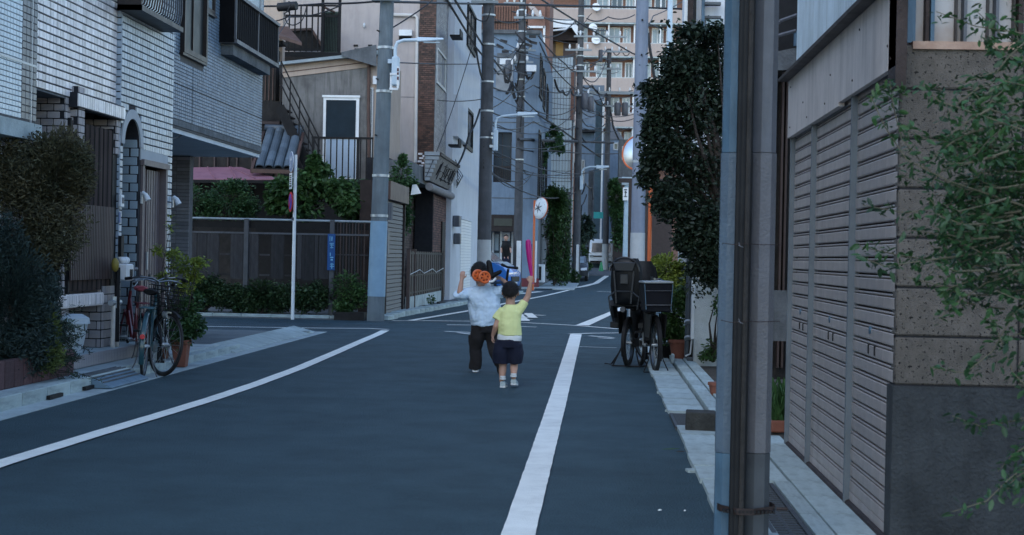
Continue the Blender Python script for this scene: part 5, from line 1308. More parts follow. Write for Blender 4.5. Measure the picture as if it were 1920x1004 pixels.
pC, xC_ = pole(970, 500, 64.0, .19, .14, 13, 'slim brownish utility pole in front of the grey building, white guard plate', m=M_poledk)
pr(968, 452, 976.5, 515, 63.6, .12).build('guard_plate', M_white, pC, bevel=.02)
pD, xD_ = pole(1080, 500, 82.0, .21, .15, 15.2, 'utility pole with clipped ivy base beside the dark parked car', m=M_poledk)
pr(1080, 459, 1085, 525, 81.7, .1).build('guard_plate', M_whplast, pD); MB().tube([(xD_-.28, 81.8, 0), (xD_-.25, 81.8, 8.5)], .04, 6).build('cable_riser', M_galv, pD)
pE, xE_ = pole(1135, 470, 99, .21, .14, P(1140, 92, 99).z, 'dark utility pole near the far white van, with lamp arm', m=M_poledk, band=(.2, P(1133, 458, 99).z))
pF, xF_ = pole(1195, 480, 31.5, .150, .118, 8.5, 'smooth grey utility pole behind the camellia tree on the right', m=mat('pole_smooth', (.19, .22, .28), .7, .08, 2, .1, 60, dirt=.15, streak=.2), band=(.1, P(1195, 437, 31.5).z))
for py in (40, 105, 215, 345): z_ = P(1195, py, 31.5).z; MB().tube([(xF_-.0, 31.33, z_), (xF_, 31.4, z_)], .02, 6).build('step_socket', M_blk, pF)
pG = thing('lamp_post', 'slim pale steel post with notice boxes just left of the grey pole', 'lamp post', (P(1172, 480, 62).x, 62, 0))
xg_ = P(1172, 480, 62).x
MB().tube([(xg_, 62, 0), (xg_, 62, P(1172, 345, 62).z)], [.11, .08], 12).build('post', mat('post_pale_blue', (.33, .43, .50), .5, .1, 4), pG, smooth=True)
pr(1168, 352, 1178, 376, 61.8, .1).build('notice_box', M_white, pG); pr(1166, 343, 1179, 347, 61.8, .25).build('cap', M_metroof, pG)
stroke(pG, None, [(1170, 355, 1176, 357), (1171, 360, 1175.5, 362), (1172, 358, 1173.5, 370), (1170, 368, 1176, 369.5)], M_concdk, 61.78)
def lamp_arm(t, x, Y, box, arm, head, r=.035, bm=None):
    "box=(x0,y0,x1,y1) controller, arm = list of px points, head=(x0,y0,x1,y1)"
    bm = bm or M_lampbox
    la = thing('street_lamp', t, 'street lamp', tuple(P(arm[0][0], arm[0][1], Y)))
    bx = pr(*box, Y-.12, .22).build('control_box', bm, la, bevel=.02)
    MB().tube([P(a, b_, Y) for a, b_ in arm], r, 8).build('arm', bm, la, smooth=True)
    a, b_ = P(head[0], (head[1]+head[3])/2, Y), P(head[2], (head[1]+head[3])/2, Y); h_ = (head[3]-head[1])*Y/F
    L_ = b_-a; w_ = L_.length*.13
    hd = MB().hexa([a+Vector((0, -w_*.6, -h_/2)), b_+Vector((0, -w_*.5, -h_*.1)), b_+Vector((0, w_*.5, -h_*.1)), a+Vector((0, w_*.6, -h_/2))],
                   [a+Vector((0, -w_*.4, h_/2)), b_+Vector((0, -w_*.2, h_*.35)), b_+Vector((0, w_*.2, h_*.35)), a+Vector((0, w_*.4, h_/2))]).build('lamp_head', bm, la, bevel=.015)
    m1, m2 = a.lerp(b_, .25), a.lerp(b_, .85)
    MB().box(m1.x, Y-w_*.5, m1.z-h_*.75, m2.x, Y+w_*.5, m1.z-h_*.48).build('diffuser', M_glassl, hd)
    return la, bx
M_lampbox = mat('lamp_pale_blue_paint', (.48, .58, .66), .45, .06, 4, dirt=.12)
la, bx = lamp_arm('street lamp on the large corner pole, pale blue with rusty number strip', None, 30.7, (734, 106, 747, 160), [(741, 108), (741, 90), (745, 80), (757, 76), (785, 75)], (782, 70, 832, 79))
pr(727, 111, 742, 119, 30.66, .1).build('bracket', M_lampbox, bx); pr(731, 137, 735, 170, 30.6, .1).build('bracket', M_white, bx); pr(731, 137, 746, 141, 30.57, .03).build('bracket', M_white, bx); pr(730, 165, 746, 169, 30.57, .03).build('bracket', M_white, bx)
pr(744, 125, 748, 166, 30.45, .02).build('number_strip', M_white, bx)
b = MB(); [pr(744.4, 128+k*8, 747.6, 134+k*8-1.5*(k % 2), 30.44, .008, b) for k in range(3)]; b.build('number_mark', mat('mark_red', (.09, .02, .02), .6, .3, 30), bx)
lamp_arm('street lamp on the dark pole behind the boys', None, 45.3, (925, 243, 933, 283), [(929, 245), (929, 231), (932, 222), (943, 218), (972, 215)], (970, 210, 1008, 218), .035)
MB().tube([P(924, 283, 45.3), P(924, 312, 45.3)], .02, 6)
lamp_arm('street lamp on the second block pole, left of the other far lamp', None, 81.7, (1087, 330, 1093, 356), [(1091, 333), (1091, 322), (1095, 316), (1106, 313), (1120, 313)], (1118, 310, 1142, 317), .045)
lamp_arm('farthest street lamp, low, left of the slim pale post', None, 98.7, (1142, 350, 1147, 371), [(1144, 352), (1144, 344), (1148, 338), (1160, 335), (1170, 335)], (1166, 332, 1189, 338), .05)
pr(921, 249, 928, 253, 45.2, .15).build('bracket', M_galv, pB); pr(918, 272, 930, 277, 45.2, .15).build('bracket', M_galv, pB)
# crossarms, transformers, insulators
def crossarm(t, x, Y, py, x0, x1, r=.05, n=0):
    z_ = P((x0+x1)/2, py, Y).z; a, b_ = P(x0, py, Y).x, P(x1, py, Y).x
    r *= .8; arm = MB().box(a, Y-.25, z_-r, b_, Y-.15, z_+r).build('crossarm', MATS['arm_grey'] if 'arm_grey' in MATS else mat('arm_grey', (.22, .25, .27), .5, .1, 5), t)
    for k in range(n):
        q = a+(b_-a)*(k+.5)/n; MB().tube([(q, Y-.2, z_+r), (q, Y-.2, z_+r+.10), (q, Y-.2, z_+r+.14), (q, Y-.2, z_+r+.26)], [.03, .06, .05, .03], 8).build('insulator', M_whplast, arm)
crossarm(pC, xC_, 64, 35, 964, 1020, .06, 4); crossarm(pC, xC_, 64, 118, 955, 1000, .05, 2); crossarm(pC, xC_, 64, 8, 945, 985, .05, 3); crossarm(pC, xC_, 64, 96, 960, 1005, .05, 2)
crossarm(pD, xD_, 82, 70, 1076, 1175, .06, 4); crossarm(pD, xD_, 82, 95, 1060, 1110, .06, 3); crossarm(pD, xD_, 82, 135, 1070, 1125, .06, 3); crossarm(pD, xD_, 82, 180, 1075, 1112, .06, 2)
crossarm(pE, xE_, 99, 98, 1128, 1180, .07, 4); crossarm(pE, xE_, 99, 175, 1095, 1190, .12, 5); crossarm(pE, xE_, 99, 200, 1130, 1185, .07, 3); crossarm(pE, xE_, 99, 130, 1124, 1165, .07, 3)
crossarm(pB, xB_, 45.5, 6, 885, 935, .05, 3); crossarm(pA, xA_, 30.9, 1, 700, 752, .05, 2)
def can(t, px, py, Y, w_, h_, name='transformer', m=M_steelgrey):
    q = P(px, py, Y-.5); s = Y/F; MB().tube([(q.x, q.y, q.z-h_*s/2), (q.x, q.y, q.z-h_*s/2+.05), (q.x, q.y, q.z+h_*s/2-.05), (q.x, q.y, q.z+h_*s/2)], [w_*s*.42, w_*s*.5, w_*s*.5, w_*s*.42], 14).build(name, m, t, smooth=True)
can(pD, 1097, 190, 82, 14, 30); can(pD, 1108, 196, 82, 12, 26); can(pE, 1126, 105, 99, 8, 22, 'transformer'); can(pE, 1158, 205, 99, 12, 24); can(pE, 1172, 205, 99, 12, 24); can(pC, 953, 128, 64, 14, 30, 'transformer')
pr(987, 122, 1005, 134, 63.4, .3).build('junction_box', M_whplast, pC); pr(937, 110, 962, 121, 63.4, .25).build('junction_box', M_whplast, pC)
for k, (px, py) in enumerate([(990, 75), (999, 68), (992, 84), (1001, 82), (948, 95), (958, 110), (945, 78), (938, 88)]):
    MB().bar(P(px-7, py-4+(k*5) % 7, 63.6), P(px+6, py+4-(k*3) % 5, 63.6), .12, .10).build('cable_closure', M_cable, pC)
for pp, x_, Y_, pys, rr in ((pB, xB_, 45.5, (30, 85, 155, 210, 260), .185), (pC, xC_, 64, (20, 60, 84, 150, 182, 300), .165), (pD, xD_, 82, (30, 60, 90, 104, 122, 330, 390), .175), (pF, xF_, 31.5, (300,), .13)):
    for py in pys: ring(pp, x_, Y_, P(1000, py, Y_).z, rr)
# ivy skirt at pole D
bush('ivy_clump', 'ivy growing round the foot of the pole beside the dark car', 'plant', [cl(1078, 520, 81.7, 9, 12)], 500, .12, L_ivy, 36, stems=False)
# traffic mirrors
def tmirror(label, post_px, Y, c_px, rad, aim, post_top, back=False, arm=True):
    x = P(post_px, 500, Y).x; t = thing('traffic_mirror', label, 'traffic mirror', (x, Y, 0))
    MB().tube([(x, Y, 0), (x, Y, P(post_px, post_top, Y).z)], .045, 12).build('post', M_orange, t, smooth=True)
    c_ = P(c_px[0], c_px[1], Y-.15); d = Vector(aim).normalized()
    mm = MB().tube([c_-d*.10, c_-d*.09, c_-d*.02, c_+d*.02], [rad*.55, rad*.8, rad*1.0, rad*1.0], 32).build('housing', M_orange if not back else M_white, t, smooth=True)
    # convex face
    b = MB(); n = 32; b.v = []; aa = d.orthogonal().normalized(); bb = d.cross(aa)
    for i in range(6):
        r_ = rad*.95*(1-i/5.2); h_ = .02+.09*(1-(r_/rad)**2)
        for j in range(n): b.v.append(tuple(c_+d*h_+(aa*cos(2*pi*j/n)+bb*sin(2*pi*j/n))*r_))
    for i in range(5):
        for j in range(n): b.f.append((i*n+j, i*n+(j+1) % n, (i+1)*n+(j+1) % n, (i+1)*n+j))
    b.f.append(tuple(5*n+j for j in range(n)))
    b.build('mirror_face', M_mirror, mm, smooth=True)
    MB().torus(c_+d*.02, d, rad, .022, 32, 6).build('rim', M_orange, mm, smooth=True)
    MB().bar((x, Y, c_.z), c_-d*.1, .04).build('bracket', M_galv, t)
    if back:
        for k in range(6):
            an = 2*pi*k/6; MB().bar(c_-d*.115, c_-d*.06+(aa*cos(an)+bb*sin(an))*rad*.85, .035).build('rib', M_steelgrey, mm)
    return t
tmirror('orange traffic mirror at the far crossing, seen mostly from behind', 1000, 62.6, (1013, 391), .43, (.75, .66, -.12), 376, back=True)
pr(1003, 452, 1005, 528, 62.5, .04); single('white_post', pr(1003.3, 452, 1006, 530, 62.9, .05), M_white, 'thin white post just right of the orange mirror post', 'post')
tmirror('orange-rimmed traffic mirror half hidden by the grey pole and the camellia', 1217, 34.0, (1196, 287), .37, (-.50, -.84, .10), 260)
# vertical blue place-name plate in front of the grey corner pier
nb = single('name_plate', pr(992.5, 458, 997.5, 492, 66.2, .05), mat('plate_navy', (.012, .03, .14), .5, .1, 5), 'narrow navy name plate with white characters on the corner pier', 'sign')
stroke(nb, None, [(993.6, 461, 994.3, 464), (993.6, 466.5, 995.6, 467.2), (994, 465, 995.2, 469.5), (993.4, 470.5, 995, 471.2), (993.8, 473.5, 994.6, 476), (993.8, 478, 994.6, 480), (993.3, 481.5, 995.8, 483.5), (994, 486.5, 995.6, 487.2)], M_white, 66.18)
# person on a bicycle at the shop front
# sign post at the first corner
sp = thing('sign_post', 'white post with round blue arrow sign and no-parking sign at the corner', 'traffic sign', tuple(G(548.5, 600)))
Ys = G(548.5, 600).y; xp = G(548.5, 600).x
ztop = P(552, 290, Ys).z
MB().tube([(xp, Ys, 0), (xp, Ys, ztop)], .034, 12).build('post', M_white, sp, smooth=True)
MB().disc((xp, Ys, ztop+.005), (0, 0, 1), .036, .02, 12).build('cap', M_steelgrey, sp)
dN = Vector((-.955, -.29, 0)).normalized()
def sdisc(pxc, pyc, rad, m, name):
    c_ = P(pxc, pyc, Ys)+Vector((0, -.02, 0)); return MB().disc(c_, dN, rad, .012, 28).build(name, m, sp), c_
dN = Vector((-.22, -.97, 0)).normalized(); dN = Vector((-.93, -.37, 0)).normalized()
d1, c1_ = sdisc(546.8, 304, .20, M_signblue, 'arrow_sign')
MB().torus(c1_, dN, .20, .008, 28, 5).build('edge', M_white, d1)
tv = Vector((dN.y, -dN.x, 0)); up = Vector((0, 0, 1)); f0 = c1_+dN*.008
def flat(poly, o, th=.003): return [f0*0+o+tv*a+up*b_ for a, b_ in poly]
MB().prism(flat([(-.02, -.13), (.02, -.13), (.02, .03), (-.02, .03)], f0), dN*.003).build('arrow_mark', M_white, d1)
MB().prism(flat([(-.07, .03), (.07, .03), (0, .13)], f0), dN*.003).build('arrow_mark', M_white, d1)
cc = P(546, 340, Ys)+Vector((0, -.02, 0))
pt = MB().prism([cc+tv*a+up*b_ for a, b_ in ((-.13, -.16), (.13, -.16), (.13, .16), (-.13, .16))], dN*.01).build('plate', M_whplast, sp)
b = MB()
for k in range(5): b.prism([cc+dN*.011+tv*a+up*b_ for a, b_ in ((-.09, .12-k*.04), (.09, .12-k*.04), (.09, .10-k*.04), (-.09, .10-k*.04))], dN*.002)
b.prism([cc+dN*.011+tv*a+up*b_ for a, b_ in ((-.10, -.12), (.10, -.12), (.10, -.08), (-.10, -.08))], dN*.002); b.build('lettering', M_blk, pt)
d2, c2_ = sdisc(545.3, 379, .20, M_signred, 'no_parking_sign')
MB().disc(c2_+dN*.006, dN, .155, .006, 28).build('blue_field', mat('sign_blue2', (.04, .04, .40), .4, .05, 5), d2)
f0 = c2_+dN*.010
MB().prism([f0+tv*a+up*b_ for a, b_ in ((-.125, .095), (-.095, .125), (.125, -.095), (.095, -.125))], dN*.004).build('slash', M_signred, d2)
for py in (296, 314, 333, 349, 368, 388): q = P(551, py, Ys); MB().bar((q.x-.03, Ys, q.z), (q.x+.07, Ys-.01, q.z), .02, .015).build('clamp', M_galv, sp)
q = P(550, 411, Ys); MB().box(q.x-.03, Ys-.045, q.z-.03, q.x+.015, Ys-.035, q.z+.03).build('sticker', M_steelgrey, sp)

# ================================================================== overhead cables
cab_n = 0
def cable(pts, r=.014, sag=0.0, label=None, n=14):
    "pts: (px,py,Y) anchors; hangs between consecutive anchors"
    global cab_n
    P3 = [P(*q) for q in pts]; out_ = []
    for a, b_ in zip(P3[:-1], P3[1:]):
        for i in range(n):
            t_ = i/n; q = a.lerp(b_, t_); q.z -= sag*4*t_*(1-t_); out_.append(q)
    out_.append(P3[-1]); cab_n += 1
    return single('overhead_cable', MB().tube(out_, r, 5), M_cable, label, 'cable', 'overhead cables')
C_ = [
 ([(480, 12, 33), (610, 7, 31.5), (715, 2, 30.9)], .022, .02, 'thick cable from the roof terrace to the large corner pole'),
 ([(480, 36, 34), (540, 32, 34), (640, 10, 33)], .016, .08, 'cable dropping from the grey tiled house to the terrace rail'),
 ([(700, 3, 30.9), (905, 8, 45.5)], .03, .0, 'thick top cable from the corner pole to the dark pole'),
 ([(905, 8, 45.5), (1190, 14, 60), (1400, 22, 60)], .04, .0, 'thick top cable running right across the picture'),
 ([(750, 118, 31), (905, 120, 45.5)], .014, .02, 'thin level cable from the corner lamp towards the dark pole'),
 ([(722, 60, 31), (800, 10, 33), (830, -20, 34)], .016, .02, 'stay wire rising right from the corner pole'),
 ([(835, -5, 36), (893, 90, 45.5), (935, 140, 50)], .03, .0, 'bundled cable slanting down behind the dark pole, left one'),
 ([(850, -5, 36), (905, 85, 45.5), (985, 190, 62), (1010, 213, 66)], .03, .0, 'long cable slanting down to the lamp at the dark pole'),
 ([(893, 90, 44), (897, 120, 44), (905, 150, 45.3)], .03, .05, 'short cable hugging the dark pole'),
 ([(800, 330, 38), (850, 200, 42), (893, 60, 45)], .012, .05, 'thin wire from the white house window up to the dark pole'),
 ([(858, 310, 43), (880, 250, 44), (900, 205, 45.3)], .03, .12, 'black feed cable looping from the white house to the dark pole'),
 ([(1000, -10, 50), (1080, 40, 60), (1185, 100, 70), (1200, 106, 70)], .035, .0, 'heavy cable slanting down right from the top centre'),
 ([(960, 22, 64), (1080, 38, 82)], .03, .1, 'upper cable from the slim pole to the second block pole'),
 ([(1020, 34, 64), (1080, 45, 82), (1140, 58, 99)], .035, .1, 'cable from the slim pole crossarm to the far poles'),
 ([(920, 140, 45.5), (970, 95, 64), (1080, 105, 82)], .024, .2, 'sagging cable crossing the slim pole at mid height'),
 ([(910, 95, 45.5), (970, 90, 64), (1080, 100, 82), (1140, 120, 99)], .024, .3, 'cable past the transformer on the slim pole'),
 ([(905, 120, 45.5), (970, 126, 64), (1080, 122, 82), (1160, 135, 99)], .02, .3, 'level cable below the white junction boxes'),
 ([(905, 154, 45.5), (1000, 160, 64), (1080, 165, 82), (1190, 180, 99)], .026, .3, 'cable running under the slim pole transformer'),
 ([(905, 186, 45.5), (820, 188, 42)], .014, .05, 'thin cable from the dark pole back to the white house'),
 ([(905, 200, 45.5), (1000, 205, 64), (1080, 200, 82), (1190, 214, 99)], .026, .35, 'lower cable through the lamp arm of the dark pole'),
 ([(905, 226, 45.5), (1000, 228, 64), (1080, 236, 82), (1180, 240, 99)], .024, .3, 'cable just under the lamp arm of the dark pole'),
 ([(972, 262, 62), (1030, 264, 72), (1150, 268, 99)], .07, .0, 'thick black sleeve cable at mid height past the hanging plant'),
 ([(970, 278, 62), (1030, 282, 72), (1160, 288, 99)], .03, .1, 'cable right below the thick black sleeve'),
 ([(1005, 213, 64), (1040, 235, 74), (1110, 285, 90), (1125, 295, 99)], .045, .0, 'bundled cable slanting down behind the second block pole'),
 ([(1010, 68, 64), (1060, 120, 75), (1080, 135, 82)], .03, .1, 'steep cable below the white siding, upper one'),
 ([(1012, 80, 64), (1040, 130, 72), (1090, 175, 84), (1110, 190, 90)], .03, .1, 'steep cable below the white siding, lower one'),
 ([(1040, 150, 70), (1055, 170, 72), (1070, 168, 75), (1082, 172, 82)], .05, .25, 'sagging rack of looped cables left of the second block pole'),
 ([(985, 134, 64), (993, 146, 64), (1001, 132, 64)], .06, .15, 'cable loop under the white junction box'),
 ([(1083, 115, 82), (1130, 110, 92), (1185, 108, 99)], .03, .2, 'upper cable between the second block pole and the far pole'),
 ([(1083, 150, 82), (1110, 160, 90), (1138, 175, 99)], .05, .3, 'thick sagging feeder between the two far poles'),
 ([(1083, 175, 82), (1110, 180, 90), (1138, 190, 99)], .05, .4, 'second sagging feeder between the two far poles'),
 ([(1083, 130, 82), (1120, 170, 92), (1140, 205, 99)], .03, .2, 'diagonal cable down to the far dark pole'),
 ([(1083, 200, 82), (1120, 215, 92), (1190, 222, 99)], .03, .3, 'low level cable behind the grey pole'),
 ([(1085, 60, 82), (1105, 30, 84), (1110, 25, 84)], .02, .0, 'short stay to the satellite dish'),
 ([(1100, 35, 84), (1140, 32, 90), (1190, 28, 99)], .035, .2, 'cable with hanging weights under the top balcony'),
 ([(1140, 180, 99), (1150, 240, 99), (1160, 262, 99)], .06, .0, 'black riser bundle hanging from the far pole'),
 ([(1090, 365, 82), (1098, 345, 82), (1110, 352, 84), (1112, 375, 84)], .035, .1, 'cable coil beside the lamp of the second block pole'),
 ([(1088, 415, 82), (1091, 385, 82), (1100, 365, 83)], .035, .1, 'cable curving down below the coil'),
 ([(1205, 60, 33), (1225, 30, 40), (1300, -10, 50)], .014, .05, 'thin wire rising right from the grey pole'),
 ([(1207, 40, 33), (1290, 60, 50), (1350, 62, 60)], .012, .1, 'thin wire passing over the camellia'),
 ([(1215, 62, 50), (1222, 110, 50), (1230, 160, 50)], .05, .1, 'dangling dark cable bundle right of the grey pole'),
 ([(322, 262, 20.2), (400, 220, 22.5), (455, 160, 24.5), (498, 98, 26.2), (545, 30, 31)], .010, .02, 'cable slanting up across the grey fine-tiled wall'),
 ([(1005, 134, 64), (960, 175, 60), (905, 210, 46)], .02, .1, 'cable falling left from the junction box to the dark pole'),
 ([(950, 175, 63), (960, 155, 63.5), (966, 185, 63.5)], .07, .1, 'tangle of cable ends by the slim pole'),
 ([(945, 128, 63), (950, 150, 63), (958, 130, 63)], .05, .3, 'wire loops hanging under the transformer'),
 ([(975, 250, 63.5), (985, 120, 63.5), (983, 12, 63.5)], .03, .0, 'pale vertical guy beside the slim pole'),
 ([(1150, 98, 99), (1165, 92, 99), (1180, 100, 99)], .03, .3, 'jumper wires at the top of the far pole'),
 ([(880, 20, 44), (910, 40, 45), (920, 15, 45)], .02, .1, 'jumper loop at the top of the dark pole'),
 ([(545, 8, 31.2), (533, 25, 31.2), (540, 45, 31.2), (565, 40, 31.2), (575, 12, 31.2)], .012, .05, 'coiled slack wire at the terrace rail'),
]
for pts, r, sg_, lb in C_: cable(pts, r, sg_, lb)
rw = random.Random(77)
ww_ = []
for k in range(22):
    y0 = rw.uniform(15, 330); y1 = y0+rw.uniform(-25, 45)+(10 if y0 < 100 else 0)
    a = rw.choice([(907, 45.3), (968, 63.8)]); b_ = rw.choice([(1080, 81.8), (1138, 98.8), (1000, 66)]) if a[0] == 907 else rw.choice([(1080, 81.8), (1138, 98.8)])
    ww_.append((a[0], b_[0], y0, cable([(a[0], y0, a[1]), (b_[0], y1, b_[1])], rw.choice([.014, .018, .026]), rw.uniform(.05, .9), 'wire')))
NM = {907: 'the thick dark pole', 968: 'the slim brown pole', 1080: 'the ivy-foot pole', 1138: 'the farthest pole', 1000: 'the grey corner building'}; ORD = ['uppermost', 'second from top', 'third from top', 'fourth from top', 'fifth from top', 'sixth from top', 'seventh from top', 'eighth from top', 'ninth from top', 'tenth from top']
for key in sorted({(w_[0], w_[1]) for w_ in ww_}):
    for i_, w_ in enumerate(sorted([w_ for w_ in ww_ if (w_[0], w_[1]) == key], key=lambda q_: q_[2])): w_[3]['label'] = 'thin wire from %s to %s, %s' % (NM[key[0]], NM[key[1]], ORD[i_])
for k in range(6):
    y0 = 100+k*28.0; rw.random()
    cable([(1083+rw.uniform(-3, 3), y0, 81.7), (1100+rw.uniform(-8, 25), y0+rw.uniform(10, 30), 86), (1138, y0+rw.uniform(-30, 30), 98.8)], .03, .25, 'drooping feeder loop between the two farthest poles, '+ORD[k])
for k in range(5):
    y0 = 60+k*32; cable([(966, y0, 63.6), (975+rw.uniform(-4, 10), y0+rw.uniform(10, 24), 63.4), (968, y0+rw.uniform(18, 50), 63.6)], .035, .02, 'short cable loop hanging against the slim pole, '+ORD[k])
t = thing('cable_closure', 'black splice closure hanging on the cable above the terrace', 'cable box', tuple(P(535, 15, 31.5)))
MB().tube([P(522, 14, 31.5), P(556, 11, 31.4)], .09, 10).build('case', M_cable, t, smooth=True); MB().bar(P(537, 22, 31.5), P(545, 4, 31.5), .08).build('hanger', M_cable, t)
# ================================================================== RIGHT SIDE: shutter building in the foreground
XS = 1.40
s0, s1 = PX(1478, 842, XS).y, PX(1668, 1004, XS).y       # far and near ends of the shutters
hb = thing('shutter_building', 'garage front with three grey roller shutters under a pale sheet fascia', 'building', (2.6, 9.4, 0))
zS = PX(1487, 254, XS).z+.02; zS2 = zS
zF = zS; zT = PX(1487, 148, XS+.0).z
MB().box(XS+.10, s1+.16, -.02, 6, s0, 4.8).build('wall', M_blk, hb)
cuts = [s0, PX(1517, 887, XS).y, PX(1591, 949, XS).y, s1]
for i in range(3):
    ya, yb_ = cuts[i+1]+.018, cuts[i]-.018; n = 27; zb_ = .10; dz_ = (zS+.12-zb_)/n
    sl_ = MB().box(XS+.035, ya, .05, XS+.045, yb_, zS+.1).build('shutter_back', M_rust, hb)
    # one slat profile per bay, shared by all its slats
    pf = [(.030, .004), (.012, .010), (.006, .020), (.008, .052), (.016, .058), (.016, .062), (.010, .066), (.014, dz_-.008), (.030, dz_-.002)]
    pf = [(.022, .000), (.006, .002), (.003, .008), (.002, dz_*.66), (.004, dz_*.70), (.034, dz_*.715), (.034, dz_*.785), (.005, dz_*.79), (.004, dz_*.865), (.006, dz_*.885), (.036, dz_*.895), (.036, dz_*.985)]
    b = MB(); L_ = yb_-ya
    for yy in (0, L_): b.v += [(x, yy, z) for x, z in pf]
    m_ = len(pf); b.f = [(k, k+1, m_+k+1, m_+k) for k in range(m_-1)]
    me = b.mesh('shutter_slat'); me.materials.append(M_shut)
    for k in range(n):
        o = bpy.data.objects.new('shutter_slat', me); COL.objects.link(o); o.parent = hb
        o.location = Vector((XS+random.uniform(-.0012, .0012), ya, zb_+k*dz_))-ORG[hb.name]
    MB().box(XS+.0, ya, .03, XS+.03, yb_, .10).build('bottom_slat', M_shut, hb)
    MB().tube([(XS-.005, ya-.005, .035), (XS-.005, yb_+.005, .035)], .022, 8).build('bottom_tube', M_rust, hb, smooth=True)
    ym = (ya+yb_)/2; zk = .10+dz_*9.5
    for s in (-.09, .09): MB().box(XS-.002, ym+s-.012, zk-.028, XS+.012, ym+s+.012, zk+.020).build('finger_hole', M_blk, hb)
    MB().tube([(XS-.004, ym+.05, zk+dz_*1.1), (XS+.012, ym+.05, zk+dz_*1.1)], .020, 10).build('lock', M_steelblue, hb)
for i, yy in enumerate(cuts[:3]):
    b = MB(); w_ = .016
    b.box(XS-.03, yy-w_, .0, XS-.024, yy+w_, zS+.1); b.box(XS-.024, yy-w_, .0, XS+.03, yy-w_+.005, zS+.1); b.box(XS-.024, yy+w_-.005, .0, XS+.03, yy+w_, zS+.1); b.box(XS-.024, yy-.008, .0, XS-.018, yy+.008, zS+.1)
    b.build('guide_rail', mat('rail_grey', (.13, .15, .17), .5, .1, 4, metal=.2, dirt=.3), hb)
MB().box(XS-.02, s0+.022, 0, XS+.06, s0+.06, zS+.1).build('jamb', M_rust, hb)
MB().box(XS-.03, s1, -.01, XS+.06, s0+.05, .03).build('threshold', M_rust, hb)
# fascia: pale sheet, slightly leaning, and corrugated wall above with drip strip
XFc = XS-.05
f0a = PX(1484, 250, XFc); f0b = PX(1679, 128, XFc); t0a = PX(1484, 148, XFc)
zfb = f0a.z; zft = t0a.z
fe_ = f0b.y; YW_ = s1-.02
ff = MB().box(XFc, fe_, zfb, XFc+.03, s0+.03, zft).build('fascia_sheet', M_fascia, hb)
MB().box(XFc-.001, fe_+1.7, zfb-.02, XFc+.035, s0+.028, zfb+.0).build('fascia_lip', M_fascia, hb)
MB().box(XFc+.031, YW_+.2, zfb+.02, XFc+.4, s0+.02, zft-.002).build('fascia_return', M_blk, hb)
for (u, v) in ((.05, .3), (.25, .8), (.3, .18), (.5, .5), (.55, .12), (.8, .4), (.97, .85), (.97, .12), (.03, .12), (.75, .1)):
    q = Vector((XFc-.002, fe_+(s0-fe_)*u, zfb+(zft-zfb)*v)); MB().ball(q, (.004, .007, .007), 6).build('screw', M_rust, ff)
MB().hexa([(XFc-.07, fe_, zft+.0), (XFc+.06, fe_, zft+.0), (XFc+.06, s0+.06, zft+.0), (XFc-.07, s0+.06, zft+.0)], [(XFc-.075, fe_, zft+.018), (XFc+.06, fe_, zft+.035), (XFc+.06, s0+.06, zft+.035), (XFc-.075, s0+.06, zft+.018)]).build('drip_strip', mat('drip_strip', (.07, .055, .05), .6, .3, 6), hb)
b = MB(); yy = fe_; st_ = .022; i = 0; pts = []
while yy < s0+.03:
    pts += [(XFc+.05, yy), (XFc+.05, yy+st_*.9), (XFc+.062, yy+st_*1.1), (XFc+.062, yy+st_*1.9)]; yy += st_*2; i += 1
pts = [(x, min(y_, s0+.03)) for x, y_ in pts]
for z in (zft+.02, 4.6): b.v += [(x, y_, z) for x, y_ in pts]
n = len(pts); b.f = [(k, k+1, n+k+1, n+k) for k in range(n-1)]
b.build('corrugated_wall', M_siding, hb, fix=False)
MB().box(XFc+.064, YW_+.2, zft+.037, XFc+.2, s0+.03, 4.7).build('upper_wall', M_blk, hb)
# dark post between the fascia and the block wall
q = P(1684, 100, fe_)
MB().box(XFc+.0, s1+.02, zfb-.1, XFc+.05, fe_-.003, 4.6).build('corner_post', M_rust, hb)
# ---- block wall facing the camera
bw_ = thing('block_wall', 'rough grey-brown concrete block wall with dark plaster base, facing us at the right', 'wall', (2.2, s1-.1, 0))
YW = s1-.02; xw0 = PX(1672, 900, XS).x
rows = [169, 262, 355, 448, 541, 633, 725]
xw0 = XS-.0
zr_ = [P(1780, y_, YW).z for y_ in rows]
tz_ = P(1780, 84, YW).z
MB().box(xw0+.01, YW+.012, 0, 4.2, YW+.16, tz_).build('core', M_groutdk, bw_)
MB().box(xw0-.004, YW-.006, -.02, 4.2, YW+.15, zr_[-1]-.004).build('plaster_base', M_plaster, bw_)
def blockmesh(w, h, d, seed):
    bm = bmesh.new(); bmesh.ops.create_cube(bm, size=1)
    for v in bm.verts: v.co.x *= w; v.co.y *= d; v.co.z *= h
    bmesh.ops.bevel(bm, geom=bm.edges[:], offset=.007, segments=1, affect='EDGES')
    me = bpy.data.meshes.new('block'); bm.to_mesh(me); bm.free(); me.materials.append(M_block); return me
bl_ = P(1911, 600, YW).x-xw0
for j in range(len(rows)):
    z1 = zr_[j-1] if j else tz_; z0 = zr_[j]
    x = xw0 - (0 if j % 2 == 0 or True else bl_*.5); k = 0
    while x < 4.1:
        w_ = bl_; me = blockmesh(w_-.008, z1-z0-.010, .10, j)
        o = bpy.data.objects.new('block', me); COL.objects.link(o); o.parent = bw_
        o.location = Vector((x+w_/2, YW+.05-.004*random.random(), (z0+z1)/2))-ORG[bw_.name]; x += w_; k += 1
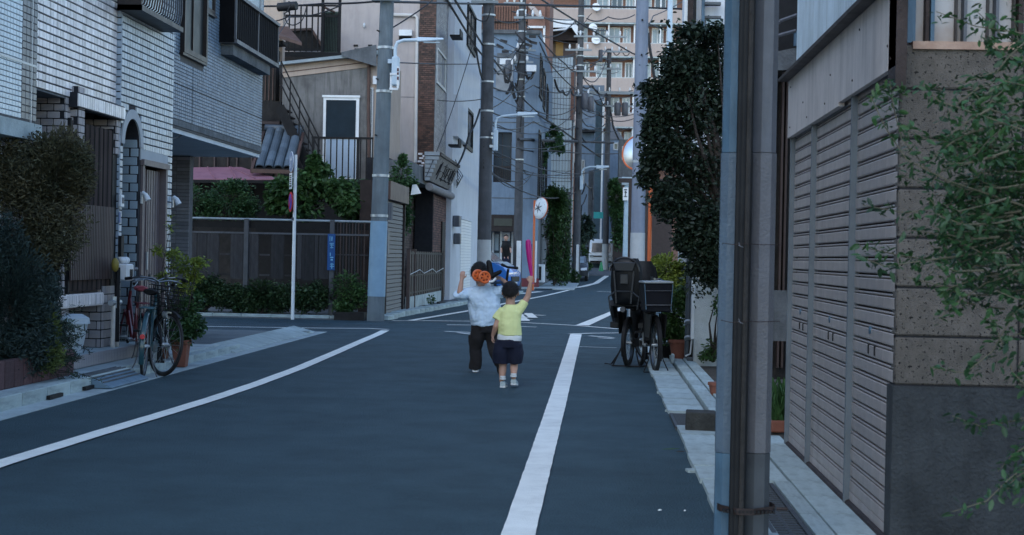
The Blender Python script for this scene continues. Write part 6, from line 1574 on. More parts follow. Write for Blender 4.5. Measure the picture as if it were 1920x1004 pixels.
# window strip above: rusty ledge, frosted panels and posts
px_ = lambda p: P(p, 50, YW).x
ws = thing('panel_window', 'frosted corrugated window panels on a rusty ledge above the block wall', 'window', (2.0, YW, tz_))
MB().box(px_(1711), YW-.02, P(1800, 94, YW).z, 4.0, YW+.10, tz_+.012).build('ledge', mat('ledge_rust', (.36, .25, .19), .7, .2, 2, .2, 40, col2=(.12, .045, .025)), ws)
MB().box(px_(1704), YW+.09, tz_, 4.0, YW+.10, 3.5).build('frosted_panel', M_frost, ws)
for a, b_, m_, d in ((1705, 1720, M_steelblue, .05), (1738, 1745, M_rust, .06), (1747, 1754, M_steelblue, .07), (1796, 1799, M_bronze, .05), (1809, 1815, M_steelgrey, .07), (1856, 1858.5, M_bronze, .05), (1869, 1875, M_steelgrey, .07), (1905, 1908, M_bronze, .05), (1912, 1922, M_rust, .07), (1960, 1966, M_steelgrey, .07)):
    MB().box(px_(a), YW+.09-d, tz_+.013, px_(b_), YW+.088, 3.5).build('window_bar', m_, ws)
MB().box(px_(1679), YW+.02, tz_, px_(1703), YW+.14, 3.5).build('side_board', M_rust, ws)

# ---- dark wooden structure beyond the shutters
hd_ = thing('dark_house', 'dark timber house and balcony in the gap beyond the shutters', 'house', (2.4, 15.5, 0))
YD = 15.0
pr(1440, -120, 1760, 715, YD+.5, .2).build('wall', M_wood, hd_)
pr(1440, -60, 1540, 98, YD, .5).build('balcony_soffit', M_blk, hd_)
MB().hexa([P(1437, 132, YD-.3), P(1510, 132, YD-.3), P(1510, 132, YD-.1), P(1437, 132, YD-.1)], [P(1437, 101, YD-.3), P(1510, 86, YD-.3), P(1510, 86, YD-.1), P(1437, 101, YD-.1)]).build('beam', M_concdk, hd_)
for a, b_ in (((1440, 51), (1462, 42)), ((1462, 40), (1495, 28)), ((1438, 73), (1492, 58))): MB().tube([P(*a, YD-.35), P(*b_, YD-.35)], .018, 6).build('pipe', M_steelgrey, hd_)
pr(1489, 58, 1496, 86, YD-.35, .05).build('bracket', M_steelblue, hd_)
for px in (1446, 1462, 1470): pr(px, 135, px+4, 690, YD+.4, .09).build('post', M_boardbr if px != 1446 else M_wood, hd_)
for px, py in ((1446, 164), (1447, 205), (1450, 560)): pr(px, py-3, px+3, py+4, YD+.38, .02).build('chink', M_whplast, hd_)
pr(1448, 545, 1479, 640, YD-.5, .05).build('sheet', M_concdk, hd_)
tag(pr(1440, 812, 1482, 826, 12.2, .4).build('step', M_concdk), kind='structure')
gp_ = thing('flower_pot', 'brown trough pot with grass-like leaves between the posts and the shutter', 'potted plant', tuple(P(1466, 815, 12.2)))
pr(1446, 790, 1478, 812, 12.0, .25).build('pot', M_terra, gp_, bevel=.01)
b = MB(); rr = random.Random(5)
for k in range(120):
    a = P(1463+rr.uniform(-14, 14), 792, 12.1+rr.uniform(-.05, .15)); d_ = Vector((rr.uniform(-.14, .14), rr.uniform(-.12, .12), rr.uniform(.18, .36)))
    e_ = a+d_; e2 = e_+Vector((d_.x*.6, d_.y*.6, -.08)); w_ = Vector((.007, .003, 0))
    b.add([a-w_, a+w_, e_+w_*.8, e_-w_*.8], [(0, 1, 2, 3)]); b.add([e_-w_*.8, e_+w_*.8, e2], [(0, 1, 2)])
b.build('blades', L_mid, gp_, kind='stuff', fix=False)
pp_ = thing('flower_pot', 'small empty terracotta pot behind the posts near the soil strip', 'flower pot', tuple(G(1342, 752)))
q = G(1343, 752); MB().rings([((q.x, q.y, .03), .05, .05), ((q.x, q.y, .15), .075, .075), ((q.x, q.y, .15), .085, .085), ((q.x, q.y, .18), .085, .085)], 14).build('pot', M_terra, pp_, smooth=True)

# ---- white rough wall behind the camellia
ww = thing('garden_wall_or_backdrop', 'white rough rendered wall end below the camellia', 'wall', (1.9, 19.6, 0))
x0 = P(1302, 600, 19.6).x
MB().box(x0, 19.6, .0, 4.0, 24, P(1330, 300, 19.6).z).build('wall', M_whrough, ww)
MB().box(x0-.04, 19.58, P(1303, 636, 19.6).z, x0-.002, 19.75, P(1303, 300, 19.6).z).build('edge_trim', M_whplast, ww)
MB().box(x0-.05, 19.75, .0, x0-.01, 20.1, P(1303, 640, 19.6).z).build('dark_gap', M_blk, ww)
dp_ = thing('downpipe', 'dark blue-grey downpipe with thin white cable beside the white wall', 'pipe', tuple(P(1291, 668, 19.9)))
MB().tube([P(1289, 672, 19.9), P(1293, 500, 19.9), P(1294, 330, 19.9)], .042, 10).build('pipe', mat('pipe_slate', (.06, .075, .09), .5, .1, 4), dp_, smooth=True)
MB().tube([P(1285, 668, 19.75), P(1294, 664, 19.75), P(1297, 640, 19.75), P(1297, 560, 19.75), P(1300, 500, 19.8)], .012, 6).build('white_cable', M_whplast, dp_)
for py in (605, 635): q = P(1290, py, 19.85); MB().tube([(q.x, q.y, q.z-.012), (q.x, q.y+.02, q.z+.012)], .05, 10).build('clamp', M_galv, dp_)
hw = thing('white_building', 'white building with brown column and pipes above the camellia on the right', 'building', (3, 34, 0))
pr(1300, -200, 1420, 420, 33, 5).build('wall', M_whwall, hw)
pr(1289, -200, 1299, 330, 32.8, .3).build('column', M_rust, hw)
pr(1283, -60, 1289, 120, 32.9, .15).build('white_strip', M_white, hw); pr(1301, -60, 1306, 50, 32.8, .1).build('pipe', M_blk, hw)
pr(1316, -60, 1322, 60, 32.8, .1).build('downpipe', M_steelblue, hw); pr(1322, 4, 1352, 9, 32.7, .2).build('ledge', M_concdk, hw); pr(1322, 30, 1352, 34, 32.85, .1).build('ledge', M_concdk, hw)
pr(1324, 36, 1352, 60, 32.9, .08).build('window', M_glassl, hw)
pr(1300, 320, 1420, 700, 32, 1).build('lower_wall', M_concdk, hw)
single('tree_stake', MB().tube([P(1253, 175, 30), P(1256, 40, 30), P(1257, -30, 30)], .05, 8), M_lampbox, 'pale blue service pole top rising behind the camellia', 'pole', smooth=True)

# ---- camellia tree
YT = 18.3
cam_t = thing('camellia_tree', 'large glossy dark-leaved camellia tree on the right behind the steel posts', 'tree', (P(1392, 600, YT).x, YT, 0))
cls = [cl(1278, 125, YT, 44, 58, w=1.2), cl(1325, 110, YT+.3, 45, 60), cl(1245, 190, YT, 38, 50), cl(1300, 210, YT+.2, 62, 70, w=1.4), cl(1350, 200, YT+.3, 50, 90), cl(1250, 280, YT, 46, 44),
       cl(1310, 320, YT+.2, 66, 56, w=1.3), cl(1258, 375, YT-.1, 42, 46), cl(1322, 420, YT, 54, 56, w=1.3), cl(1292, 445, YT-.1, 30, 40), cl(1335, 480, YT-.1, 34, 40), cl(1214, 330, YT, 20, 24, w=.3), cl(1228, 230, YT, 26, 30, w=.5), cl(1222, 300, YT, 24, 26, w=.4),
       cl(1215, 165, YT, 16, 14, w=.15), cl(1218, 255, YT, 16, 16, w=.15), cl(1300, 60, YT, 36, 16, w=.3), cl(1345, 60, YT, 22, 20, w=.25), cl(1310, 505, YT, 30, 22, w=.3), cl(1335, 520, YT-.1, 18, 22, w=.2), cl(1372, 330, YT+.4, 40, 150, w=1.2), cl(1398, 170, YT+.5, 40, 100, w=1), cl(1396, 360, YT+.5, 38, 90, w=.9)]
foliage(cam_t, cls, 38000, .060, L_cam, 'foliage', .48, .35, 41, .45, singles=300, up=.6)
base = Vector((0, 0, 0)); off = ORG[cam_t.name]
MB().tube([off, off+Vector((-.08, 0, .9)), off+Vector((-.2, .1, 1.8)), off+Vector((-.35, .1, 2.8)), P(1300, 120, YT)], [.10, .085, .07, .05, .02], 10).build('trunk', M_bark, cam_t, smooth=True)
branches(cam_t, Vector((-.2, .1, 1.8)), [Vector(c[0])-off for c in cls], .035, M_bark, 'branch', 4)
rr = random.Random(9); tips = []
for k in range(34):                        # loose sprays hanging out of the outline
    a_ = rr.choice([(1208, rr.uniform(150, 360)), (rr.uniform(1230, 1345), 52), (rr.uniform(1290, 1345), rr.uniform(520, 548)), (1212, rr.uniform(120, 380))])
    tips.append(tuple(P(a_[0]+rr.uniform(-10, 10), a_[1]+rr.uniform(-8, 8), YT-.1)))
leaves(cam_t, sprig_pts(tips, 9, .055, 3)-np.array(off), .062, L_cam, 'spray_leaves', .48, .5, 44)

# ---- shrubs and pots behind the cargo bicycles
bush('yellow_green_shrub', 'yellow-green shrub behind the cargo bicycles', 'shrub', [cl(1250, 505, 21.5, 26, 24), cl(1275, 515, 21.5, 20, 24), cl(1240, 490, 22, 16, 12), cl(1262, 540, 21.3, 24, 24)], 3200, .055, L_yel, 51)
bush('potted_shrub', 'mid-green leafy shrub in a terracotta pot by the white wall', 'potted plant', [cl(1265, 590, 20.5, 24, 34), cl(1277, 560, 20.6, 14, 26), cl(1255, 622, 20.4, 20, 26), cl(1274, 630, 20.4, 16, 22)], 4600, .045, L_brt, 52)
q = P(1273, 655, 20.3)
t = thing('flower_pot', 'terracotta pot under the leafy shrub beside the downpipe', 'flower pot', (q.x, q.y, .03))
MB().rings([((q.x, q.y, .06), .09, .09), ((q.x, q.y, .27), .125, .125), ((q.x, q.y, .27), .14, .14), ((q.x, q.y, .31), .14, .14)], 16).build('pot', M_terra, t, smooth=True)
bush('wall_plant', 'thin ferny plant growing at the foot of the white wall', 'plant', [cl(1338, 655, 19.4, 16, 18, w=1), cl(1325, 668, 19.4, 20, 10), cl(1344, 570, 19.2, 10, 24, w=.5)], 500, .05, L_brt, 53)
single('stone', MB().hexa([P(1257, 682, 19.6), P(1264, 684, 19.6), P(1264, 684, 19.8), P(1257, 682, 19.8)], [P(1258, 663, 19.6), P(1265, 664, 19.6), P(1265, 664, 19.8), P(1258, 663, 19.8)]), M_conc, 'pale upright stone on the gutter beside the terracotta pot', 'stone', bevel=.012)
single('stone', MB().box(P(1289, 670, 19.7).x, 19.7, .03, P(1305, 670, 19.7).x, 19.9, .12), M_concdk, 'grey stone at the foot of the downpipe', 'stone', bevel=.02)
single('planter_box', MB().box(P(1228, 660, 20.9).x, 20.9, .02, P(1262, 660, 20.9).x, 21.2, .22), M_blk, 'dark trough behind the wheel of the cargo bicycle', 'planter')

# ---- the three posts in the foreground
YP = 7.15
def octpost(name, label, px0, px1, Y, m, top=5, split=None, low=None, n=8, rot=0):
    a, b_ = P(px0, 500, Y).x, P(px1, 500, Y).x; r = (b_-a)/2/cos(pi/n); x = (a+b_)/2; lean = 0
    t = thing(name, label, 'post', (x, Y, 0))
    b = MB()
    zc = P(px0, 848, Y).z
    def oct_(z0, z1, rr_, bb=None):
        bb = bb or MB(); k = len(bb.v)
        for z in (z0, z1):
            for j in range(n): bb.v.append((x+rr_*cos(2*pi*(j+.5)/n+rot), Y+rr_*sin(2*pi*(j+.5)/n+rot), z))
        bb.f += [(k+j, k+(j+1) % n, k+n+(j+1) % n, k+n+j) for j in range(n)]+[tuple(k+j for j in reversed(range(n))), tuple(k+n+j for j in range(n))]; return bb
    oct_(-.05, zc, r*.97).build('lower_shaft', low or m, t)
    z2 = P(px0, 288, Y).z
    oct_(zc+.003, z2, r*1.0).build('sleeve', split or m, t)
    oct_(z2+.003, top, r*.94).build('upper_shaft', m, t)
    return t, x, r
octpost('steel_post', 'pale blue-grey octagonal post, leftmost of the three foreground posts', 1348, 1390, YP+.03, M_steelblue, split=mat('sleeve_blue_grey', (.08, .115, .155), .5, .08, 5, .3, 70, dirt=.25, streak=.2))
octpost('steel_post', 'brown-grey octagonal post, rightmost of the three foreground posts', 1400, 1450, YP+.02, M_steelgrey, split=mat('sleeve_warm_grey', (.095, .095, .105), .5, .08, 5, .3, 70, dirt=.2, streak=.2), low=mat('post_base_dark', (.045, .05, .056), .8, .2, 4, dirt=.4), rot=.2)
tp, xm_, rm = octpost('steel_post', 'dark brown pipe bundle between the two octagonal foreground posts', 1377, 1407, YP-.07, M_blk, n=10)
for k, px in enumerate((1381, 1389, 1398)): x_ = P(px, 500, YP-.1).x; MB().tube([(x_, YP-.115, -.02), (x_, YP-.115, 5)], [.013, .013], 8).build('conduit', [M_blk, M_blk, M_wood][k], tp, smooth=True)
zc = P(1400, 951, YP).z
cb = thing('strap_band', 'rusty perforated steel strap tying the three foreground posts together', 'strap', (.70, YP-.1, zc))
xa_, xb_ = P(1345, 951, YP).x, P(1453, 951, YP).x
def loop(z, m, nm, h=.028, par=None):
    b = MB(); pts = [(xa_, YP+.0), (xa_+.01, YP-.05), (P(1376, 951, YP).x, YP-.14), (P(1407, 951, YP).x, YP-.14), (xb_-.01, YP-.05), (xb_, YP+.0), (xb_-.01, YP+.08), (xa_+.01, YP+.08)]
    for i in range(8): a, c_ = pts[i], pts[(i+1) % 8]; b.bar((a[0], a[1], z), (c_[0], c_[1], z), .004, h)
    return b.build(nm, m, par)
loop(zc, M_rust, 'band', .030, cb)
for k in range(14): x_ = xa_+.02+(xb_-xa_-.04)*k/13; MB().box(x_-.005, YP-.1435 if .3 < k/13 < .6 else YP-.10-.02*(1-abs(k/6.5-1)), zc-.006, x_+.005, YP-.14, zc+.006).build('strap_hole', M_blk, cb)
MB().tube([(xb_, YP-.06, zc+.005), (xb_+.05, YP-.06, zc+.005)], .008, 6).build('bolt', M_rust, cb)
for k, (py, dx) in enumerate(((459, 4), (602, 0))):
    wz_ = P(1400, py, YP).z; wt = thing('binding_wire', ['thin wire twisted round the foreground posts near the top', 'thin wire twisted round the foreground posts at mid height'][k], 'wire', (.7, YP-.12, wz_))
    MB().tube([(xa_-.003, YP-.02, wz_), (P(1362, 0, YP).x, YP-.09, wz_+.004), (P(1378, 0, YP).x, YP-.15, wz_-.003), (P(1394, 0, YP).x, YP-.155, wz_), (P(1409, 0, YP).x, YP-.14, wz_+.003), (P(1430, 0, YP).x, YP-.09, wz_), (xb_+.003, YP-.02, wz_+.002)], .0018, 5).build('strand', M_rust, wt)
    c_ = P(1385, py-4, YP-.16); MB().tube([c_+Vector((0, 0, .0)), c_+Vector((.006, -.01, -.018)), c_+Vector((.02, -.012, -.022)), c_+Vector((-.002, -.006, -.012))], .0018, 5).build('twist', M_steelgrey, wt)

# ---- foreground shrub leaning in from the right
YB_ = 5.4
fg = thing('privet_shrub', 'bright green small-leaved shrub leaning in at the right edge', 'shrub', (2.35, YB_, 0))
off = ORG[fg.name]; rr = random.Random(12); tw = []; pts = []
def twig(ctrl, nleaf=26, spread=.010, sub=True):
    "ctrl: photo points (px,py) from the outside in, at depth; leaves in pairs along it"
    Y_ = YB_+rr.uniform(-.45, .45); C3 = [P(a, b_, Y_) for a, b_ in ctrl]; tw.append(C3)
    for i in range(nleaf):
        t_ = (i+.5)/nleaf*(len(C3)-1); k = min(int(t_), len(C3)-2); q = C3[k].lerp(C3[k+1], t_-k)
        for _ in range(2): pts.append(tuple(q+Vector((rr.gauss(0, spread), rr.gauss(0, spread*2), rr.gauss(0, spread)))))
main = [[(1618, 385), (1700, 400), (1800, 380), (2000, 420)], [(1632, 180), (1660, 240), (1700, 300), (1780, 340), (1960, 400)], [(1668, 150), (1675, 200), (1690, 260), (1750, 330)],
        [(1610, 462), (1680, 478), (1760, 490), (1900, 520)], [(1622, 486), (1660, 500), (1740, 488), (1880, 470)], [(1735, 165), (1800, 175), (1880, 150), (2000, 160)], [(1755, 22), (1830, 50), (1900, 60), (2000, 80)],
        [(1838, 68), (1880, 100), (1960, 130)], [(1730, 155), (1760, 190), (1850, 220), (1960, 260)], [(1745, 690), (1810, 700), (1860, 660), (1900, 590), (1960, 540)], [(1785, 780), (1840, 800), (1900, 790), (1990, 760)],
        [(1785, 960), (1850, 940), (1890, 900), (1930, 870), (2000, 860)], [(1845, 578), (1870, 620), (1900, 700), (1960, 760)], [(1700, 430), (1760, 440), (1860, 430), (1980, 440)],
        [(1690, 330), (1760, 350), (1860, 340), (1980, 330)], [(1700, 520), (1780, 540), (1840, 520), (1960, 500)], [(1800, 260), (1850, 290), (1920, 300), (2000, 300)], [(1760, 600), (1790, 570), (1850, 530), (1960, 500)],
        [(1880, 360), (1890, 440), (1920, 520), (1960, 600)], [(1900, 10), (1905, 60), (1920, 120), (1980, 200)], [(1830, 20), (1870, 60), (1930, 90)], [(1680, 235), (1730, 260), (1800, 270), (1900, 300)]]
for c_ in main: twig(c_, 30, .012)
for k in range(210):                         # denser body of the shrub at the far right
    x = rr.uniform(1740, 1990); y = rr.choice([rr.uniform(140, 560), rr.uniform(250, 520), rr.uniform(250, 560)]); a = rr.uniform(-.9, .9)
    if x < 1760 and not 250 < y < 520: continue
    twig([(x, y), (x+45*cos(a), y+45*sin(a)), (x+100*cos(a), y+70*sin(a)-10)], 13, .012)
for k in range(26):
    x = rr.uniform(1850, 2000); y = rr.uniform(560, 1000); a = rr.uniform(-.9, .3)
    if x < 1900 and rr.random() < .5: continue
    twig([(x, y), (x+40*cos(a), y+40*sin(a)), (x+90*cos(a), y+70*sin(a))], 10, .012)
leaves(fg, np.array(pts)-np.array(off), .033, L_fg, 'foliage', .42, .45, 61, singles=300, up=.5)
b = MB()
for C3 in tw: b.tube(C3, [.0014]+[.0022]*(len(C3)-2)+[.004], 5)
b.build('twigs', mat('twig', (.10, .09, .06), .8, .2, 8), fg, kind='stuff')
MB().tube([off, off+Vector((-.05, 0, .8)), off+Vector((.0, 0, 1.6)), off+Vector((.1, 0, 2.4))], [.03, .025, .02, .01], 8).build('stem', M_bark, fg, smooth=True)
branches(fg, Vector((-.03, 0, .7)), [C3[-1]-off for C3 in tw[:22]], .012, M_bark, 'branch', 8)
leaves(fg, sprig_pts([tuple(P(a, b_, YB_)) for a, b_ in ((1660, 165), (1645, 185), (1672, 178), (1690, 172))], 10, .012, 5)-np.array(off), .030, L_brt, 'young_leaves', .4, -.4, 62)

# ---- conifers at the left edge
YC = 14.1
def conifer(label, clumps, n, m, seed, size=.045, asp=.25):
    c0 = clumps[0][0]; t = thing('conifer_shrub', label, 'conifer', (c0[0], c0[1], .28)); o_ = ORG[t.name]
    foliage(t, clumps, n, size, m, 'foliage', asp, -.5, seed, .4, up=.2)
    top = max(c[0][2]+c[1][2]*.7 for c in clumps)-.28
    MB().tube([o_, o_+Vector((.02, 0, top*.5)), o_+Vector((0, 0, top))], [.035, .025, .008], 8).build('trunk', M_bark, t, smooth=True)
    branches(t, Vector((0, 0, top*.3)), [Vector(c[0])-o_ for c in clumps]+[Vector(c[0])-o_+Vector((random.uniform(-.2, .2), random.uniform(-.2, .2), .1)) for c in clumps], .012, M_bark, 'branch', seed)
    return t
conifer('tall rounded brownish-green conifer at the left, its top against the tiled porch', [cl(105, 330, YC+.3, 66, 84, w=1.5), cl(60, 340, YC+.2, 60, 90, w=1.3), cl(150, 330, YC+.3, 30, 66, w=.6), cl(100, 430, YC+.2, 70, 80, w=1.2), cl(20, 330, YC, 50, 80), cl(110, 290, YC+.3, 50, 44, w=.6), cl(60, 480, YC+.2, 70, 70)], 38000, L_conw, 71)
conifer('blue-green conifer at the very left edge above the brick planter', [cl(20, 560, YC-.3, 70, 110, w=1.5), cl(60, 590, YC-.2, 50, 90), cl(0, 470, YC-.3, 50, 70), cl(30, 660, YC-.4, 60, 56), cl(75, 650, YC-.2, 36, 50), cl(80, 560, YC, 36, 60)], 36000, mat('leaf_conifer_blue', (.028, .052, .048), .7, .1, 3, col2=(.014, .026, .024), isl=.4, trans=.1), 72)
conifer('small yellow-green conifer at the right end of the brick planter', [cl(88, 630, YC-.15, 20, 50), cl(94, 670, YC-.2, 26, 36)], 3000, mat('leaf_conifer_yellow', (.10, .13, .03), .7, .1, 3, col2=(.04, .065, .02), isl=.4, trans=.15), 73)
sp_ = thing('wispy_shrub', 'wispy grey-green sprays of a low conifer reaching over the gutter', 'shrub', tuple(P(120, 700, YC+.1)))
rr = random.Random(31); tips = []; b = MB(); o_ = ORG[sp_.name]
for k in range(30):
    a = P(rr.uniform(80, 105), rr.uniform(600, 700), YC+.1); e_ = a+Vector((rr.uniform(.05, .36), rr.uniform(-.2, .3), rr.uniform(-.22, .22)))
    b.tube([a, a.lerp(e_, .5)+Vector((0, 0, .03)), e_], .003, 4)
    for i in range(9): tips.append(tuple(a.lerp(e_, .3+.7*i/8)))
b.build('twigs', M_bark, sp_, kind='stuff')
leaves(sp_, sprig_pts(tips, 7, .014, 6)-np.array(o_), .045, L_con, 'foliage', .2, -.2, 74)

# ---- potted maple-like plant by the left bicycles
ML = thing('potted_tree', 'thin young tree with yellow-green leaves in the terracotta pots by the bicycles', 'potted plant', tuple(P(335, 688, 17.6)))
o_ = ORG[ML.name]
kl = [cl(350, 500, 17.8, 36, 14), cl(372, 492, 17.8, 22, 12, w=.7), cl(325, 478, 17.6, 22, 12, w=.6), cl(340, 540, 17.8, 30, 16, w=.8), cl(310, 520, 17.6, 20, 14, w=.5), cl(362, 520, 17.8, 24, 12, w=.6), cl(320, 420, 17.6, 10, 26, w=.12), cl(297, 470, 17.6, 14, 12, w=.25)]
foliage(ML, kl, 1500, .05, L_yel, 'foliage', .45, .2, 81, .3, up=.9)
branches(ML, Vector((0, 0, .1)), [Vector(c[0])-o_ for c in kl for _ in range(2)], .012, M_bark, 'branch', 82)
lo = bush('potted_bush', 'dense dark green bush in the terracotta pot right of the bicycle wheel', 'potted plant', [cl(340, 590, 17.7, 34, 30), cl(360, 612, 17.6, 26, 26), cl(330, 630, 17.5, 30, 26), cl(365, 560, 17.9, 20, 18, w=.4)], 3600, .045, L_mid, 83)
for k, (px, py, w_, lb) in enumerate([(338, 692, 30, 'larger square terracotta pot right of the bicycle wheel'), (305, 690, 20, 'smaller terracotta pot seen through the bicycle wheel')]):
    g_ = G(px, py-2); s = w_*g_.y/F/2*1.0; t = thing('flower_pot', lb, 'flower pot', (g_.x, g_.y, .02)); z1 = .012
    MB().hexa([(g_.x-s*.72, g_.y-s*.5, z1), (g_.x+s*.72, g_.y-s*.5, z1), (g_.x+s*.72, g_.y+s*.9, z1), (g_.x-s*.72, g_.y+s*.9, z1)], [(g_.x-s, g_.y-s*.8, .28-.04*k), (g_.x+s, g_.y-s*.8, .28-.04*k), (g_.x+s, g_.y+s*1.1, .28-.04*k), (g_.x-s, g_.y+s*1.1, .28-.04*k)]).build('pot', M_terra, t, bevel=.006)
    MB().box(g_.x-s*1.1, g_.y-s*.9, .27-.04*k, g_.x+s*1.1, g_.y+s*1.2, .32-.04*k).build('rim', M_terra, t, bevel=.006)
# ================================================================== bicycles.  local frame: +Y = direction of travel, origin on the ground between the wheels
def bicycle(name, label, loc, rz, fm, R=.33, wb=1.08, lean=0.0, steer=0.0, saddle=None, basket=False, rear_seat=False, rear_box=False, front_box=False, thick=.016, hb=1.0, stand='side', cat='bicycle', group=None, spokes=20, rack=True, reflect=True, guard=True, loop=True, cover=False):
    t = thing(name, label, cat, loc, rz, group, local=True); t.rotation_euler = (0, lean, rz)
    yr, yf = -wb/2, wb/2; hd = Vector((0, yf-.28, .86)); hdl = Vector((0, yf-.20, .62)); sx = Matrix.Rotation(steer, 4, (hd-hdl).normalized()); piv = hdl
    def st(p): return sx @ (Vector(p)-piv)+piv if steer else Vector(p)
    fax = (sx @ Vector((1, 0, 0, 0)).to_3d() if steer else Vector((1, 0, 0)))
    for c_, ax, nm in ((Vector((0, yr, R)), Vector((1, 0, 0)), 'rear_wheel'), (st((0, yf, R)), fax, 'front_wheel')):
        wv = MB().torus(c_, ax, R-thick, thick, 36, 8).build(nm, M_rubber, t, smooth=True)
        MB().torus(c_, ax, R-thick*2.4, thick*.75, 36, 6).build('rim', M_chrome if spokes else M_blk, wv, smooth=True)
        b = MB(); a_ = Vector((0, 0, 1)); a_ = (a_-ax*a_.dot(ax)).normalized(); b_ = ax.cross(a_)
        for k in range(spokes):
            th = 2*pi*k/spokes; o = a_*cos(th)+b_*sin(th); s_ = .025*(1 if k % 2 else -1); b.tube([c_+ax*s_+o*.02, c_+o*(R-thick*2.6)], .0016, 4)
        b.build('spokes', M_galv, wv, kind='stuff')
        MB().tube([c_-ax*.05, c_-ax*.03, c_+ax*.03, c_+ax*.05], [.008, .022, .022, .008], 10).build('hub', M_galv, wv, smooth=True)
        # mudguard
        b = MB(); n = 14; lo_, hi_ = (-.1, 1.25) if nm == 'rear_wheel' else (-.2, .9)
        for i in range(n):
            for j, (dx, dr) in enumerate(((-.026, -.012), (-.016, 0), (.016, 0), (.026, -.012))):
                th = pi*(.5+lo_)+pi*(hi_-lo_)*0+(-pi*.15+pi*1.05*i/(n-1))-pi*.5 if nm == 'rear_wheel' else pi*.30+pi*.62*i/(n-1)
                fy, fz = cos(th), sin(th)
                if nm == 'rear_wheel': th = pi*.28+pi*.88*i/(n-1); fy, fz = cos(th), sin(th)
                p_ = Vector((dx, (yr if nm == 'rear_wheel' else yf)+fy*(R+.03+dr), R+fz*(R+.03+dr)))
                b.v.append(tuple(p_ if nm == 'rear_wheel' else st(p_)))
        for i in range(n-1):
            for j in range(3): b.f.append((i*4+j, i*4+j+1, (i+1)*4+j+1, (i+1)*4+j))
        mg = b.build('mudguard', fm if not cover else M_blk, t, smooth=True)
        if reflect and not cover and nm == 'rear_wheel':
            MB().tube([(0, yr-R-.03, R+.12), (0, yr-R-.06, R+.12)], .026, 12).build('reflector', M_signred, mg)
    bb = Vector((0, -.06, .30)); sc = Vector((0, -.22, .74)); sd = Vector((0, -.26, .88))
    MB().tube([hd, hdl], .020, 8).tube([hdl, bb+Vector((0, .1, .03)), bb], .020, 8).tube([hd+Vector((0, 0, -.10)), bb+Vector((0, .05, .16)), bb.lerp(sc, .35)], .016, 8).tube([bb, sc], .018, 8).build('frame', fm, t, smooth=True)
    b = MB()
    for s in (-1, 1): b.tube([sc+Vector((s*.02, 0, -.06)), Vector((s*.055, yr, R))], .009, 6).tube([bb+Vector((s*.03, 0, 0)), Vector((s*.055, yr, R))], .010, 6)
    b.build('rear_stays', fm, t, smooth=True)
    b = MB(); b.tube([st(hdl), st(hdl+Vector((0, .02, -.02)))], .02, 8)
    for s in (-1, 1): b.tube([st(hdl+Vector((s*.035, .01, -.01))), st(Vector((s*.045, yf-.06, .45))), st(Vector((s*.05, yf, R)))], .012, 8)
    b.build('fork', fm, t, smooth=True)
    b = MB(); h1_ = Vector((0, hd.y-.03, hb)); b.tube([st(hd), st(h1_)], .013, 8)
    for s in (-1, 1): b.tube([st(h1_), st(h1_+Vector((s*.10, .03, .03))), st(h1_+Vector((s*.22, -.02, .03))), st(h1_+Vector((s*.28, -.17, .0)))], .011, 8)
    hbar = b.build('handlebar', M_chrome, t, smooth=True)
    for s in (-1, 1):
        MB().tube([st(h1_+Vector((s*.262, -.12, .008))), st(h1_+Vector((s*.29, -.21, -.008)))], .017, 8).build('grip', M_blk, hbar, smooth=True)
        MB().tube([st(h1_+Vector((s*.20, .02, .0))), st(h1_+Vector((s*.26, -.10, -.035)))], .006, 6).build('brake_lever', M_galv, hbar)
    MB().tube([st(h1_+Vector((.12, 0, .03))), st(h1_+Vector((.12, .0, .07)))], .02, 8).build('bell', M_chrome, hbar)
    MB().tube([sc, sd], .013, 8).build('seat_post', M_chrome, t)
    sm = saddle or M_blk
    sb = MB().tube([(0, sd.y-.13, .905), (0, sd.y-.10, .91), (0, sd.y-.05, .91), (0, sd.y+.03, .905), (0, sd.y+.10, .905), (0, sd.y+.16, .90)], [.05, .078, .08, .045, .026, .015], 14)
    sb.v = [(x, y, .90+(z-.90)*(.55 if z < .9 else .38)) for x, y, z in sb.v]; sb.build('saddle', sm, t, smooth=True)
    cr = MB().tube([(-.06, bb.y, bb.z), (.06, bb.y, bb.z)], .02, 8)
    for s in (-1, 1): cr.bar((s*.07, bb.y, bb.z), (s*.08, bb.y+.03*s, bb.z-.16*s), .014, .022)
    cr = cr.build('crank', M_galv, t)
    for s in (-1, 1): MB().box(s*.085, bb.y+.03*s-.04, bb.z-.16*s-.012, s*.175, bb.y+.03*s+.04, bb.z-.16*s+.012).build('pedal', M_blk, cr)
    MB().disc((.055, bb.y, bb.z), (1, 0, 0), .09, .004, 24).build('chainring', M_galv, cr)
    if guard: MB().prism([(.062, bb.y+.10, bb.z+.07), (.062, bb.y+.10, bb.z-.07), (.062, yr+.02, R-.05), (.062, yr+.02, R+.05)], (.02, 0, 0)).build('chain_guard', fm, t, bevel=.008)
    if rack:
        b = MB()
        for s in (-1, 1): b.tube([(s*.06, yr+.30, .745), (s*.07, yr-.16, .735), (s*.02, yr-.20, .735)], .006, 6).tube([(s*.07, yr-.02, .735), (s*.06, yr, R)], .006, 6)
        for k in range(5): b.tube([(-.07, yr-.12+k*.09, .737), (.07, yr-.12+k*.09, .737)], .005, 5)
        b.build('rack', fm if not cover else M_blk, t)
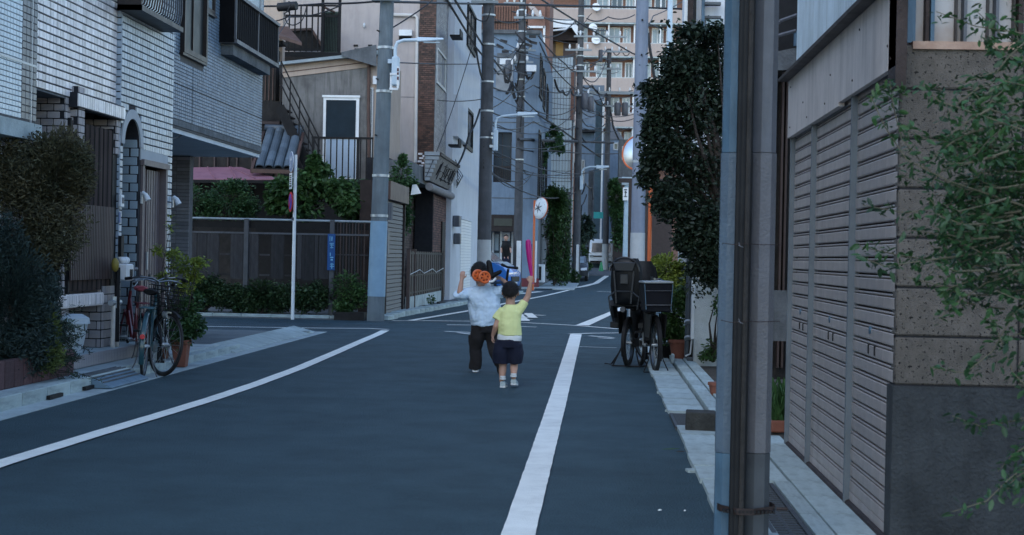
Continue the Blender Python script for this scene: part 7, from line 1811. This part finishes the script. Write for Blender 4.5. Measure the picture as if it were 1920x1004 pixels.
    if stand == 'side':
        b = MB()
        for s in (-1, 1): b.tube([(s*.06, yr, R), (s*.09, yr-.02, .15), (s*.15, yr-.05, .01)], .007, 6)
        b.tube([(-.15, yr-.05, .01), (.15, yr-.05, .01)], .006, 5); b.build('stand', M_blk if cover else M_steelgrey, t)
    else:
        b = MB()
        for s in (-1, 1): b.tube([(s*.07, yr+.02, R-.02), (s*.13, yr+.05, .16), (s*.24, yr+.12, .015)], .010, 6).tube([(s*.24, yr+.12, .015), (s*.17, yr-.10, .015)], .009, 6).tube([(s*.10, yr+.0, .2), (s*.17, yr-.10, .015)], .009, 6).tube([(s*.24, yr+.12, .015), (s*.33, yr+.14, .02)], .007, 5)
        b.tube([(-.17, yr-.10, .015), (.17, yr-.10, .015)], .009, 6); b.build('stand', M_blk, t)
    if basket:
        b = MB(); c_ = Vector((0, yf-.10, .84)); 
        lo4 = [(-.11, -.09), (.11, -.09), (.11, .09), (-.11, .09)]; 
        for lvl in range(7):
            k = lvl/6; z_ = c_.z-.14+.26*k; q = [st((x*(1+.5*k), c_.y+y*(1+.45*k), z_)) for x, y in lo4]
            for i in range(4): b.tube([q[i], q[(i+1) % 4]], .0035, 4)
        for i in range(4):
            p0, p1 = Vector((*lo4[i], 0)), Vector((*lo4[(i+1) % 4], 0))
            for k in range(6):
                q = p0.lerp(p1, k/6); b.tube([st((q.x, c_.y+q.y, c_.z-.14)), st((q.x*1.5, c_.y+q.y*1.45, c_.z+.12))], .0025, 4)
        b.build('basket', M_blk, t, kind=None)
        MB().tube([st((0, yf-.1, .66)), st((0, yf-.02, .66))], .04, 10).build('headlight', M_galv, t, smooth=True)
    if cover:
        MB().box(-.07, -.20, .34, .07, -.02, .74).build('battery', M_blk, t, bevel=.02)
        for s in (-1, 1): MB().prism([(s*.085, yr-.26, .70), (s*.085, yr+.30, .70), (s*.085, yr+.22, .42), (s*.085, yr-.12, .42)], (s*.012, 0, 0)).build('skirt_guard', M_blk, t)
    if rear_box:
        c_ = Vector((0, yr+.0, .73)); bx = MB().hexa([(c_.x-.15, c_.y-.20, c_.z), (c_.x+.15, c_.y-.20, c_.z), (c_.x+.15, c_.y+.18, c_.z), (c_.x-.15, c_.y+.18, c_.z)],
            [(c_.x-.17, c_.y-.22, c_.z+.34), (c_.x+.17, c_.y-.22, c_.z+.34), (c_.x+.17, c_.y+.2, c_.z+.34), (c_.x-.17, c_.y+.2, c_.z+.34)]).build('rear_box', mat('box_black', (.008, .009, .013), .75, .1, 5, spec=.15), t, bevel=.012)
        MB().box(c_.x-.175, c_.y-.235, c_.z+.34, c_.x+.175, c_.y+.21, c_.z+.365).build('box_lid', M_galv, bx, bevel=.006)
        MB().box(c_.x-.16, c_.y-.232, c_.z+.08, c_.x+.16, c_.y-.222, c_.z+.09).build('piping', M_steelgrey, bx); MB().box(c_.x-.165, c_.y-.236, c_.z+.25, c_.x+.165, c_.y-.226, c_.z+.256).build('piping', M_steelgrey, bx)
        for s in (-1, 1): MB().bar((c_.x+s*.148, c_.y-.214, c_.z+.03), (c_.x+s*.168, c_.y-.228, c_.z+.33), .01).build('piping', M_steelblue, bx)
    if rear_seat:
        z0 = .78; y0 = yr-.02; msh = mat('seat_shell', (.008, .009, .011), .45, .1, 5, spec=.35)
        shell = MB()
        prof_ = [(.0, .15, -.22), (.10, .19, -.24), (.25, .20, -.27), (.40, .19, -.29), (.50, .175, -.30), (.58, .14, -.30)]
        pa_ = []; 
        for (h, w_, yy) in prof_: pa_.append([(-w_, y0+yy+.16, z0+h), (-w_*.92, y0+yy+.03, z0+h), (-w_*.4, y0+yy, z0+h), (w_*.4, y0+yy, z0+h), (w_*.92, y0+yy+.03, z0+h), (w_, y0+yy+.16, z0+h)])
        k0 = 0
        for row in pa_: shell.v += row
        for i in range(len(pa_)-1):
            for j in range(5): shell.f.append((i*6+j, i*6+j+1, (i+1)*6+j+1, (i+1)*6+j))
        sh_ = shell.build('child_seat', msh, t, smooth=True, fix=True); so_ = sh_.modifiers.new('s', 'SOLIDIFY'); so_.thickness = .02
        MB().box(-.15, y0-.2, z0-.03, .15, y0+.14, z0+.02).build('seat_pan', msh, sh_, bevel=.02)
        hr = MB(); n = 12
        for i in range(n+1):
            a_ = pi*i/n; hr.tube([(-.185*cos(a_), y0-.29, z0+.42+.17*sin(a_)), (-.185*cos(pi*(min(i+1, n))/n), y0-.29, z0+.42+.17*sin(pi*min(i+1, n)/n)+.0001)], .013, 6) if i < n else None
        hr.build('headrest_rim', mat('seat_grey', (.028, .032, .038), .32, .1, 5, spec=.5), sh_, smooth=True)
        MB().hexa([(-.11, y0-.318, z0+.42), (.11, y0-.318, z0+.42), (.11, y0-.30, z0+.42), (-.11, y0-.30, z0+.42)], [(-.145, y0-.325, z0+.53), (.145, y0-.325, z0+.53), (.145, y0-.30, z0+.53), (-.145, y0-.30, z0+.53)]).build('headrest_pad', MATS['seat_grey'], sh_, bevel=.008)
        MB().box(-.05, y0-.315, z0+.26, .05, y0-.285, z0+.38).build('vent', MATS['seat_grey'], sh_, bevel=.008)
        for s in (-1, 1):
            MB().tube([(s*.18, y0-.1, z0+.02), (s*.20, y0+.06, z0-.1), (s*.19, y0+.10, z0-.18), (s*.17, y0+.06, z0-.24)], [.05, .05, .046, .045], 8).build('leg_guard', msh, sh_, smooth=True)
            MB().box(s*.12, y0-.02, z0-.30, s*.23, y0+.18, z0-.22).build('foot_rest', msh, sh_, bevel=.01)
            MB().bar((s*.09, y0-.312, z0+.02), (s*.125, y0-.33, z0+.42), .02, .012).build('strap', MATS['seat_grey'], sh_)
        a_ = MB()
        a_.tube([(-.17, y0-.30, z0-.05), (-.19, y0-.31, z0+.10), (-.10, y0-.32, z0+.17), (.10, y0-.32, z0+.17), (.19, y0-.31, z0+.10), (.17, y0-.30, z0-.05)], .010, 6)
        a_.build('support_rim', MATS['seat_grey'], sh_, smooth=True)
        MB().tube([(0, y0-.30, z0-.06), (0, y0-.36, z0-.05)], .035, 12).build('tail_light', MATS['seat_grey'], sh_)
    if front_box:
        c_ = Vector((0, hd.y+.12, .86))
        MB().rings([(st(c_), .17, .12), (st(c_+Vector((0, 0, .18))), .19, .15), (st(c_+Vector((0, -.02, .36))), .18, .13), (st(c_+Vector((0, -.05, .47))), .13, .07)], 16).build('front_child_seat', mat('rain_cover', (.016, .017, .02), .6, .1, 5, .3, 20), t, smooth=True)
    return t
def at_rear(px, py, wb, rz, R=.33):
    "bicycle origin so that the rear tyre stands at photo point (px,py) on the ground"
    g_ = G(px, py); d = Vector((-sin(rz), cos(rz), 0)); o = g_+d*(wb/2); return (o.x, o.y, 0)
def at_front(px, py, wb, rz):
    g_ = G(px, py); d = Vector((-sin(rz), cos(rz), 0)); o = g_-d*(wb/2); return (o.x, o.y, 0)
# left group
r1 = RAD(11)
bicycle('bicycle', 'dark teal city bicycle seen from behind at the left kerb, nearest of its group', at_rear(268, 708, 1.08, r1), r1, M_teal, lean=RAD(3), steer=RAD(20), group='bicycles parked by the porch')
r2 = pi+RAD(16)
bicycle('bicycle', 'black bicycle with wire basket and large wheel, right of the teal one', at_front(303, 706, 1.06, r2), r2, M_blk, R=.34, lean=RAD(3), steer=RAD(32), basket=True, group='bicycles parked by the porch')
r3 = RAD(28)
bicycle('bicycle', 'red-framed bicycle with pinkish-red saddle behind the teal one by the pipes', at_rear(262, 690, 1.02, r3, .30), r3, M_bred, R=.30, lean=RAD(2), saddle=M_pinksad, hb=.98, group='bicycles parked by the porch')
# right group
r4 = RAD(-13)
bicycle('cargo_bicycle', 'black electric bicycle with rear child seat and splayed stand, left of the pair', at_rear(1177, 688, 1.18, r4), r4, M_blk, R=.30, wb=1.18, thick=.027, rear_seat=True, front_box=True, stand='center', cover=True, hb=1.05, steer=RAD(12), group='electric bicycles by the right gutter', spokes=24)
r5 = RAD(7)
bicycle('cargo_bicycle', 'black electric bicycle with square lidded rear box, right of the pair', at_rear(1229, 699, 1.18, r5), r5, M_blk, R=.33, wb=1.18, thick=.024, rear_box=True, front_box=False, stand='side', cover=True, hb=1.05, lean=RAD(-1), group='electric bicycles by the right gutter', spokes=24)
q = P(1220, 500, 20.6)
single('rain_cover', MB().hexa([P(1206, 545, 20.6), P(1238, 545, 20.6), P(1238, 545, 21.0), P(1206, 545, 21.0)], [P(1209, 497, 20.6), P(1229, 497, 20.6), P(1229, 497, 20.9), P(1209, 497, 20.9)]), MATS['rain_cover'], 'black covered front child seat rising behind the square box', 'seat cover', bevel=.03)

# ================================================================== people
def person_obj(t, name, mb, m, vox=.006, smooth=6, parent=None, wr=0.0):
    o = mb.build(name, m, parent or t, smooth=True, fix=False)
    r_ = o.modifiers.new('remesh', 'REMESH'); r_.mode = 'VOXEL'; r_.voxel_size = vox; r_.use_smooth_shade = True
    s_ = o.modifiers.new('smooth', 'SMOOTH'); s_.factor = .5; s_.iterations = smooth
    if wr:
        tx = bpy.data.textures.new('folds', 'CLOUDS'); tx.noise_scale = .13; tx.noise_depth = 2
        d_ = o.modifiers.new('folds', 'DISPLACE'); d_.texture = tx; d_.strength = wr; d_.mid_level = .5; d_.texture_coords = 'LOCAL'
    return o
def hand(b, wrist, d, palm_n, s=1.0, curl=.4, thumb=1, spread=.15):
    "five fingers: d = direction of the hand, palm_n = direction the palm faces"
    d = Vector(d).normalized(); n = Vector(palm_n); n = (n-d*n.dot(d)).normalized(); side = d.cross(n)*thumb
    W = Vector(wrist)
    for o_ in (-.022, -.007, .009, .023): b.blob([W+side*o_*.6*s, W+(d*.065+side*o_)*s], [.013*s, .0125*s], 8)
    for o_, L_ in ((.026, .046), (.009, .054), (-.008, .050), (-.023, .040)):
        k0 = W+(d*.068+side*o_)*s; d1 = (d*cos(curl)+n*sin(curl)+side*o_*spread*22*.3).normalized(); k1 = k0+d1*L_*.5*s
        d2 = (d*cos(curl*2.3)+n*sin(curl*2.3)).normalized(); k2 = k1+d2*L_*.30*s; d3 = (d*cos(curl*3.2)+n*sin(curl*3.2)).normalized(); k3 = k2+d3*L_*.22*s
        b.blob([k0, k1, k2, k3], [.0082*s, .0075*s, .0068*s, .006*s], 8)
    a = W+(d*.02+side*.026)*s; b.blob([a, a+(side*.75+d*.7+n*.3).normalized()*.030*s, a+(side*.45+d*1+n*.6).normalized()*.056*s], [.011*s, .009*s, .0072*s], 8)
def head(b, c, r, ax_up=(0, 0, 1), fwd=(0, 1, 0)):
    c, u, f = Vector(c), Vector(ax_up).normalized(), Vector(fwd).normalized(); s = f.cross(u)
    b.ball(c+u*r*.12, (r*.80, r*.96, r*1.0), 16)
    b.blob([c-u*r*.25+f*r*.2, c-u*r*.75+f*r*.35], [r*.66, r*.42], 12)
    b.blob([c+f*r*.90-u*r*.05, c+f*r*1.03-u*r*.28], [r*.07, r*.12], 8)
    for k in (-1, 1): b.blob([c+s*k*r*.80+u*r*.08, c+s*k*r*.86-u*r*.22], [r*.13, r*.10], 8); b.blob([c+f*r*.80+s*k*r*.3-u*r*.45, c+f*r*.7+s*k*r*.4-u*r*.5], [r*.12, r*.1], 8)
    b.blob([c+f*r*.82-u*r*.58-s*r*.15, c+f*r*.82-u*r*.58+s*r*.15], [r*.06, r*.06], 8)
def face(t, body, c, r, fwd=(0, 1, 0)):
    c, f = Vector(c), Vector(fwd).normalized(); s = f.cross(Vector((0, 0, 1)))
    off = ORG[t.name]
    for k in (-1, 1):
        e_ = c+f*r*.89+s*k*r*.30+Vector((0, 0, r*.02)); MB().ball(e_, r*.10, 10).build('eye', M_white, body, smooth=True)
        MB().ball(e_+f*r*.07, r*.055, 8).build('pupil', M_blk, body, smooth=True) if False else None
def hair(t, c, r, seed=1, fwd=(0, 1, 0), m=None, messy=.02, n=700):
    "cap following the skull, with strands in tufts"
    c, f = Vector(c), Vector(fwd).normalized(); b = MB(); rr = random.Random(seed); s = f.cross(Vector((0, 0, 1)))
    N1, N2 = 22, 12
    for i in range(N2+1):
        for j in range(N1):
            th = 2*pi*j/N1; front = cos(th)               # +1 at the forehead
            low_ = 126-(front+1)*33
            ph = RAD(low_)*i/N2; 
            d = Vector((0, 0, 1))*cos(ph)+(f*cos(th)+s*sin(th))*sin(ph)
            rad = Vector((r*.90*d.x, r*1.06*d.y, r*1.10*d.z)); rad *= 1+rr.uniform(-messy, messy)*1.2
            if i == N2: rad *= .93
            b.v.append(tuple(c+Vector((0, 0, r*.12))+rad))
    for i in range(N2):
        for j in range(N1): b.f.append((i*N1+j, i*N1+(j+1) % N1, (i+1)*N1+(j+1) % N1, (i+1)*N1+j))
    h = b.build('hair', m or M_hair, t, smooth=True); so_ = h.modifiers.new('s', 'SOLIDIFY'); so_.thickness = .008; so_.offset = 1
    b = MB()
    for k in range(n):
        th = rr.uniform(0, 2*pi); ph = RAD(rr.uniform(0, 126-(cos(th)+1)*33)); d = Vector((0, 0, 1))*cos(ph)+(f*cos(th)+s*sin(th))*sin(ph)
        p0 = c+Vector((0, 0, r*.12))+Vector((r*.92*d.x, r*1.08*d.y, r*1.12*d.z)); dn = (Vector((0, 0, -1))+d*(.55+messy*10)+Vector((rr.gauss(0, .35), rr.gauss(0, .35), 0))).normalized(); L_ = rr.uniform(.012, .030)*(1+messy*12)
        sd_ = dn.cross(d).normalized()*.0028; p1 = p0+dn*L_+d*.004
        b.add([p0-sd_, p0+sd_, p1], [(0, 1, 2)])
    b.build('hair_strands', m or M_hair, h, kind='stuff', fix=False)
    return h
def shoe(t, heel, toe, up=(0, 0, 1), m=None, s=1.0, sole=None, name='shoe'):
    h, q, u = Vector(heel), Vector(toe), Vector(up).normalized(); d = (q-h).normalized(); sd_ = d.cross(u)
    L_ = (q-h).length; b = MB(); n = 14; rows = [(0, .030, .055), (.12, .034, .062), (.35, .033, .055), (.6, .040, .042), (.85, .038, .034), (1.0, .022, .026)]
    base = len(b.v)
    for (k, w_, hh) in rows:
        for j in range(n):
            a = 2*pi*j/n; b.v.append(tuple(h+d*L_*k+sd_*w_*s*cos(a)+u*(hh*s*.5+hh*s*.5*sin(a)+.012*s)))
    for i in range(len(rows)-1):
        for j in range(n): b.f.append((i*n+j, i*n+(j+1) % n, (i+1)*n+(j+1) % n, (i+1)*n+j))
    b.f += [tuple(reversed(range(n))), tuple((len(rows)-1)*n+j for j in range(n))]
    o = b.build(name, m or M_blk, t, smooth=True)
    pl_ = []
    for k, w_ in ((0, .024), (.1, .033), (.4, .031), (.7, .040), (.92, .034), (1.02, .015)): pl_.append(h+d*L_*k+sd_*w_*s)
    pl_ += [h+d*L_*k-sd_*w_*s for k, w_ in ((1.02, .015), (.92, .034), (.7, .040), (.4, .031), (.1, .033), (0, .024))]
    MB().prism(pl_, u*.020*s).build('sole', sole or M_white, o)
    return o
# ---------- older boy
YK = 17.88
def K(px, py, dy=0.0): return P(px, py, YK+dy)
boy = thing('person', 'older boy in pale blue shirt and dark trousers carrying a toy tricycle on his shoulder', 'person', (K(908, 700).x, YK, 0))
hc = K(899, 514, .06); hr_ = .108
b = MB()
head(b, hc, hr_, fwd=(-.1, 1, 0))
b.blob([K(902, 528, .02), K(904, 541, 0)], [.045, .05], 12)
b.blob([K(905, 560), K(905, 590)], [.11, .10], 14)                       # torso inside the shirt
b.blob([K(882, 549), K(928, 547)], [.05, .05], 10)
LS, LE, LW = K(877, 551), K(862, 548, -.10), K(866, 524, -.05)
b.blob([LS, LE], [.042, .034], 12); b.blob([LE, LE.lerp(LW, .5), LW], [.033, .030, .021], 12)
hand(b, LW, (.10, 0, 1), (0, 1, .0), .92, .45, -1)
RS, RE, RW = K(931, 547), K(959, 539, .02), K(938, 522, -.02)
b.blob([RS, RE], [.042, .034], 12); b.blob([RE, RE.lerp(RW, .5), RW], [.034, .030, .021], 12)
hand(b, RW, (-.95, -.05, .28), (0, .4, -.5), .92, .5, 1)
b.blob([K(897, 606), K(920, 606)], [.07, .07], 14)
LK, LA = K(892, 654, .05), K(891, 690, .06); RK, RA = K(925, 651, .02), K(935, 680, -.20)
b.blob([K(895, 612), LK], [.065, .045], 12); b.blob([LK, LA], [.042, .030], 12); b.blob([K(922, 612), RK], [.065, .045], 12); b.blob([RK, RA], [.042, .030], 12)
body = person_obj(boy, 'body', b, M_skin, .0055)
face(boy, body, hc, hr_, (-.1, 1, 0))
hair(boy, hc, hr_, 3, (-.1, 1, 0), messy=.05, n=1400)
b = MB()                                                                 # loose shirt, untucked, sleeves to the elbow
def ring(px0, px1, py, depth, dy=0): a, c_ = K(px0, py, dy), K(px1, py, dy); return ((a+c_)/2, (c_.x-a.x)/2, depth)
b.rings([ring(884, 937, 611, .125), ring(883, 940, 604, .13), ring(881, 941, 590, .135), ring(878, 940, 572, .13), ring(876, 938, 560, .12), ring(878, 934, 548, .10), ring(888, 925, 539, .075), ring(895, 917, 536, .055)], 24)
b.tube([K(886, 549), K(873, 551, -.02), K(863, 553, -.07), K(859, 549, -.1)], [.075, .072, .066, .064], 14)
b.tube([K(926, 548), K(938, 546), K(948, 545, .02), K(956, 541, .03)], [.078, .074, .066, .060], 14)
person_obj(boy, 'shirt', b, M_shirtb, .007, 4, wr=.06)
b = MB()
b.rings([ring(890, 930, 624, .10), ring(887, 934, 610, .115), ring(887, 934, 600, .11)], 20)
b.tube([K(899, 612), K(896, 632, .01), LK, K(892, 675, .05), K(891, 692, .06)], [.098, .088, .074, .070, .074], 16)
b.tube([K(921, 612), K(923, 630, .03), RK, K(931, 668, -.10), K(936, 681, -.20)], [.098, .086, .070, .064, .066], 16)
b.blob([K(883, 632, .03), K(884, 646, .03)], [.028, .028], 8)
person_obj(boy, 'trousers', b, M_pants, .007, 4, wr=.03)
shoe(boy, K(891, 698, -.05)+Vector((0, 0, 0)), K(890, 690, .15)*1.0 if False else Vector((K(890, 690).x, YK+.16, .0)), m=M_blk)
sh_ = boy.children[-1]
rh = K(933, 683, -.23); shoe(boy, rh+Vector((0, -.03, .02)), rh+Vector((.045, .07, -.125)), up=(.05, .85, .5), m=M_blk, sole=M_pants)
# fix the standing foot to the ground
# ---------- toy tricycle over his shoulder
tri = thing('toy_tricycle', 'black toy tricycle with orange wheels carried over the older boy\'s shoulder', 'tricycle', tuple(K(915, 520, -.14)))
def Q(px, py, dy=0.0): return P(px, py, YK-.16+dy)
def towheel(c_, ax, rad, nm):
    ax = Vector(ax).normalized(); w_ = .045
    wv = MB().torus(c_, ax, rad-.016, .016, 28, 8, 1.25).build(nm, M_torange, tri, smooth=True)
    MB().disc(c_, ax, rad*.88, .010, 24).build('web', mat('toy_orange_dark', (.14, .02, .012), .5, .1, 5), wv)
    a_ = ax.orthogonal().normalized(); b_ = ax.cross(a_); m_ = MB()
    for k in range(6):
        an = 2*pi*k/6; o = a_*cos(an)+b_*sin(an); m_.bar(c_+o*.01, c_+o*(rad-.02), .020, .030, ax)
    m_.build('wheel_spokes', M_torange, wv)
    MB().disc(c_, ax, .022, .05, 12).build('hub', M_torange, wv); return wv
towheel(Q(908.5, 520.5, -.06), (.35, -.95, .1), .076, 'rear_wheel'); towheel(Q(896, 517, .0), (.35, -.95, .1), .072, 'rear_wheel')
towheel(Q(950, 545, .25), (.5, -.9, .1), .09, 'front_wheel')
MB().tube([Q(910, 520, -.06), Q(898, 516, .07)], .012, 8).build('axle', M_galv, tri)
seat = MB().hexa([Q(915, 519, -.03), Q(928, 524, -.03), Q(928, 524, .13), Q(915, 519, .13)], [Q(911, 488, -.01), Q(921, 488, -.01), Q(921, 488, .12), Q(911, 488, .12)]).build('seat_back', M_blk, tri, bevel=.02)
MB().hexa([Q(921, 524, -.03), Q(942, 512, -.03), Q(942, 512, .13), Q(921, 524, .13)], [Q(919, 514, -.03), Q(941, 505, -.03), Q(941, 505, .13), Q(919, 514, .13)]).build('seat', M_blk, tri, bevel=.02)
MB().tube([Q(912, 521, 0), Q(922, 531, .04), Q(940, 530, .1), Q(948, 540, .2)], .016, 10).build('frame', mat('toy_navy', (.01, .03, .07), .4, .1, 5), tri, smooth=True)
MB().tube([Q(917, 529, -.06), Q(924, 528, -.06), Q(930, 522, -.05)], .014, 8).build('foot_rest', M_white, tri, smooth=True)
MB().tube([Q(948, 540, .18), Q(953, 505, .12)], .015, 8).build('fork', M_blk, tri, smooth=True)
MB().tube([Q(942, 497, .02), Q(953, 502, .10), Q(969, 503, .22)], .013, 10).build('handlebar', M_blk, tri, smooth=True)
for (a_, c_) in ((Q(941, 496.5, .01), Q(945, 498.5, .04)), (Q(965, 502.5, .19), Q(970, 503, .23))): MB().tube([a_, c_], .017, 10).build('grip', M_rubber, tri, smooth=True)
# ---------- younger boy
YK2 = 15.9
def K2(px, py, dy=0.0): return P(px, py, YK2+dy)
kid = thing('person', 'smaller boy in yellow T-shirt and navy shorts raising a magenta toy bat', 'person', (K2(953, 728).x, YK2, 0))
hc = K2(957, 549, .03); hr_ = .098; b = MB()
head(b, hc, hr_, fwd=(.05, 1, 0))
b.blob([K2(957, 560), K2(957, 574)], [.047, .05], 12); b.blob([K2(956, 590), K2(955, 622)], [.085, .09], 14); b.blob([K2(943, 583), K2(972, 578)], [.034, .034], 10)
LS, LE, LW = K2(938, 589), K2(930, 612, -.02), K2(924, 630, .03)
b.blob([LS, LE], [.036, .030], 12); b.blob([LE, LE.lerp(LW, .45), LW], [.030, .027, .019], 12)
hand(b, LW+Vector((0, 0, .005)), (-.12, .15, -1), (1, .2, 0), .80, .55, 1)
RS, RE, RW = K2(978, 576), K2(990, 556, .02), K2(995, 530, .0)
b.blob([RS, RE], [.036, .031], 12); b.blob([RE, RE.lerp(RW, .45), RW], [.031, .028, .019], 12)
hand(b, RW, (.02, .05, 1), (-.25, 1, .0), .80, .95, 1)
b.blob([K2(945, 642), K2(963, 642)], [.055, .055], 12)
LK, LA = K2(943, 684, .02), K2(941, 715, .0); RK, RA = K2(964, 682, .03), K2(963, 708, -.05)
b.blob([K2(941, 650), LK], [.060, .043], 12); b.blob([LK, LK.lerp(LA, .35), LA], [.040, .041, .026], 12); b.blob([K2(964, 650), RK], [.060, .043], 12); b.blob([RK, RK.lerp(RA, .35), RA], [.040, .041, .026], 12)
body = person_obj(kid, 'body', b, M_skin, .005)
face(kid, body, hc, hr_, (.05, 1, 0))
hair(kid, hc, hr_, 5, (.05, 1, 0), messy=.02, n=900)
def ring2(px0, px1, py, depth, dy=0): a, c_ = K2(px0, py, dy), K2(px1, py, dy); return ((a+c_)/2, (c_.x-a.x)/2, depth)
b = MB()
b.rings([ring2(934, 980, 629, .115), ring2(934, 979, 622, .115), ring2(934, 977, 608, .11), ring2(935, 978, 594, .10), ring2(936, 980, 584, .09), ring2(942, 975, 576, .07), ring2(948, 967, 571, .05)], 22)
b.tube([K2(945, 583), K2(937, 590), K2(931, 600, -.01)], [.058, .054, .050], 14); b.tube([K2(970, 582), K2(979, 574), K2(984, 565, .01)], [.062, .054, .048], 14)
person_obj(kid, 't_shirt', b, M_shirty, .006, 4, wr=.03)
b = MB(); b.rings([ring2(932, 978, 640, .108), ring2(932, 979, 632, .110), ring2(936, 976, 620, .10)], 22); person_obj(kid, 'undershirt', b, M_white, .006, 3, wr=.01)
b = MB(); b.rings([ring2(930, 977, 652, .105), ring2(930, 978, 640, .112), ring2(933, 976, 634, .106)], 22)
b.tube([K2(943, 645), K2(940, 662), K2(939, 681, .01)], [.088, .088, .084], 16); b.tube([K2(965, 645), K2(966, 662), K2(966, 680, .02)], [.086, .084, .076], 16)
person_obj(kid, 'shorts', b, M_shorts, .006, 4, wr=.02)
for (x_, y_, zt_, up_) in ((943, 728, .0, 0), (963, 725, .03, 1)):
    hx = K2(x_, 726).x; h0 = Vector((hx, YK2-.06, .004+.03*up_)); shoe(kid, h0, h0+Vector((.01, .17, -.02*up_)), m=mat('shoe_grey_blue', (.42, .50, .52), .6, .1, 8), s=.95)
    for k in range(2): MB().tube([h0+Vector((0, .0, .085+.02*k)), h0+Vector((0, .0, .10+.02*k))], .033-.004*k, 12).build('sock', M_white, kid.children[-1], smooth=True)
# ---------- magenta bat
bat = thing('toy_bat', 'magenta plastic toy bat held upright by the smaller boy', 'toy bat', tuple(K2(996, 520)))
MB().tube([K2(997, 528, .03), K2(996.5, 518, .03), K2(995, 505, .03), K2(993, 485, .03), K2(991, 462, .03), K2(990.5, 452, .03), K2(990.5, 449.5, .03)], [.012, .013, .020, .028, .031, .027, .012], 16).build('barrel', M_pink, bat, smooth=True)
MB().tube([K2(997.2, 533, .03), K2(997, 530, .03)], .019, 12).build('knob', M_pink, bat, smooth=True)
# ---------- distant cyclist in front of the glazed shop
YQ = 63.5
cy = thing('person', 'distant cyclist in dark clothes in front of the glazed shop', 'person', (P(948, 540, YQ).x, YQ, 0))
def K3(px, py, dy=0.0): return P(px, py, YQ+dy)
b = MB(); head(b, K3(949, 446), .115, fwd=(.0, -1, 0)); b.blob([K3(949, 450), K3(949, 457)], [.06, .06], 10)
for s, px in ((-1, 940), (1, 957)): b.blob([K3(949+s*5, 458), K3(px, 466, -.1), K3(949+s*9, 473, -.35)], [.05, .04, .035], 10); hand(b, K3(949+s*9, 473, -.35), (0, -1, 0), (0, 0, -1), .95, .6, s)
b.blob([K3(947, 480), K3(945, 495, -.2), K3(946, 515, -.1)], [.09, .07, .05], 10); b.blob([K3(951, 480), K3(953, 495, -.2), K3(952, 518, -.1)], [.09, .07, .05], 10); b.blob([K3(949, 462), K3(949, 480)], [.13, .12], 12)
bd3 = person_obj(cy, 'body', b, M_skin, .014, 2)
b = MB(); b.blob([K3(949, 460), K3(949, 480)], [.19, .15], 14); b.blob([K3(945, 459), K3(941, 465, -.08)], [.08, .06], 10); b.blob([K3(953, 459), K3(957, 465, -.08)], [.08, .06], 10); person_obj(cy, 'shirt', b, M_blk, .016, 2)
b = MB(); b.blob([K3(947, 482), K3(945, 496, -.2), K3(946, 512, -.1)], [.11, .085, .06], 10); b.blob([K3(951, 482), K3(953, 496, -.2), K3(952, 512, -.1)], [.11, .085, .06], 10); person_obj(cy, 'trousers', b, M_shorts, .016, 2)
hair(cy, K3(949, 446), .115, 8, (0, -1, 0), n=150)
bicycle('bicycle', 'distant bicycle ridden by the far cyclist', (P(948, 540, YQ).x, YQ-.1, 0), pi, M_galv, basket=True, stand='side', hb=1.02)
